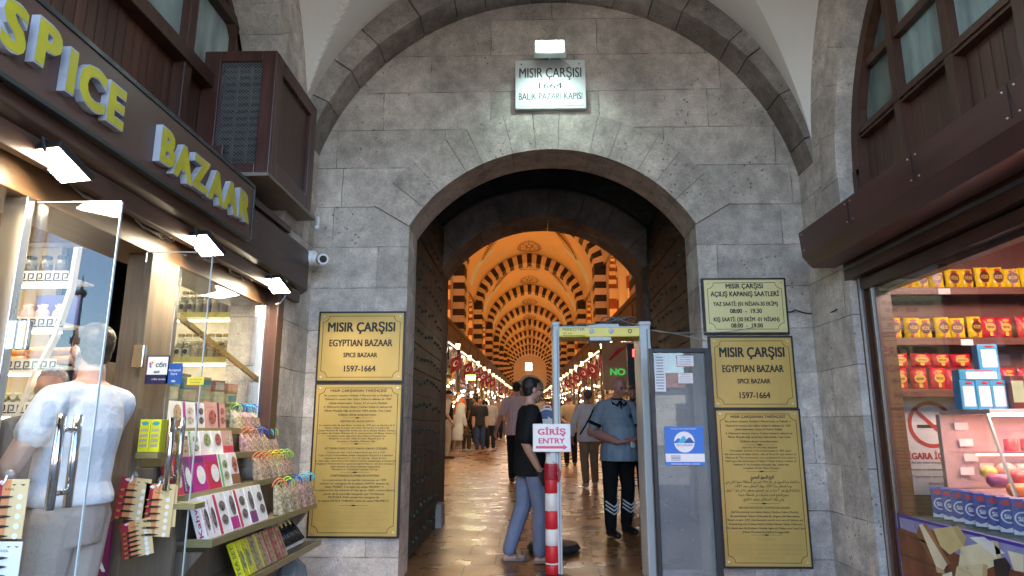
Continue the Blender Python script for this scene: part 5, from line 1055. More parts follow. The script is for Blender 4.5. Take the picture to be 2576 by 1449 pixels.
for k, (y, hs, h_) in enumerate(((Y1, ('orange', 'green', 'blue', 'cyan', 'cyan'), .20), (Y2, ('orange', 'orange', 'yellow', 'yellow', 'green', 'green'), .15), (Y3, ('red', 'orange', 'blue', 'blue', 'cyan', 'green'), .13), (Y4, ('green', 'blue', 'cyan', 'cyan', 'blue', 'blue'), .14))):
    y = max(y, 4.75); n_ = len(hs); y1_ = TIER[k][3] - .05
    for i, c in enumerate(hs):
        c = 'orange' if c == 'red' else c
        pouch('clear pouch with %s rope handle, %s from the far end of the %s' % (c, ORD[n_ - 1 - i], ('lowest full tier', 'second tier', 'third tier', 'top tier')[k]), TIER[k][0] - .03, y + .05 + (y1_ - y - .05) * i / (n_ - 1), TIER[k][1] + .002, h_, c, random.choice(M_POUCH))
for i in range(5):
    q = thing('bottle_pack', 'clear pack of dark gift bottles, %s along the far end of the bottom shelf' % ORD[i], 'pack', (-1.76, 4.96 + i * .09, .478), 0, 'packs of gift bottles')
    M = Matrix.Rotation(rad(-38), 3, 'Y'); p = MB(); p.box(M @ Vector((.01, 0, .11)), (.02, .085, .22), M=M); p.build('tray', WH, q); p = MB()
    for s_ in (-1, 1): p.tube([M @ Vector((.035, s_ * .02, z)) for z in (.02, .12, .14, .18)], [.016, .016, .008, .008], 8)
    p.build('bottles', mat('bottle_dark', (.02, .02, .02), .15), q, smooth=True); p = MB(); p.tube([M @ Vector((.035, s_ * .02, z)) for s_ in (-1,) for z in (.16, .20)], .011, 8); p.build('caps', mat('gold_cap', (.5, .36, .1), .3, .8), q)
# yellow packs on small side shelves
for (x0, x1, y, z, n_) in ((365, 420, 3.55, at(390, 1137, Y=3.55).z, 2), (446, 523, 3.55, at(480, 1262, Y=3.55).z, 0)):
    a, b = at(x0, 1137, Y=y), at(x1, 1137, Y=y); p = MB(); p.bx(a.x, b.x, 3.46, 3.573, z - .03, z); D(p, 'side_shelf', M_EDGE, bevel=.003)
    for i in range(n_):
        w_ = (b.x - a.x) / 2 - .004; t = thing('tea_pack', ['tall yellow pack on the small side shelf, next to the column', 'tall yellow pack on the small side shelf, next to the door handle'][i], 'pack', (a.x + w_ * (i + .5) + .003 * i, 3.505, z + .002), 0, 'yellow packs on the side shelf'); p = MB(); p.bx(-w_ / 2, w_ / 2, -.03, .03, 0, .165); p.build('carton', YL, t, bevel=.002)
        p = MB()
        for q in range(4): p.quad((-w_ * .36, -.0312, .025 + q * .026), (w_ * .36, -.0312, .025 + q * .026), (w_ * .36, -.0312, .04 + q * .026), (-w_ * .36, -.0312, .04 + q * .026))
        p.build('print', ST, t, fix=False); p = MB(); p.disc((0, -.0315, .145), (1, 0, 0), (0, 0, 1), (w_ * .36, .010), 12); p.build('badge', B('badge', (.06, .35, .40)), t, fix=False)
# make-up pencil cards on suction hooks
M_CARD = mat('card_sand', (.70, .52, .26), .5, var=.05); M_CARDO = mat('card_orange', (.66, .26, .10), .5); M_CARDR = mat('card_crimson', (.34, .02, .04), .5)
def card(label, x0, y0, x1, y1, Y, n_=6, tilt=0., m=(M_CARDR, M_CARDO, M_CARD)):
    a, b = at(x0, y0, Y=Y), at(x1, y1, Y=Y); w_, h_ = b.x - a.x, a.z - b.z; t = thing('pencil_card', label, 'card', ((a.x + b.x) / 2, Y, a.z), 0, 'make-up pencil cards on hooks'); t.rotation_euler = (0, tilt, 0)
    for k, (u0, u1) in enumerate(((-.5, -.24), (-.24, .0), (.0, .5))):
        p = MB(); p.bx(w_ * u0, w_ * u1, -.0015, .0015, -h_, 0); p.build('card_%s' % ('stripe', 'band', 'field')[k], m[k], t)
    p = MB(); q = MB(); c = MB()
    for k in range(n_):
        z = -h_ * (.30 + .66 * k / max(1, n_ - 1)) if n_ > 1 else -h_ / 2
        p.tube([(-w_ * .38, -.007, z - .003), (-w_ * .05, -.007, z), (w_ * .12, -.006, z + .001)], [.0055, .0055, .001], 6); q.tube([(-w_ * .40, -.008, z - .003), (-w_ * .28, -.008, z - .002)], .006, 6); c.disc((w_ * .30, -.002, z), (1, 0, 0), (0, 0, 1), .011, 12)
    p.build('pencils', M_BLK, t); q.build('ferrules', mat('ferrule_gold', (.5, .35, .1), .3, .8), t); c.build('dots', M_PAPER, t, fix=False)
    p = MB(); p.text('KAJAL', (-w_ * .02, -.002, -h_ * .17), .009, w_ * .26); p.quad((w_ * .02, -.002, -h_ * .09), (w_ * .16, -.002, -h_ * .085), (w_ * .08, -.002, -h_ * .115)); p.quad((w_ * .26, -.002, -h_ * .085), (w_ * .42, -.002, -h_ * .09), (w_ * .34, -.002, -h_ * .115)); p.build('lettering', M_INK, t, fix=False)
    p = MB(); p.quad((-w_ * .38, -.002, -h_ * .06), (-w_ * .28, -.002, -h_ * .02), (-w_ * .18, -.002, -h_ * .06), (-w_ * .28, -.002, -h_ * .10)); p.build('emblem', M_PAPER, t, fix=False)
    return t
def hook(label, x, y, Y):
    t = thing('suction_hook', label, 'hook', at(x, y, Y=Y), 0, 'suction hooks on the glass'); p = MB(); p.lathe([(.022, 0), (.018, -.006), (.005, -.012)], (0, 0, 0), 14, 'Y'); p.build('cup', glass_mat('clear_cup', (.9, .9, .9), 1.5, .12), t); p = MB(); p.tube([(0, -.012, .0), (0, -.018, -.02), (0, -.03, -.032), (0, -.038, -.02)], .004, 6); p.build('hook', M_WHITE, t)
card('upper pencil card with crimson edge hanging on the brown laminate panel', 306, 1202, 372, 1308, 3.45, 5, .10); card('lower pencil card hooked under another on the brown laminate panel', 302, 1309, 368, 1402, 3.449, 6, -.22)
card('pencil card with crimson edge hanging closer to the sweet boxes', 369, 1217, 430, 1350, 3.45, 6, .03); card('pencil card partly hidden behind the one closer to the sweet boxes', 378, 1222, 438, 1326, 3.462, 4, -.02)
card('pencil card with dark pencils on the near glass door', -12, 1205, 54, 1355, 2.64, 5, -.0); card('white pencil card under another on the near glass door', -22, 1362, 38, 1500, 2.64, 5, 0, (M_CARDO, M_PAPER, M_PAPER))
hook('suction hook holding the double pencil card', 338, 1196, 3.46); hook('suction hook holding the pencil card nearest the sweet boxes', 407, 1209, 3.46); hook('empty suction hook on the glass beside the laminate column', 282, 1172, 3.40); hook('suction hook on the near glass door above a pencil card', 24, 1195, 2.65)
p = MB(); p.lathe([(.10, 0), (.115, .02), (.115, .24), (.10, .30), (.05, .35), (.03, .37), (.03, .40)], (0, 0, 0), 20); tag(p.build('water_bottle', glass_mat('blue_plastic', (.35, .50, .62), 1.3, .25), None, loc=(-1.84, 5.42, 0), smooth=True), 'large blue water bottle on the ground below the left plaques', 'bottle')
# ================================================================ the grocery on the right
M_ROOMR = mat('red_brown_room', (.14, .045, .03), .55, var=.15)
W_RT = wood_mat('warm_boards', (.075, .032, .018), (.16, .075, .042), 'Z', .42, .105, 'Y')
W_RTZ = wood_mat('warm_frame', (.05, .020, .011), (.11, .048, .026), 'Z', .36)
W_AWN = mat('awning_brown', (.085, .036, .028), .38, var=.34, scale=2.4, stretch=(1, .35, 2.5), detail=9, bump=.05)
W_SHF = wood_mat('shelf_red_wood', (.10, .03, .02), (.20, .07, .04), 'X', .45)
gro = thing('grocery_shop', 'dark wood grocery shop with a rolling shutter box on the right of the gate', 'shop', (2.64, 3.5, 0))
G = lambda mb, n_, m, **k: mb.build(n_, m, gro, loc=(-2.64, -3.5, 0), **k)
p = MB(); p.prism([(1.56, 2.7)] + arc((3.4, 3.35), 1.86, -PI / 2, PI / 2, 30) + [(5.24, 2.7)], 'yz', 2.76, 2.82); G(p, 'boarding', W_RT)
tr = MB()
for y, zt_ in ((1.9, 4.5), (2.7, 5.05), (3.33, 5.2), (3.94, 5.1), (4.55, 4.8)): tr.bx(2.68, 2.77, y - .04, y + .04, 2.8, zt_)
tr.bx(2.69, 2.77, 1.6, 5.2, 3.65, 3.74); tr.bx(2.69, 2.77, 1.9, 4.9, 4.16, 4.23); tr.bx(2.675, 2.70, 1.6, 5.2, 3.675, 3.70)
wedge_ring(tr, lambda t: (3.4 + 1.75 * math.sin(t), 3.35 + 1.75 * math.cos(t)), lambda t: (3.4 + 1.858 * math.sin(t), 3.35 + 1.858 * math.cos(t)), 'yz', 2.665, 2.77, cuts(-PI / 2, PI / 2, 8), gap=0, jit=0)
tr.bx(2.665, 2.77, 5.14, 5.245, 2.7, 3.4); tr.bx(2.655, 2.70, 5.19, 5.24, 2.7, 3.4)
G(tr, 'window_frame', W_RTZ, bevel=.006)
YS = [2.74, 3.29, 3.37, 3.90, 3.98, 4.51, 4.59, 5.08]
M_CURT = mat('green_grey_curtain_glass', (.12, .17, .15), .15, var=.35, scale=3, stretch=(1, 2.2, .5), spec=.8); M_CURT2 = mat('pale_curtain_glass', (.30, .38, .35), .15, var=.4, scale=2.6, stretch=(1, 2.4, .6), spec=.8)
for k in range(4):
    for z0, z1 in ((3.74, 4.16), (4.23, 4.9)):
        y1 = YS[2 * k + 1]; p = MB(); p.bx(2.745, 2.755, YS[2 * k], min(y1, 4.9 if z0 > 4 else 5.1), z0, z1 if k < 3 else min(z1, 4.5)); G(p, 'window_pane', M_CURT if k == 3 else M_CURT2)
# shutter box
p = MB()
for y in (2.1, 2.9, 3.7, 4.5): p.bx(2.2215, 2.2245, y - .004, y + .004, 2.74, 2.915)
G(p, 'seam', mat('seam_dark', (.02, .009, .007), .6))
p = MB()
for y in (2.06, 2.14, 2.86, 2.94, 3.66, 3.74, 4.46, 4.54, 5.3):
    for z in (2.76, 2.89): p.lathe([(.007, .0), (.004, -.005)], (2.2225 + (2.92 - z) * .06, y, z), 8, 'X')
G(p, 'rivets', M_SCREW)
p = MB(); p.prism([(2.70, 2.93), (2.222, 2.92), (2.237, 2.715), (2.31, 2.622), (2.50, 2.622), (2.50, 2.66), (2.70, 2.66)], 'xz', 1.5, 5.36); G(p, 'shutter_box', W_AWN, bevel=.004)
p = MB(); p.bx(2.53, 2.63, 1.5, 5.30, 2.50, 2.655); p.bx(2.66, 2.74, 1.5, 5.25, 2.36, 2.66); p.bx(2.60, 2.68, 1.5, 5.20, 2.40, 2.49); G(p, 'lintel', W_DK, bevel=.004)
p = MB(); p.bx(2.515, 2.53, 1.5, 5.28, 2.575, 2.60); G(p, 'shutter_edge', mat('dull_steel', (.20, .20, .20), .35, .8))
p = MB(); p.bx(2.60, 2.72, 5.17, 5.27, 0, 2.62); p.bx(2.62, 2.74, 5.03, 5.12, 0, 2.45); p.bx(2.64, 2.72, 5.12, 5.17, 0, 2.5); G(p, 'door_jamb', W_RTZ, bevel=.005)
p = MB(); p.bx(2.592, 2.60, 5.20, 5.215, 0, 2.6); p.bx(2.61, 2.62, 5.06, 5.068, 0, 2.4); G(p, 'guide_rail', M_STEEL)
p = MB(); p.bx(2.63, 2.637, 1.5, 5.03, .03, 2.40); G(p, 'window_glass', glass_mat('grocery_glass', (.97, .98, .98), 1.55, .008))
p = MB(); p.bx(2.72, 5.6, 5.9, 5.97, 0, 3.0); p.bx(5.6, 5.67, 1.3, 5.97, 0, 3.0); p.bx(2.9, 5.6, 1.3, 1.36, 0, 3.0); p.bx(2.70, 2.74, 5.27, 5.95, 0, 3.0); G(p, 'inner_wall', M_ROOMR)
p = MB(); p.bx(2.74, 5.6, 1.3, 5.97, 2.98, 3.05); G(p, 'inner_ceiling', M_ROOMR); p = MB(); p.bx(2.64, 5.6, 1.3, 5.9, -.006, .02); G(p, 'inner_floor', mat('dark_tiles', (.12, .09, .08), .3))
lamp('grocery_light', 'AREA', (4.0, 4.0, 2.94), 30, (1, .68, .60), 1.2, 1.6, (4.0, 4.6, 0), parent=None)
t = thing('tea_shelves', 'red brown wall shelves with rows of tea bags', 'shelves', (3.6, 5.9, 0))
for z in (2.505, 2.075, 1.645):
    p = MB(); p.bx(-.62, 1.9, -.24, 0, z - .02, z); p.bx(-.62, 1.9, -.255, -.24, z - .05, z + .012); p.build('shelf', W_SHF, t, bevel=.003)
p = MB(); p.bx(-.66, -.62, -.25, 0, .8, 2.8); p.build('upright', W_SHF, t, bevel=.003)
M_TY = mat('tea_yellow', (.80, .58, .015), .28, var=.22, scale=14, bump=.5, bscale=18); M_TR = mat('tea_red', (.50, .015, .03), .28, var=.25, scale=14, bump=.5, bscale=18); M_MAR = mat('tea_maroon', (.09, .012, .01), .4); M_TGOLD = mat('tea_gold', (.66, .42, .05), .4)
def tea_bag(x, z, red, label, w_=.128, h_=.185, y=5.70):
    t = thing('tea_bag', label, 'tea bag', (x, y, z), random.uniform(-.05, .05), 'red tea bags on the shelves' if red else 'yellow tea bags on the shelves'); n = 8; p = MB(); vs = []
    for s_ in (-1, 1):
        for j in range(n + 1):
            for i in range(n + 1):
                u, v = i / n * 2 - 1, j / n * 2 - 1; b = max(0, (1 - u ** 4)) * max(0, (1 - v ** 4)); vs.append((u * w_ / 2 * (1 - .03 * (1 - abs(v))), s_ * (.002 + .032 * b ** .7), h_ / 2 + v * h_ / 2))
    N1 = (n + 1) ** 2
    for s_ in range(2): 
        for j in range(n):
            for i in range(n): a = s_ * N1 + j * (n + 1) + i; p.f.append((a, a + 1, a + n + 2, a + n + 1)); p.m.append(0); p.r.append(.5); p.sm.append(True)
    p.v = vs; p.build('pouch', M_TR if red else M_TY, t)
    yq = -.0365; p = MB(); p.disc((0, yq, h_ * .52), (1, 0, 0), (0, 0, 1), (w_ * .33, h_ * (.28 if not red else .20)), 18); p.build('roundel', M_TGOLD if red else M_MAR, t, fix=False)
    p = MB(); p.text('TİRYAKİ' if red else 'RİZE', (0, yq - .001, h_ * .52), h_ * (.10 if red else .15), w_ * .48, bold=.03); p.build('lettering', M_MAR if red else M_TGOLD, t, fix=False)
    p = MB(); p.disc((0, yq + .002, h_ * .83), (1, 0, 0), (0, 0, 1), (w_ * .22, h_ * .07), 12)
    if not red: p.quad((-w_ * .08, yq, h_ * .07), (w_ * .08, yq, h_ * .07), (w_ * .05, yq, h_ * .15), (w_ * .09, yq, h_ * .22), (-w_ * .09, yq, h_ * .22), (-w_ * .05, yq, h_ * .15))
    else: p.quad((-w_ * .1, yq, h_ * .12), (w_ * .1, yq, h_ * .12), (w_ * .1, yq, h_ * .3), (-w_ * .1, yq, h_ * .3))
    p.build('badge', M_TR if not red else M_TGOLD, t, fix=False); return t
random.seed(9)
def bag_row(x0, n, z, red, label, step=.178, **k):
    pr = tea_bag(x0, z, red, label, **k)
    for i in range(1, n): o = dup(pr, (x0 + i * step + random.uniform(-.006, .006), pr.location.y + random.uniform(-.03, .015), z), random.uniform(-.22, .22)); o.rotation_euler.y = random.uniform(-.05, .05); o.scale = (random.uniform(.95, 1.03), 1, random.uniform(.93, 1.02))
bag_row(3.12, 14, 2.51, False, 'yellow tea bag on the topmost shelf of the grocery', .127)
bag_row(3.09, 6, 2.08, False, 'yellow tea bag on the second shelf of the grocery', .132)
bag_row(3.88, 8, 2.08, True, 'red tea bag on the second shelf of the grocery', .138)
bag_row(3.09, 12, 1.65, True, 'red tea bag standing on the third shelf of the grocery', .148)
bag_row(3.10, 4, 1.84, True, 'smaller red tea bag on top of the third shelf row', .17, w_=.15, h_=.12)
for i, x in enumerate((3.52, 3.55)):
    p = MB(); p.bx(-.05, .05, -.002, 0, 0, .05); tag(p.build('price_card', M_PAPER, None, loc=(x + .1 * i, 5.64, (2.455, 2.02)[i])), ['white price card on the topmost tea shelf', 'white price card on the second tea shelf'][i], 'price card')
# deli fridge with a slanted glass front
M_PINKL = emit_mat('pink_strip', (1, .50, .44), 2.2); M_FRW = mat('fridge_white', (.42, .36, .34), .35)
fz = thing('deli_fridge', 'glass deli fridge lit in pink with sausages and cheese inside', 'fridge', (4.06, 5.0, 0))
p = MB(); p.bx(-.92, 1.2, -.45, .35, 0, .90); p.bx(-.92, 1.2, .30, .35, .9, 1.45); p.bx(-.90, 1.2, -.25, .33, 1.44, 1.475); G_ = p.build('body', M_FRW, fz, bevel=.006)
p = MB(); p.quad((-.92, -.42, .905), (1.2, -.42, .905), (1.2, -.25, 1.44), (-.92, -.25, 1.44)); p.build('front_glass', M_GLS, fz); 
p = MB(); p.tube([(-.92, -.42, .90), (-.92, -.25, 1.44)], .014, 6); p.tube([(.14, -.42, .90), (.14, -.25, 1.44)], .014, 6); p.build('glass_frame', M_STEEL, fz)
p = MB(); p.bx(-.90, 1.2, -.05, .30, 1.165, 1.175); p.build('inner_shelf', M_GLS, fz)
p = MB(); p.bx(-.90, 1.2, -.26, -.235, 1.425, 1.438); p.bx(-.90, 1.2, -.07, -.05, 1.155, 1.165); p.build('strip_light', M_PINKL, fz)
lamp('fridge_light', 'AREA', (4.05, 4.9, 1.41), 3, (1, .45, .38), 1.9, .06, (4.05, 4.95, .9))
random.seed(21)
SA = [mat('deli_%d' % i, c, .35, var=.25, scale=12) for i, c in enumerate(((.70, .18, .03), (.45, .05, .04), (.30, .08, .16), (.62, .30, .24), (.50, .45, .12), (.60, .35, .10)))]
dl = [('plump orange sausage', 0), ('dark red sausage', 1), ('purple salami', 2), ('pink ham', 3), ('yellow green cheese ball', 4), ('amber sausage', 5)]
for i in range(39):
    nm, c = dl[(i * 5 + i // 4) % 6]; x = 3.26 + (i % 13) * .125; y = 4.68 + .16 * (i // 13); r = random.uniform(.04, .062); l = random.uniform(.08, .12); a = random.uniform(-.5, .5); z = .905 + r * .9 + (.045 * (i // 13))
    p = MB()
    if c in (3, 4): p.ball((0, 0, 0), (r * 1.2, r * 1.1, r), 12, 8)
    else: p.tube([(-l * math.cos(a), -l * math.sin(a), 0), (-l * .8 * math.cos(a), -l * .8 * math.sin(a), 0), (l * .8 * math.cos(a), l * .8 * math.sin(a), 0), (l * math.cos(a), l * math.sin(a), 0)], [r * .4, r, r, r * .4], 12)
    tag(p.build('deli_meat', SA[c], None, loc=(x, y, z), smooth=True), nm + ' lying in the lower part of the deli fridge', 'deli food', 'food in the deli fridge')
for i in range(10):
    cyl_item('deli_tub', 'small dark tub on the upper shelf of the deli fridge', 'tub', 3.5 + i * .12, 5.08, 1.178, .045, .09, SA[(i * 3) % 3 + 1], 'food in the deli fridge')
for i in range(7):
    p = MB(); p.bx(-.05, .05, -.002, 0, 0, .055); o = p.build('price_card', M_PAPER, None, loc=(3.28 + .02 * (i % 3) + (.13 * (i - 3) if i > 3 else 0), 5.27, (1.33, 1.21, 1.10, 1.0, 1.03, 1.03, 1.03)[i])); tag(o, 'white price card inside the deli fridge', 'price card', 'price cards in the deli fridge')
# goods on the fridge top
M_BLX = mat('light_blue_carton', (.04, .28, .48), .4); M_WX = mat('carton_white', (.66, .68, .70), .4)
def panel_box(label, x, y, z, d, rz=0.):
    t = thing('blue_box', label, 'carton', (x, y, z), rz, 'blue cartons on the deli fridge'); p = MB(); p.box((0, 0, d[2] / 2), d); p.build('carton', M_BLX, t, bevel=.003)
    p = MB(); y_ = -d[1] / 2 - .001; p.quad((-d[0] * .34, y_, d[2] * .1), (d[0] * .40, y_, d[2] * .1), (d[0] * .40, y_, d[2] * .80), (-d[0] * .34, y_, d[2] * .80)); p.build('white_panel', M_WX, t, fix=False)
    p = MB(); p.disc((d[0] * .1, y_ - .0005, d[2] * .90), (1, 0, 0), (0, 0, 1), (d[0] * .25, d[2] * .04), 10); p.build('badge', M_TR, t, fix=False)
FT = 1.478
for i, x in enumerate((3.20, 3.315, 3.42)): panel_box(['upright blue and white carton at the corner of the deli fridge', 'upright blue and white carton, second on the deli fridge', 'upright blue and white carton, third on the deli fridge'][i], x, 5.05, FT, (.115, .08, .21), .05)
panel_box('blue and white carton lying across the upright ones on the fridge', 3.30, 5.05, FT + .212, (.30, .09, .075)); panel_box('blue and white carton standing highest on the fridge goods', 3.42, 5.10, FT + .29, (.14, .08, .19), -.1)
bundle('maroon_pack', 'maroon pack with an olive label on the deli fridge', 'pack', 3.53, 5.0, FT, (.10, .07, .24), M_MAR, None, mat('olive_label', (.30, .36, .22), .5))
pr = jar(3.64, 5.0, FT, .048, .095, 4, M_LIDS, 'small squat jar of dark paste in the lower row on the deli fridge', 'squat jars on the deli fridge', lab=False)
for i in range(1, 6): dup(pr, (3.64 + .11 * i, 5.0, FT))
pr = jar(3.64, 5.0, FT + .1, .048, .095, 4, M_LIDS, 'small squat jar of dark paste in the upper row on the deli fridge', 'squat jars on the deli fridge', lab=False)
for i in range(1, 6): dup(pr, (3.64 + .11 * i, 5.0, FT + .1))
# no smoking notice on the far wall
t = thing('no_smoking_sign', 'white no smoking notice on the far wall behind the deli fridge', 'notice', (3.40, 5.87, .80)); W, Hh = .56, .82
p = MB(); p.bx(-W / 2, W / 2, -.004, .004, 0, Hh); p.build('sheet', M_PAPER, t)
M_BAN = mat('ban_red', (.48, .02, .03), .5); cz = Hh * .70; p = MB(); p.disc((0, -.0075, cz), (1, 0, 0), (0, 0, 1), .195, 36, .163); d_ = Vector((math.cos(rad(-45)), 0, math.sin(rad(-45)))); e_ = Vector((math.cos(rad(45)), 0, math.sin(rad(45)))); o = Vector((0, -.0078, cz)); p.quad(o - d_ * .165 - e_ * .016, o + d_ * .165 - e_ * .016, o + d_ * .165 + e_ * .016, o - d_ * .165 + e_ * .016); p.text('SİGARA İÇİLMEZ', (0, -.006, Hh * .385), .055, .50, bold=.04); p.build('red_print', M_BAN, t, fix=False)
p = MB(); p.quad((-.12, -.006, cz - .03), (.06, -.006, cz - .03), (.06, -.006, cz - .003), (-.12, -.006, cz - .003))
for x in (.07, .09): p.quad((x, -.006, cz - .03), (x + .012, -.006, cz - .03), (x + .012, -.006, cz - .003), (x, -.006, cz - .003))
for k in range(2):
    pts = [(.085 + .018 * k + .02 * math.sin(a), cz + .015 + .011 * a) for a in [i * .5 for i in range(9)]]
    for (x0, z0), (x1, z1) in zip(pts, pts[1:]): p.quad((x0 - .004, -.006, z0), (x0 + .004, -.006, z0), (x1 + .004, -.006, z1), (x1 - .004, -.006, z1))
for tx, z, w_ in (('Burada tütün ürünleri tüketilemez', .255, .40), ('Tüketenlere ve tüketilmesine müsaade edenlere', .20, .50), ('4207 Sayılı Kanun uyarınca yaptırım uygulanır', .145, .50), ('Şikayet İçin:', .09, .16)): p.text(tx, (0, -.006, Hh * z / .8), .016, w_, bold=.02)
p.build('black_print', M_INK, t, fix=False)
# milk cartons along the window sill
p = MB(); p.bx(2.66, 3.10, 3.6, 5.02, .70, .735); p.bx(2.66, 2.70, 3.6, 5.02, .02, .70); tag(p.build('window_counter', mat('dark_green_panel', (.02, .05, .035), .4), None), 'dark green counter inside the grocery window under the milk cartons', 'counter')
M_MILK = mat('milk_blue', (.02, .055, .28), .35, var=.08)
def milk(x, y, z):
    t = thing('milk_carton', 'blue milk carton with a white ring in the row along the grocery window', 'milk carton', (x, y, z), rad(-38), 'milk cartons along the grocery window'); w_, d_, h_ = .105, .07, .205; M = Matrix.Rotation(rad(-10), 3, 'X')
    p = MB(); p.box((0, 0, h_ / 2), (w_, d_, h_)); p.build('carton', M_MILK, t, bevel=.004)
    y_ = -d_ / 2 - .001; p = MB(); p.disc((0, y_, h_ * .46), (1, 0, 0), (0, 0, 1), .040, 22, .032); p.text('Süt', (0, y_, h_ * .46), .026, .042, bold=.04); p.quad((-w_ * .48, y_, .004), (w_ * .48, y_, .004), (w_ * .48, y_, h_ * .12), (w_ * .2, y_, h_ * .18), (-w_ * .2, y_, h_ * .10), (-w_ * .48, y_, h_ * .17)); p.build('white_print', M_PAPER, t, fix=False)
    p = MB(); p.disc((0, y_ - .0004, h_ * .84), (1, 0, 0), (0, 0, 1), (.036, .017), 16); p.build('badge', M_BAN, t, fix=False); return t
pr = milk(2.86, 4.93, .737)
for i in range(1, 13): dup(pr, (2.86 + .004 * (i % 2), 4.93 - .112 * i, .737), rad(-38 + random.uniform(-3, 3)))
# cheese poster on the window
t = thing('cheese_poster', 'large poster of cheeses on a board, low on the grocery window', 'poster', (2.615, 4.0, 0)); y0, y1, zt_ = -1.0, 1.03, .745
p = MB(); p.bx(-.003, .008, y0, y1, .0, zt_); p.build('sheet', mat('poster_violet', (.26, .25, .42), .35, var=.12), t)
def pg(name, m, *pts, d=0): q = MB(); q.add([(-.0045 - .0006 * d, at(x, y, X=2.61).y - 4.0, at(x, y, X=2.61).z) for x, y in pts], [tuple(range(len(pts)))]); q.build(name, m, t, fix=False)
PC = lambda n_, c, v=.12: mat('print_' + n_, c, .35, var=v, scale=7)
pg('printed_border', PC('navy', (.05, .03, .28), 0), (2249, 1290), (2576, 1371), (2576, 1379), (2256, 1299)); pg('printed_border', PC('navy', (.05, .03, .28), 0), (2249, 1290), (2257, 1293), (2279, 1460), (2270, 1460))
pg('printed_board', PC('board', (.16, .05, .025), .5), (2256, 1325), (2330, 1352), (2420, 1400), (2576, 1440), (2576, 1475), (2276, 1475), d=1)
pg('printed_cheese', PC('rind', (.22, .09, .04), .4), (2305, 1345), (2312, 1322), (2350, 1335), (2376, 1400), (2380, 1440), (2355, 1436), d=2); pg('printed_cheese', PC('ivory', (.70, .60, .40)), (2312, 1320), (2321, 1318), (2384, 1420), (2374, 1434), (2355, 1425), d=3)
pg('printed_cheese', PC('butter', (.62, .48, .22)), (2348, 1330), (2395, 1325), (2425, 1375), (2390, 1395), (2362, 1372), d=2); pg('printed_cheese', PC('pale', (.72, .62, .38)), (2418, 1376), (2500, 1360), (2512, 1420), (2450, 1445), (2412, 1425), d=4)
pg('printed_cheese', PC('cream', (.66, .55, .30)), (2408, 1425), (2475, 1418), (2470, 1470), (2400, 1470), d=5); pg('printed_cheese', PC('milkwhite', (.74, .70, .60)), (2440, 1352), (2476, 1350), (2530, 1392), (2500, 1396), d=5); pg('printed_cheese', PC('ivory', (.70, .60, .40)), (2535, 1385), (2576, 1395), (2576, 1440), (2552, 1435), d=4)
pg('printed_cheese', PC('shade', (.50, .36, .16)), (2355, 1425), (2374, 1434), (2380, 1444), (2358, 1440), d=6); pg('printed_cheese', PC('shade', (.50, .36, .16)), (2395, 1325), (2425, 1375), (2432, 1352), (2410, 1322), d=3); pg('printed_cheese', PC('shade2', (.58, .47, .26)), (2500, 1360), (2512, 1420), (2522, 1410), (2512, 1362), d=5); pg('printed_cheese', PC('shade2', (.58, .47, .26)), (2412, 1425), (2450, 1445), (2451, 1452), (2412, 1432), d=6); pg('printed_cheese', PC('shade', (.50, .36, .16)), (2475, 1418), (2470, 1470), (2484, 1470), (2486, 1422), d=6); pg('printed_board', PC('plank', (.10, .035, .02), .4), (2256, 1335), (2330, 1362), (2330, 1366), (2256, 1340), d=2); pg('printed_board', PC('plank', (.10, .035, .02), .4), (2266, 1390), (2360, 1425), (2360, 1430), (2266, 1396), d=2); pg('printed_rind', PC('rind2', (.30, .14, .06), .4), (2321, 1318), (2330, 1317), (2392, 1418), (2384, 1420), d=4)
pg('printed_olives', PC('olives', (.03, .02, .02), .5), (2500, 1408), (2530, 1402), (2545, 1425), (2535, 1455), (2505, 1452), d=6); pg('printed_feta', PC('milkwhite', (.74, .70, .60)), (2372, 1445), (2396, 1438), (2400, 1470), (2366, 1470), d=6)
# ================================================================ shops, lanterns and flags along the hall
SHL, SH0, NSH = 4.35, 13.6, 26
M_WARE = [mat('ware_%d' % i, c, .45, var=.3, scale=15, rnd=.4) for i, c in enumerate(((.40, .07, .04), (.50, .30, .10), (.08, .12, .22), (.55, .50, .42), (.12, .22, .08), (.28, .12, .06), (.05, .04, .04)))]
M_BULB = emit_mat('warm_bulb', (1, .70, .36), 3.2); M_BULBC = emit_mat('cool_bulb', (.9, .96, 1), 3.2); M_STRIPW = emit_mat('cornice_strip', (1, .78, .5), .9)
M_BACKW = mat('shop_back_warm', (.50, .38, .24), .6, var=.2, scale=2); M_BACKC = mat('shop_back_pale', (.55, .56, .56), .5, var=.25, scale=2); M_BACKD = mat('shop_back_dark', (.16, .08, .04), .5, var=.3, scale=2)
SGN = [mat('board_%d' % i, c, .4, var=.15) for i, c in enumerate(((.10, .04, .02), (.30, .24, .16), (.06, .03, .02), (.25, .03, .02)))]
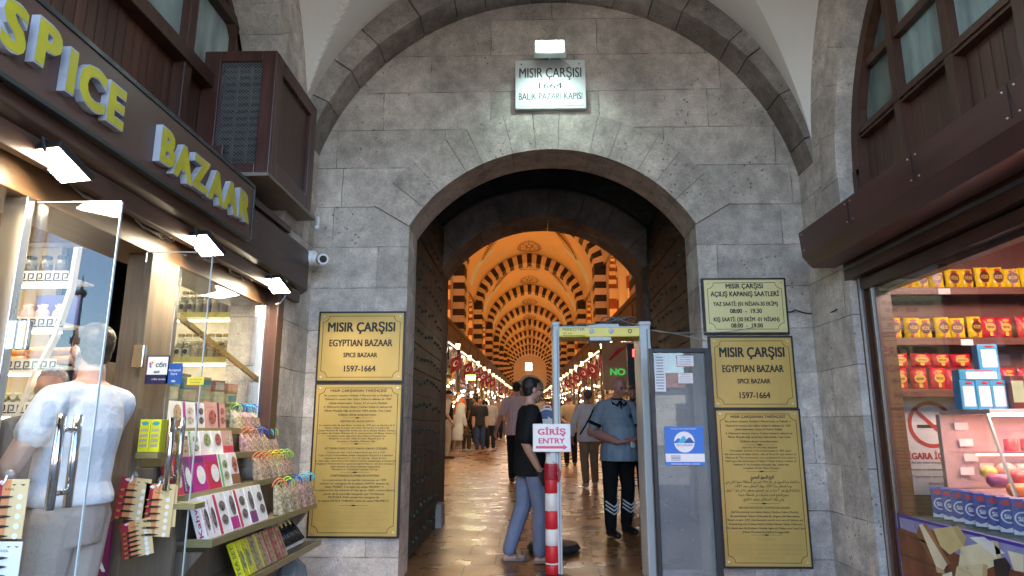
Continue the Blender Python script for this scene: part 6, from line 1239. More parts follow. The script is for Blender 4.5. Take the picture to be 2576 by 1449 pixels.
def hall_shop(s, v):
    """one shop front; s is -1 for the left side and 1 for the right; v is the variant"""
    t = thing('bazaar_shop', 'x', 'shop'); X = lambda a: s * a; rr = random.Random(v * 10 + (s > 0))
    def bx(p, a0, a1, y0, y1, z0, z1): p.bx(X(a0), X(a1), y0, y1, z0, z1)
    p = MB(); bx(p, .0, .46, 0.0, SHL, 3.62, 4.30); bx(p, -.05, .0, 0, SHL, 4.22, 4.36); bx(p, -.03, .0, 0, SHL, 3.60, 3.72); bx(p, -.02, 0, .15, SHL - .15, 3.80, 4.16); p.build('cornice', M_HWOOD, t)
    p = MB(); 
    for k in range(13): y = .9 + k * (SHL - 1.8) / 12; p.bx(X(.03) - .02, X(.03) + .02, y, y + .11, 3.575, 3.597)
    p.build('strip_light', M_STRIPW, t)
    p = MB(); bx(p, .06, .16, .2, SHL - .2, 2.95, 3.50); p.build('sign_board', SGN[v % 4], t)
    p = MB(); bx(p, -.02, .12, -.07, .07, 0, 3.6); bx(p, -.04, .14, -.09, .09, 3.3, 3.42); p.build('post', M_HWOOD, t)
    p = MB(); bx(p, .44, .46, 0.07, SHL, 0, 3.6); p.build('back_panel', (M_BACKW, M_BACKC, M_BACKD, M_BACKW)[v], t)
    p = MB()
    for z in (1.15, 1.5, 1.85, 2.2, 2.55, 2.9): bx(p, .26, .44, .1, SHL - .1, z - .02, z)
    p.build('shelf', M_HWOOD, t)
    p = MB(); p.prism([(X(.05), 0), (X(-.22), 0), (X(-.22), .70), (X(.05), .98)], 'xz', .25, SHL - .25); p.build('counter', M_HWOOD, t)
    p = MB(); N_ = 0
    for z in (1.15, 1.5, 1.85, 2.2, 2.55, 2.9):
        y = .14
        while y < SHL - .2:
            w_ = rr.uniform(.06, .2); h_ = rr.uniform(.10, .29); p.cm = rr.choice([0, 1, 1, 3, 3, 5, 2 if v == 1 else 1, 4, 6]); p.cr = rr.random()
            if rr.random() < .85: bx(p, .27, .27 + rr.uniform(.08, .15), y, y + w_, z + .001, z + h_)
            y += w_ + rr.uniform(.01, .04)
    for k in range(13):
        for j in range(4):
            p.cm = rr.choice([0, 1, 5, 3, 4, 1, 1]); p.cr = rr.random(); a = -.20 + j * .065; y = .32 + k * .225; p.ball((X(a), y + .07, .78 + (a + .22) * .95), (.045, .10, .09), 6, 4)
    for k in range(14):
        p.cm = rr.choice([0, 1, 3, 5, 6, 2]); p.cr = rr.random(); y = rr.uniform(.2, SHL - .2); z = rr.uniform(2.3, 3.1); p.tube([(X(.0), y, z + .45), (X(.0), y, z), (X(.0), y, z - .22)], [.004, .05, .012], 6)
    tag(p.build('wares', M_WARE, t), kind='stuff')
    p = MB()
    for k in range(16): p.ball((X(rr.uniform(-.05, .3)), .3 + k * (SHL - .6) / 15 + rr.uniform(-.1, .1), rr.uniform(1.3, 3.3)), rr.uniform(.02, .05), 8, 5)
    p.build('bulbs', M_BULBC if v == 1 else M_BULB, t); return t
protos = {}
SIDE = {-1: 'left', 1: 'right'}
for s in (-1, 1):
    for i in range(NSH):
        v = (i * 3 + (0 if s < 0 else 2) + i // 4) % 4 if i else (0 if s < 0 else 3); y = SH0 + i * SHL; loc = (s * 2.80, y, floor_z(y))
        nm = ('warm lit shop with a dark brown sign board', 'shop with cool white bulbs and a pale sign board', 'shop with a dark interior and warm bulbs', 'warm lit shop with a deep red sign board')[v]
        lab = nm + ', %s of the hall' % SIDE[s]
        if (s, v) not in protos: o = hall_shop(s, v); o.location = loc; protos[(s, v)] = o; tag(o, lab, None, 'shops along the hall')
        else: o = dup(protos[(s, v)], loc, None, lab, 'shops along the hall')
        o.rotation_euler = (math.atan(SL), 0, 0)
        lamp('shop_light', 'AREA', (s * 2.68, y + SHL / 2, floor_z(y + SHL / 2) + 3.5), (12 if v != 1 else 14), (1, .74, .44) if v != 1 else (1, .93, .84), .15, SHL * .8, (s * 2.95, y + SHL / 2, 0))
M_LGL = emit_mat('lantern_glow', (1, .60, .24), .9); M_LANT = mat('lantern_iron', (.012, .012, .012), .4)
def lantern():
    t = thing('wall_lantern', 'x', 'lantern'); t.scale = (.68, .68, .68); p = MB(); p.tube([(0, 0, -.55), (0, 0, -.1)], .012, 6); p.tube([(-.34, 0, -.62), (-.2, 0, -.66), (-.05, 0, -.60), (0, 0, -.5)], .014, 6); p.tube([(-.34, 0, -.35), (-.25, 0, -.42), (-.17, 0, -.36), (-.2, 0, -.28), (-.26, 0, -.31)], .011, 6); p.bx(-.37, -.34, -.03, .03, -.75, -.2); p.build('bracket', M_LANT, t)
    p = MB(); p.lathe([(.075, -.10), (.12, .18)], (0, 0, 0), 6); p.build('glass', M_LGL, t)
    p = MB(); p.lathe([(.15, .18), (.13, .22), (.05, .30), (.02, .32), (.02, .37), (0, .38)], (0, 0, 0), 6); p.lathe([(.05, -.14), (.085, -.10)], (0, 0, 0), 6)
    for k in range(6): a = PI / 3 * k; p.tube([(.078 * math.cos(a), .078 * math.sin(a), -.1), (.123 * math.cos(a), .123 * math.sin(a), .18)], .008, 4)
    p.build('cap', M_LANT, t); return t
M_FLAG = mat('flag_red', (.22, .007, .010), .6, var=.15); M_POLE = mat('flag_pole', (.35, .28, .18), .4, .5)
def flag(q=.72):
    """a red flag with a white crescent and star hanging from a slanting pole"""
    t = thing('flag', 'x', 'flag'); p = MB(); p.tube([(-.30, 0, -.05), (.30, 0, .24)], .012, 6); p.build('pole', M_POLE, t)
    n = 8; p = MB(); vs = []
    def pos(u, v): # u along the pole, v downwards
        return Vector((-.12 + .36 * u, .03 * math.sin(u * 5 + v * 2) * (0.4 + v), .04 + .175 * u - .50 * v * (1 - .08 * u)))
    for j in range(n + 1):
        for i in range(n + 1): vs.append(pos(i / n, j / n))
    p.add(vs, [(j * 9 + i, j * 9 + i + 1, j * 9 + i + 10, j * 9 + i + 9) for j in range(n) for i in range(n)]); p.build('cloth', M_FLAG, t, smooth=True)
    p = MB()
    for sd in (-1, 1):
        off = Vector((0, sd * .006, 0)); A = [rad(40 + 280 * i / 20) for i in range(21)]
        a_ = [pos(.5 + .26 * math.cos(a), .48 + .19 * math.sin(a)) + off for a in A]; b_ = [pos(.565 + .205 * math.cos(a), .48 + .15 * math.sin(a)) + off for a in A]; p.add(a_ + b_, [(i, i + 1, 22 + i, 21 + i) for i in range(20)])
        st_ = [pos(.70 + (.09 if k % 2 == 0 else .035) * math.cos(PI + k * PI / 5), .48 + (.065 if k % 2 == 0 else .026) * math.sin(PI + k * PI / 5)) + off for k in range(10)]; p.add(st_ + [pos(.70, .48) + off], [(k, (k + 1) % 10, 10) for k in range(10)])
    p.build('crescent_and_star', M_WHITE, t, fix=False); return t
lp, fp = lantern(), flag(); first = True
NUM = ['first', 'second', 'third', 'fourth', 'fifth']
for i in range(NSH - 2):
    for s in (-1, 1):
        y = SH0 + (i + 1) * SHL
        for k, (pr, h, dy, w_) in list(enumerate(((lp, 3.30, 0, 'iron wall lantern with amber glass'), (fp, 2.92, -.35, 'red flag with white crescent and star'))))[:(2 if i < 7 or i % 3 == 0 else 1)]:
            lab = ('%s, %s along the hall on the %s' % (w_, NUM[i], SIDE[s])) if i < 5 else '%s farther down the hall on the %s' % (w_, SIDE[s])
            gp_ = 'lanterns along the hall' if k == 0 else 'flags along the hall'; loc = (s * (2.42 + .08 * k), y + dy, floor_z(y + dy) + h + random.uniform(-.06, .06)); rz = (0 if s < 0 else PI) + random.uniform(-.2, .2) * k
            if i == 0 and s < 0: o = pr; o.location = loc; o.rotation_euler = (0, 0, rz); tag(o, lab, None, gp_)
            else: dup(pr, loc, rz, lab, gp_)
# boards on the right near the detector
c = at(1555, 918, X=1.95); t = thing('hanging_sign', 'cream shop board with a red swoosh and green letters, right side of the hall', 'sign', (c.x, c.y, c.z)); p = MB(); p.bx(-.35, .35, -.03, .03, -.55, .5); p.build('board', M_BACKW, t)
p = MB(); p.tube([(-.2, -.035, .1), (0, -.035, .3), (.2, -.035, .42)], [.02, .05, .01], 6); p.build('swoosh', M_BAN, t); p = MB(); p.text('NO', (-.02, -.033, -.15), .15, .32, bold=.04); p.build('lettering', mat('sign_green', (.05, .4, .06), .5, emit=(.1, .8, .15), estr=.06), t, fix=False)
c = at(1602, 930, X=1.72); t = thing('led_sign', 'black upright board with red glowing letters behind the detector post', 'sign', (c.x, c.y, c.z)); p = MB(); p.bx(-.15, .15, -.03, .03, -.42, .42); p.build('board', M_BLK, t); p = MB(); p.text('H', (0, -.033, .27), .13, .12, bold=.03); p.text('C', (0, -.033, -.30), .11, .12, bold=.03); p.build('letters', emit_mat('led_red', (1, .03, .03), .8), t, fix=False)
c = at(1281 - 55, 948, X=-1.9); 
t = thing('exit_sign', 'small green exit sign hanging on the left side of the hall', 'sign', at(1184, 950, X=-1.75)); p = MB(); p.bx(-.14, .14, -.03, .03, -.075, .075); p.build('box', emit_mat('exit_green', (.35, .9, .12), .9), t)
# ================================================================ people
_tex = bpy.data.textures.new('folds', 'CLOUDS'); _tex.noise_scale = .14; _tex.noise_depth = 3
_tex2 = bpy.data.textures.new('strands', 'CLOUDS'); _tex2.noise_scale = .018
def fuse(mb, name, m, parent, vox, sm=4, fold=0., tex=None):
    """melt overlapping limbs into one continuous skin"""
    me = bpy.data.meshes.new(name); me.from_pydata([tuple(p) for p in mb.v], [], mb.f); ob = bpy.data.objects.new('tmp', me); COL.objects.link(ob)
    r = ob.modifiers.new('r', 'REMESH'); r.mode = 'VOXEL'; r.voxel_size = vox; r.use_smooth_shade = True
    if sm: q = ob.modifiers.new('s', 'SMOOTH'); q.factor = .5; q.iterations = sm
    if fold: d = ob.modifiers.new('d', 'DISPLACE'); d.texture = tex or _tex; d.strength = fold; d.mid_level = .5; d.texture_coords = 'LOCAL'
    dg = bpy.context.evaluated_depsgraph_get(); me2 = bpy.data.meshes.new_from_object(ob.evaluated_get(dg)); me2.name = name
    bpy.data.objects.remove(ob); bpy.data.meshes.remove(me); me2.materials.clear(); me2.materials.append(m)
    me2.polygons.foreach_set('use_smooth', [True] * len(me2.polygons))
    o = bpy.data.objects.new(name, me2); COL.objects.link(o); o.parent = parent; return o
def loft(mb, secs, n=16):
    vs = []
    for (cx, cy, cz), rx, ry in secs: vs += [(cx + rx * math.cos(2 * PI * j / n), cy + ry * math.sin(2 * PI * j / n), cz) for j in range(n)]
    k = len(secs); mb.add(vs, [(i * n + j, i * n + (j + 1) % n, (i + 1) * n + (j + 1) % n, (i + 1) * n + j) for i in range(k - 1) for j in range(n)] + [tuple(range(n)), tuple((k - 1) * n + j for j in range(n))])
def limb(mb, pts, rs, n=10):
    mb.tube(pts, rs, n)
    for p, r in zip(pts, rs): mb.ball(p, r, 8, 6)
SKIN = {k: mat('skin_' + k, c, .5, var=.08, scale=6) for k, c in dict(fair=(.50, .28, .20), tan=(.40, .21, .13), ruddy=(.46, .22, .16), dark=(.22, .11, .07)).items()}
HAIR = {k: mat('hair_' + k, c, .55, var=.4, scale=60) for k, c in dict(black=(.012, .010, .009), brown=(.06, .035, .02), grey=(.22, .20, .18), salt=(.10, .09, .085)).items()}
def cloth(n_, c, rough=.85): return mat('cloth_' + n_, c, rough, var=.10, scale=7, bump=.25, bscale=45, spec=.15)
M_EYE = mat('eye_dark', (.02, .015, .012), .2)
DEF = dict(hip=(.048, 0, .515), knee=(.052, .012, .285), ankle=(.055, -.008, .045), shoulder=(.102, -.005, .795), elbow=(.128, -.015, .63), wrist=(.13, .03, .49), head=(0, .014, .925))
def person(label, loc, Ht, rz, skin='fair', hair='black', top=None, legs=None, shoe=None, pose=None, vox=.016, sleeve=.75, belly=0., hyaw=0., hpitch=0., short=0., bald=False, fingers=False, group=None, lean=(0, 0), loose=1., beard=None, hat=None, vest=None, collar=None, long_sleeve=False, dress=False, hem=.455, arm=1., open_foot=False, seated=False):
    """one standing, walking or sitting person; local +Y is where the body faces; pose overrides joints in shares of the height"""
    t = thing('person', label, 'person', loc, rz, group); J = {}
    for k, p in DEF.items():
        if k == 'head': J[k] = p
        else: J[k + 'R'] = p; J[k + 'L'] = (-p[0], p[1], p[2])
    for k, p in (pose or {}).items(): J[k] = p
    def lz(z): return (lean[0] * max(0, z - .5) / .3, lean[1] * max(0, z - .5) / .3)
    V = {}
    for k, p in J.items():
        a = lz(p[2]) if k[:-1] in ('shoulder',) or k == 'head' else (0, 0); V[k] = Vector((p[0] + a[0], p[1] + a[1], p[2])) * Ht
    pz = (V['hipL'].z + V['hipR'].z) / 2 / Ht - .515; py = (V['hipL'].y + V['hipR'].y) / 2 / Ht
    def sec(z, rx, ry, dy=0.): a = lz(z); return ((a[0] * Ht, (a[1] + dy + py * max(0, (.80 - z) / .3)) * Ht, (z + pz * max(0, (.8 - z) / .3)) * Ht), rx * Ht, ry * Ht)
    b = MB(); torso = [sec(.47, .075, .060), sec(.52, .086, .066), sec(.60, .078, .060 + belly * .4, belly * .5), sec(.66, .084, .062 + belly * .3, belly * .4), sec(.73, .096, .066), sec(.79, .098, .056), sec(.825, .060, .045), sec(.845, .034, .034)]
    loft(b, torso); hd = V['head']
    nk = Vector(torso[-2][0])
    for s_ in 'LR': limb(b, [nk, V['shoulder' + s_]], [.040 * Ht, .030 * Ht])
    limb(b, [Vector(torso[-2][0]), hd + Vector((0, -.012, -.045)) * Ht], [.034 * Ht, .031 * Ht])
    for s_ in 'LR':
        limb(b, [V['shoulder' + s_], V['elbow' + s_], V['elbow' + s_].lerp(V['wrist' + s_], .3), V['wrist' + s_]], [.031 * Ht, .025 * arm * Ht, .0265 * arm * Ht, .0172 * arm * Ht])
        limb(b, [V['hip' + s_], V['knee' + s_], V['knee' + s_].lerp(V['ankle' + s_], .35), V['ankle' + s_]], [.052 * Ht, .034 * Ht, .034 * Ht, .022 * Ht])
        d = (V['wrist' + s_] - V['elbow' + s_]).normalized(); w_ = V['wrist' + s_]; sg = 1 if s_ == 'R' else -1
        if (pose or {}).get('hand' + s_): d = Vector(pose['hand' + s_]).normalized()
        side = Vector((0, 1, 0)); side = (side - d * side.dot(d)).normalized() if abs(d.y) < .8 else (Vector((-sg, 0, 0)) - d * d.dot(Vector((-sg, 0, 0)))).normalized(); nr = d.cross(side).normalized()
        if nr.x * sg > 0: nr = -nr
        if fingers:
            for k, (o, l) in enumerate(((-.5, .85), (-.17, .98), (.17, 1.0), (.5, .9))):
                kn = w_ + d * .050 * Ht + side * o * .036 * Ht; c1 = .35 + .08 * k; limb(b, [w_, kn], [.012 * Ht, .0085 * Ht], 8); p = kn; dd = d.copy(); ch = [p]
                for q in range(3): dd = (dd + nr * c1).normalized(); p = p + dd * .017 * l * Ht; ch.append(p)
                limb(b, ch, [.0066 * Ht, .006 * Ht, .0056 * Ht, .0045 * Ht], 7)
            th = [w_ + d * .012 * Ht + side * .012 * Ht, w_ + d * .036 * Ht + side * .032 * Ht + nr * .006 * Ht, w_ + d * .060 * Ht + side * .034 * Ht + nr * .014 * Ht]; limb(b, th, [.0095 * Ht, .0075 * Ht, .0055 * Ht], 7)
        else:
            limb(b, [w_, w_ + d * .05 * Ht, w_ + d * .075 * Ht + nr * .012 * Ht, w_ + d * .092 * Ht + nr * .028 * Ht], [.016 * Ht, .017 * Ht, .013 * Ht, .007 * Ht]); limb(b, [w_ + side * .008 * Ht, w_ + d * .05 * Ht + side * .03 * Ht], [.009 * Ht, .006 * Ht])
        a = V['ankle' + s_]; fz_ = .018 * Ht
        limb(b, [a, Vector((a.x, a.y - .012 * Ht, max(fz_, a.z - .028 * Ht))), Vector((a.x + sg * .008 * Ht, a.y + .095 * Ht, max(fz_ * .8, a.z - .034 * Ht)))], [.022 * Ht, .020 * Ht, .015 * Ht])
    RH_ = Matrix.Rotation(hyaw, 3, 'Z') @ Matrix.Rotation(-hpitch, 3, 'X'); k_ = Ht / 1.75
    def hp(x, y, z): return hd + RH_ @ (Vector((x, y, z)) * k_)
    def hball(mb, c, r, n=12, q=9):
        m_ = MB(); m_.ball((0, 0, 0), r, n, q); mb.add([hp(c[0] + v[0], c[1] + v[1], c[2] + v[2]) for v in m_.v], m_.f)
    for c, r in (((0, -.010, .030), (.074, .092, .084)), ((0, .026, -.032), (.058, .060, .070)), ((0, .050, -.088), (.030, .028, .022)), ((0, .074, .020), (.052, .022, .012)), ((.076, -.006, -.012), (.011, .021, .031)), ((-.076, -.006, -.012), (.011, .021, .031)), ((0, .082, -.060), (.024, .012, .010)), ((.036, .058, -.028), (.024, .024, .026)), ((-.036, .058, -.028), (.024, .024, .026))): hball(b, c, r)
    limb(b, [hp(0, .086, .012), hp(0, .106, -.024)], [.009 * k_, .014 * k_], 8)
    body = fuse(b, 'body', SKIN[skin], t, vox if not fingers else .0075, 2 if fingers else 3)
    e = MB(); 
    for s_ in (-1, 1): hball(e, (s_ * .030, .081, .006), (.013, .007, .007), 8, 6)
    if fingers or vox < .02: fuse_e = e.build('eyes', M_EYE, t, smooth=True)
    if not bald and hat is None:
        h = MB(); hball(h, (0, -.026, .042), (.083, .090, .087)); hball(h, (0, -.046, -.018), (.064, .045, .055)); hball(h, (0, .03, .092), (.055, .045, .03)); fuse(h, 'hair', HAIR[hair], t, .010 * k_ if fingers else .016, 1, .012 if fingers else .0, _tex2)
    if bald:
        h = MB(); 
        for s_ in (-1, 1): hball(h, (s_ * .040, .084, .027), (.022, .008, .0045), 8, 5)
        h.build('eyebrows', HAIR['brown'], t, smooth=True)
    if beard:
        h = MB(); hball(h, (0, .034, -.066), (.059, .052, .045)); hball(h, (0, .066, -.085), (.034, .03, .028)); fuse(h, 'beard', HAIR[beard], t, .012, 1)
    if hat:
        h = MB(); hball(h, (0, -.014, .058), (.086, .100, .072)); hball(h, (0, .095, .048), (.060, .055, .010)); fuse(h, 'cap', hat, t, .012, 2)
    # clothes
    if top:
        c = MB(); L_ = loose; lo = hem if not dress else .12
        secs = [sec(lo, .103 * L_ + (.05 if dress else 0), .086 * L_ + belly * .5, belly * .45), sec(max(.53, hem + .02), .103 * L_, .084 * L_ + belly * .55, belly * .5), sec(.60, .090 * L_, .074 * L_ + belly * .62, belly * .62), sec(.66, .094 * L_, .074 * L_ + belly * .4, belly * .5), sec(.73, .105, .076), sec(.79, .106, .065), sec(.822, .070, .054), sec(.838, .050, .047)]
        loft(c, secs)
        for s_ in 'LR': limb(c, [Vector(secs[-2][0]) + Vector((0, 0, -.012 * Ht)), V['shoulder' + s_]], [.046 * Ht, .041 * Ht])
        for s_ in 'LR':
            a_, el, wr = V['shoulder' + s_], V['elbow' + s_], V['wrist' + s_]
            if vest is None or True:
                if long_sleeve: limb(c, [a_, el, el.lerp(wr, .85)], [.041 * Ht, .036 * Ht, .026 * Ht])
                elif sleeve > 0: e1 = a_.lerp(el, sleeve); limb(c, [a_, a_.lerp(el, sleeve * .5), e1], [.041 * Ht, .040 * Ht, .040 * Ht])
        fuse(c, 'dress' if dress else 'shirt', top, t, vox * .8, 3, .008 * min(1, vox * 60))
        if collar:
            c = MB(); a = lz(.84); c0 = Vector((a[0] * Ht, a[1] * Ht - .004 * Ht, .838 * Ht)); c.lathe([(.052 * Ht, -.018 * Ht), (.046 * Ht, .010 * Ht), (.042 * Ht, .008 * Ht), (.048 * Ht, -.018 * Ht)], c0, 16, cap=False); f_ = Vector((0, .052 * Ht, 0)); c.quad(c0 + f_ + Vector((-.014, .004, -.005)) * Ht, c0 + f_ + Vector((.014, .004, -.005)) * Ht, c0 + f_ + Vector((.004, .022, -.06)) * Ht, c0 + f_ + Vector((-.004, .022, -.06)) * Ht)
            for s_ in 'LR': e1 = V['shoulder' + s_].lerp(V['elbow' + s_], sleeve + .02); e0 = V['shoulder' + s_].lerp(V['elbow' + s_], sleeve - .10); c.tube([e0, e1], .0435 * Ht, 14)
            c.build('collar_and_cuffs', collar, t, smooth=True)
    if vest:
        c = MB(); loft(c, [sec(.47, .104, .088), sec(.60, .100, .084), sec(.73, .110, .082), sec(.79, .108, .070), sec(.815, .085, .060)]); fuse(c, 'vest', vest, t, vox * .8, 3, .012)
    if legs and not dress:
        c = MB(); loft(c, [sec(.455, .090, .070), sec(.52, .094, .074 + belly * .1), sec(.565, .088, .069 + belly * .2, belly * .2)])
        for s_ in 'LR':
            hp_, kn, an = V['hip' + s_], V['knee' + s_], V['ankle' + s_]
            if short: limb(c, [hp_, hp_.lerp(kn, .55), kn.lerp(hp_, .05)], [.062 * Ht, .056 * Ht, .052 * Ht])
            else: an2 = an.lerp(kn, .06); limb(c, [hp_, hp_.lerp(kn, .5), kn, kn.lerp(an, .5), an2], [.062 * Ht, .055 * Ht, .046 * Ht, .042 * Ht, .037 * Ht])
        fuse(c, 'trousers' if not short else 'shorts', legs, t, vox * .8, 3, .008 * min(1, vox * 60))
    if shoe:
        for s_ in 'LR':
            sg = 1 if s_ == 'R' else -1; a = V['ankle' + s_]; z0 = a.z - .045 * Ht; c = MB()
            if open_foot: c.prism([(a.x + sg * .004 * Ht + .026 * Ht * math.cos(q) * (1 if math.sin(q) > 0 else .8), a.y + .04 * Ht + .080 * Ht * math.sin(q)) for q in [2 * PI * i / 18 for i in range(18)]], 'xy', z0, z0 + .016 * Ht)
            else: limb(c, [Vector((a.x, a.y - .016 * Ht, z0 + .024 * Ht)), Vector((a.x, a.y + .03 * Ht, z0 + .026 * Ht)), Vector((a.x + sg * .008 * Ht, a.y + .104 * Ht, z0 + .020 * Ht))], [.027 * Ht, .026 * Ht, .021 * Ht])
            if open_foot: o = c.build('sandal', shoe, t, bevel=.006); q_ = MB(); [q_.tube([(a.x + .030 * Ht * math.cos(w1), a.y + dy * Ht, z0 + .012 * Ht + .036 * Ht * math.sin(w1)) for w1 in [PI * i / 10 for i in range(11)]], .012 * Ht, 6, flat=.35) for dy in (.045, .085)]; q_.build('strap', shoe, o, smooth=True)
            else: fuse(c, 'shoe', shoe, t, .012, 2)
    return t
def stand(xf, yf, ytop, xtop=None):
    p = on_floor(xf, yf); return p, at(xtop or xf, ytop, Y=p.y).z - p.z
LINEN, BLACKC, NAVY = cloth('linen', (.42, .35, .27)), cloth('black', (.012, .012, .013)), cloth('charcoal', (.03, .03, .035))
# the young man in a black tee shirt
p, h = stand(1328, 1414, 948, 1328)
jt = person('man in a black tee shirt and blue grey trousers, back turned, beside the entry sign', p, h, rad(-76), 'fair', 'black', BLACKC, cloth('blue_grey', (.17, .20, .29)), mat('sandal_taupe', (.22, .18, .15), .7), vox=.011, fingers=True, loose=1.10, sleeve=.88, hyaw=rad(8), hpitch=rad(4), open_foot=True,
            pose=dict(ankleR=(.045, .055, .045), kneeR=(.05, .06, .285), ankleL=(-.05, -.10, .045), kneeL=(-.052, -.015, .285), elbowR=(.135, -.045, .635), wristR=(.125, .03, .50), elbowL=(-.125, .02, .64), wristL=(-.06, .13, .56), hipR=(.048, .02, .515), hipL=(-.048, .01, .515)), lean=(0, .012))
R_ = Matrix.Rotation(rad(-76), 3, 'Z'); ph = Vector(p) + R_ @ (Vector((.13, .055, .45)) * h)
q = thing('phone', 'black phone held in the hanging hand of the black tee shirted man', 'phone', ph, rad(-76)); c = MB(); c.box((0, 0, 0), (.012, .075, .15), M=Matrix.Rotation(rad(25), 3, 'X')); c.build('case', M_BLK, q, bevel=.006)
# the security guard
p, h = stand(1558, 1346, 944, 1548)
gd = person('bald security guard in a grey blue polo and black trousers with white chevrons', p, h * 1.0, rad(-158), 'ruddy', 'brown', cloth('polo_grey_blue', (.26, .33, .39)), BLACKC, mat('boot_black', (.010, .010, .010), .4), vox=.011, fingers=True, bald=True, belly=.062, loose=1.16, sleeve=.72, collar=BLACKC, hpitch=rad(22), hyaw=rad(22), arm=1.25,
            pose=dict(elbowR=(.165, -.03, .635), wristR=(.075, .155, .575), elbowL=(-.16, -.01, .63), wristL=(-.05, .16, .58), handR=(-.9, .35, -.15), handL=(.9, .45, -.1), ankleR=(.075, .03, .045), kneeR=(.07, .03, .285), ankleL=(-.085, -.06, .045), kneeL=(-.075, 0, .285), head=(.0, .028, .918)), lean=(0, .01))
tr = [o for o in gd.children if o.name.startswith('trousers')][0]; h2 = h * 1.0
for sx, ax_, ay_, kx, ky in ((1, .075, .03, .07, .03), (-1, -.085, -.06, -.075, 0)):
    c = MB()
    for k in range(3):
        pts = []
        for i in range(13):
            a = -1.15 + 2.3 * i / 12; zz = .135 + k * .022 + abs(a) * .030; u = (zz - .045) / .24; cx_, cy_ = ax_ + (kx - ax_) * u, ay_ + (ky - ay_) * u; pts.append(((cx_ + .049 * math.sin(a)) * h2, (cy_ + .049 * math.cos(a)) * h2, zz * h2))
        c.tube(pts, .0085, 6)
    c.build('reflective_chevron', mat('reflective_white', (.78, .78, .78), .4), tr, smooth=True)
sh = [o for o in gd.children if o.name.startswith('shirt')][0]
for sx in (-1, 1):
    c = MB(); c.add([Vector(q) * h2 for q in ((sx * .048, .030, .842), (sx * .008, .066, .822), (sx * .020, .080, .795), (sx * .056, .062, .814), (sx * .046, .020, .832), (sx * .010, .056, .812), (sx * .020, .070, .788), (sx * .054, .050, .806))], [(0, 1, 2, 3), (4, 5, 6, 7), (0, 1, 5, 4), (1, 2, 6, 5), (2, 3, 7, 6), (3, 0, 4, 7)]); c.build('collar_wing', BLACKC, sh)
c = MB(); c.disc(Vector((-.052, .100, .735)) * h2, (1, .25, 0), (0, 0, 1), .024, 14); c.build('chest_badge', mat('badge_navy', (.02, .03, .08), .5), sh, fix=False)
c = MB(); s0_ = Vector((.148, .0, .735)) * h2; c.disc(s0_ + Vector((.014, .012, 0)), Vector((.35, .9, 0)).normalized(), Vector((-.12, 0, 1)).normalized(), .034, 18); c.build('sleeve_patch', mat('patch_white', (.6, .65, .7), .6), sh, fix=False)
c = MB(); c.disc(s0_ + Vector((.017, .012, .003)), Vector((.35, .9, 0)).normalized(), Vector((-.12, 0, 1)).normalized(), .016, 12); c.build('patch_emblem', M_DKB, sh, fix=False)
q = thing('tissue_pack', 'small pale packet held by the security guard', 'packet', Vector(p) + Matrix.Rotation(rad(-158), 3, 'Z') @ (Vector((-.01, .19, .565)) * h2), rad(-143)); c = MB(); c.box((0, 0, 0), (.06, .03, .09)); c.build('wrapper', M_PAPER, q, bevel=.01)
# the man with a shoulder strap
p, h = stand(1484, 1226, 978, 1466)
sm = person('man in a white shirt with a black shoulder strap, walking away beside the guard', p, h, rad(6), 'tan', 'salt', cloth('white_shirt', (.72, .66, .62)), cloth('khaki', (.32, .22, .13)), mat('shoe_pale', (.45, .42, .38), .6), vox=.013, loose=1.22, long_sleeve=True,
            pose=dict(ankleR=(.075, .09, .045), kneeR=(.06, .05, .285), ankleL=(-.05, -.06, .05), kneeL=(-.05, .0, .28), elbowL=(-.165, -.02, .64), wristL=(-.17, .02, .51), elbowR=(.15, -.02, .63), wristR=(.15, .05, .5)))
c = MB(); c.tube([Vector(a) * h for a in ((.06, .05, .825), (.062, -.03, .828), (.02, -.088, .74), (-.05, -.096, .62), (-.105, -.075, .53))], .014, 6, flat=.4); c.build('shoulder_strap', BLACKC, sm, smooth=True)
p, h = stand(1300, 1212, 958, 1312)
person('person in a pale pink striped shirt and black trousers behind the black tee shirted man', p, h, rad(4), 'fair', 'black', mat('cloth_pink_stripe', (.66, .46, .42), .8, var=.28, scale=90, stretch=(1, 1, .02)), BLACKC, mat('shoe_dark', (.03, .025, .02), .6), vox=.014, sleeve=.8, loose=1.1,
       pose=dict(elbowL=(-.165, -.03, .65), wristL=(-.205, .0, .51), ankleL=(-.05, -.07, .045), kneeL=(-.05, .0, .28)))
p = on_floor(1602, 1270); h = at(1602, 968, Y=p.y).z - p.z
person('man with a reddish face in black, standing behind the guard', p, h, rad(172), 'ruddy', 'brown', BLACKC, BLACKC, M_BLK, vox=.016, beard='brown', hpitch=rad(14), pose=dict(wristR=(.06, .14, .585), elbowR=(.15, -.01, .63), wristL=(-.06, .14, .58), elbowL=(-.15, -.01, .63)), sleeve=.95)
p, h = stand(1124, 1153, 981, 1125)
person('man in a black cap, black vest and beige trousers by the left gate leaf', p, h, rad(-78), 'fair', 'grey', cloth('off_white', (.48, .44, .38)), LINEN, mat('shoe_brown', (.05, .03, .02), .5), vox=.016, hat=BLACKC, vest=BLACKC, sleeve=.9, loose=1.05, pose=dict(wristR=(.12, .05, .52), elbowR=(.14, -.03, .64)))
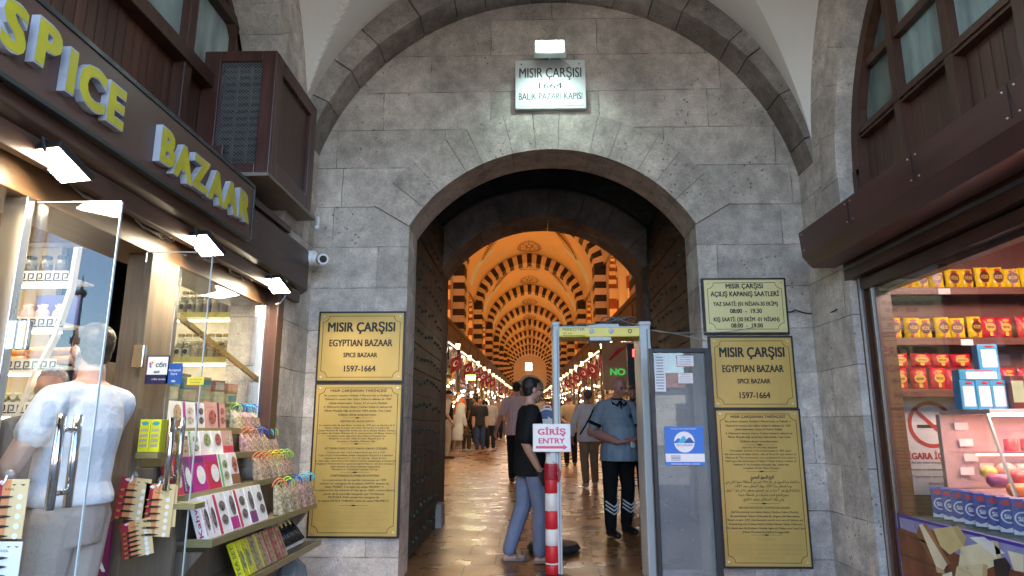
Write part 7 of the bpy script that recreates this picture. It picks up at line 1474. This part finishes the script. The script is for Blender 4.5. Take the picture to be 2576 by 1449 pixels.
# seated man on a stool
p = on_floor(1152, 1136); hs = 1.78
person('man in a white polo sitting on a stool on the left of the hall', (p.x, p.y, p.z), hs, rad(-38), 'tan', 'black', cloth('white_polo', (.55, .55, .55)), cloth('olive_brown', (.10, .08, .05)), mat('shoe_white', (.55, .55, .53), .5), vox=.018, loose=1.1, lean=(0, .06), hpitch=rad(20),
       pose=dict(hipR=(.05, -.02, .285), hipL=(-.05, -.02, .285), kneeR=(.075, .20, .285), kneeL=(-.06, .21, .285), ankleR=(.075, .20, .045), ankleL=(-.055, .19, .045), shoulderR=(.10, .02, .575), shoulderL=(-.10, .02, .575), elbowR=(.13, .06, .43), elbowL=(-.13, .06, .43), wristR=(.07, .20, .37), wristL=(-.06, .2, .37), head=(0, .085, .70)), seated=True)
q = thing('stool', 'small metal stool under the seated man in white', 'stool', (p.x, p.y, p.z)); c = MB(); c.lathe([(.16, .40), (.18, .42), (.16, .44)], (0, 0, 0), 16); c.build('seat', M_BLK, q, smooth=True)
for a in (45, 135, 225, 315): c = MB(); c.tube([(.12 * math.cos(rad(a)), .12 * math.sin(rad(a)), .40), (.19 * math.cos(rad(a)), .19 * math.sin(rad(a)), 0)], .014, 8); c.build('leg', M_STEEL, q)
def simple(label, xf, yf, ytop, rz, sk, hr, tp, lg, sho, vox=.02, **k):
    p, h = stand(xf, yf, ytop); return person(label, p, h, rz, sk, hr, tp, lg, sho, vox=vox, **k)
WALK = dict(ankleR=(.05, .12, .05), kneeR=(.052, .09, .29), ankleL=(-.05, -.13, .075), kneeL=(-.05, .0, .28), wristL=(-.13, .10, .51), wristR=(.13, -.07, .5))
SD = mat('shoe_mid', (.10, .08, .06), .6); SW = mat('shoe_white', (.55, .55, .53), .5)
simple('woman in an orange shirt behind the seated man', 1153, 1112, 982, rad(165), 'tan', 'brown', cloth('orange', (.48, .13, .04)), NAVY, SD)
simple('bearded man in a dark top beside the orange shirted woman', 1176, 1108, 983, rad(180), 'tan', 'black', NAVY, NAVY, SD, beard='black')
simple('man in a dark green tee shirt and black trousers walking away on the left', 1196, 1116, 986, rad(14), 'tan', 'black', cloth('dark_green', (.03, .045, .04)), BLACKC, SD, pose=WALK, loose=1.05)
simple('person in a white shirt and white shorts facing the gate', 1241, 1103, 1003, rad(178), 'tan', 'black', cloth('white_cotton', (.58, .56, .52)), cloth('white_cotton', (.58, .56, .52)), SW, short=1, loose=1.1)
simple('woman in a long olive dress walking away', 1223, 1106, 1008, rad(10), 'fair', 'black', cloth('olive_dress', (.12, .12, .08)), None, SD, dress=True, sleeve=.6)
simple('person in a dark red shirt in the middle of the hall', 1264, 1098, 1007, rad(170), 'tan', 'black', cloth('dark_red', (.22, .03, .03)), cloth('grey', (.14, .13, .13)), SD)
p = on_floor(1436, 1172); person('man in a tan shirt with hands behind his back, walking away beyond the detector', p, at(1432, 990, Y=p.y).z - p.z, rad(0), 'tan', 'grey', cloth('tan_shirt', (.40, .29, .18)), BLACKC, SD, vox=.02, loose=1.12, belly=.02, pose=dict(wristR=(.02, -.10, .55), elbowR=(.15, -.06, .65), wristL=(-.02, -.10, .55), elbowL=(-.15, -.06, .65)))
random.seed(31)
CR = [cloth('crowd_%d' % i, c) for i, c in enumerate(((.03, .03, .035), (.40, .36, .32), (.14, .04, .04), (.05, .07, .14), (.30, .22, .15), (.02, .02, .02)))]
CL = ('person in pale clothes in the distant crowd', 'person in dark clothes in the distant crowd', 'person in coloured clothes in the distant crowd')
CP = []
for i in range(9):
    u = i % 3; CP.append((u, person(CL[u], (0, 0, -50), 1.7, 0, random.choice(('tan', 'fair')), random.choice(('black', 'brown', 'salt')), CR[((1, 5, 2), (4, 0, 3), (1, 0, 2))[i // 3][u]], random.choice((CR[0], CR[3], CR[5], CR[4])), None, vox=.03, pose=WALK if i % 2 else None, group='people in the distant crowd')))
SPOT = []
while len(SPOT) < 58:
    q = random.random(); y = 21 + 58 * q ** 1.7; x = random.uniform(-2.1, 2.1)
    if all((x - a) ** 2 + (y - b) ** 2 > .55 for a, b in SPOT) and not (y < 26 and -1.2 < x < 1.0): SPOT.append((x, y))
for i, (x, y) in enumerate(SPOT):
    u, pr = CP[i % 9]; o = pr if i < 9 else dup(pr, (x, y, 0)); o.location = (x, y, floor_z(y)); o.rotation_euler = (0, 0, random.choice((0, PI, .3, PI + .4, 1.4, -1.3)) + random.uniform(-.3, .3)); k = random.uniform(.94, 1.06); o.scale = (k, k, k)
# the man in the shop doorway
p = Vector((-2.06, 3.06, .02)); h = at(228, 812, Y=3.06).z - .02
person('man in a white polo and beige trousers leaning in the doorway of the spice shop', p, h, rad(80), 'fair', 'brown', cloth('bright_white', (.62, .64, .68)), cloth('beige', (.40, .33, .28)), SD, vox=.012, fingers=True, belly=.02, loose=1.0, hem=.55, sleeve=.48, hpitch=rad(6), lean=(0, -.012), hyaw=rad(-12),
       pose=dict(elbowL=(-.150, .03, .645), wristL=(-.085, .165, .545), elbowR=(.135, .08, .655), wristR=(.02, .21, .56), handL=(.3, .8, -.45), handR=(-.3, .8, -.45), ankleL=(-.055, .03, .045), ankleR=(.055, -.04, .045)))
p = Vector((-2.62, 3.62, .02)); person('man with grey hair deeper inside the spice shop', p, 1.66, rad(200), 'tan', 'grey', cloth('grey', (.14, .13, .13)), BLACKC, SD, vox=.02)
# ================================================================ what the glass doors mirror from the square behind the camera
t = thing('lamp_post', 'tall dark lamp post standing on the square, mirrored in the glass door', 'lamp post', (-14.2, -15, 0))
p = MB(); p.tube([(0, 0, 0), (0, 0, 5.4)], [.10, .07], 10); p.lathe([(.14, 3.9), (.14, 4.1)], (0, 0, 0), 10); p.build('pole', M_BLK, t); p = MB(); p.ball((0, 0, 5.5), .16, 10, 8); p.tube([(0, 0, 5.6), (0, 0, 6.1)], [.05, .01], 6); p.build('lantern', M_BLK, t)
for i, (x, w_, h_, c) in enumerate(((-52, 16, 5.2, (.30, .26, .20)), (-33, 18, 4.2, (.36, .33, .28)), (-12, 20, 5.0, (.28, .22, .17)), (10, 20, 4.4, (.34, .31, .27)), (32, 18, 5.4, (.30, .25, .20)))):
    t = thing('distant_house', ('low tan house', 'low pale house', 'low brown house', 'low grey house', 'low sand house')[i] + ' across the square, mirrored faintly in the glass', 'house', (x, -46, 0))
    p = MB(); p.bx(-w_ / 2, w_ / 2, -4, 4, 0, h_); p.build('wall', mat('house_%d' % i, c, .8, var=.2, scale=1), t); p = MB(); p.prism([(-4.4, h_), (4.4, h_), (0, h_ + 1.5)], 'yz', -w_ / 2 - .3, w_ / 2 + .3); p.build('roof', mat('house_roof', (.20, .08, .05), .8, var=.2), t)
    for k in range(6): p = MB(); p.bx(-w_ / 2 + 1.2 + k * (w_ - 3) / 5, -w_ / 2 + 2.2 + k * (w_ - 3) / 5, 4.0, 4.03, 1.4, 3.2); p.build('window', mat('house_window', (.03, .035, .04), .15), t)
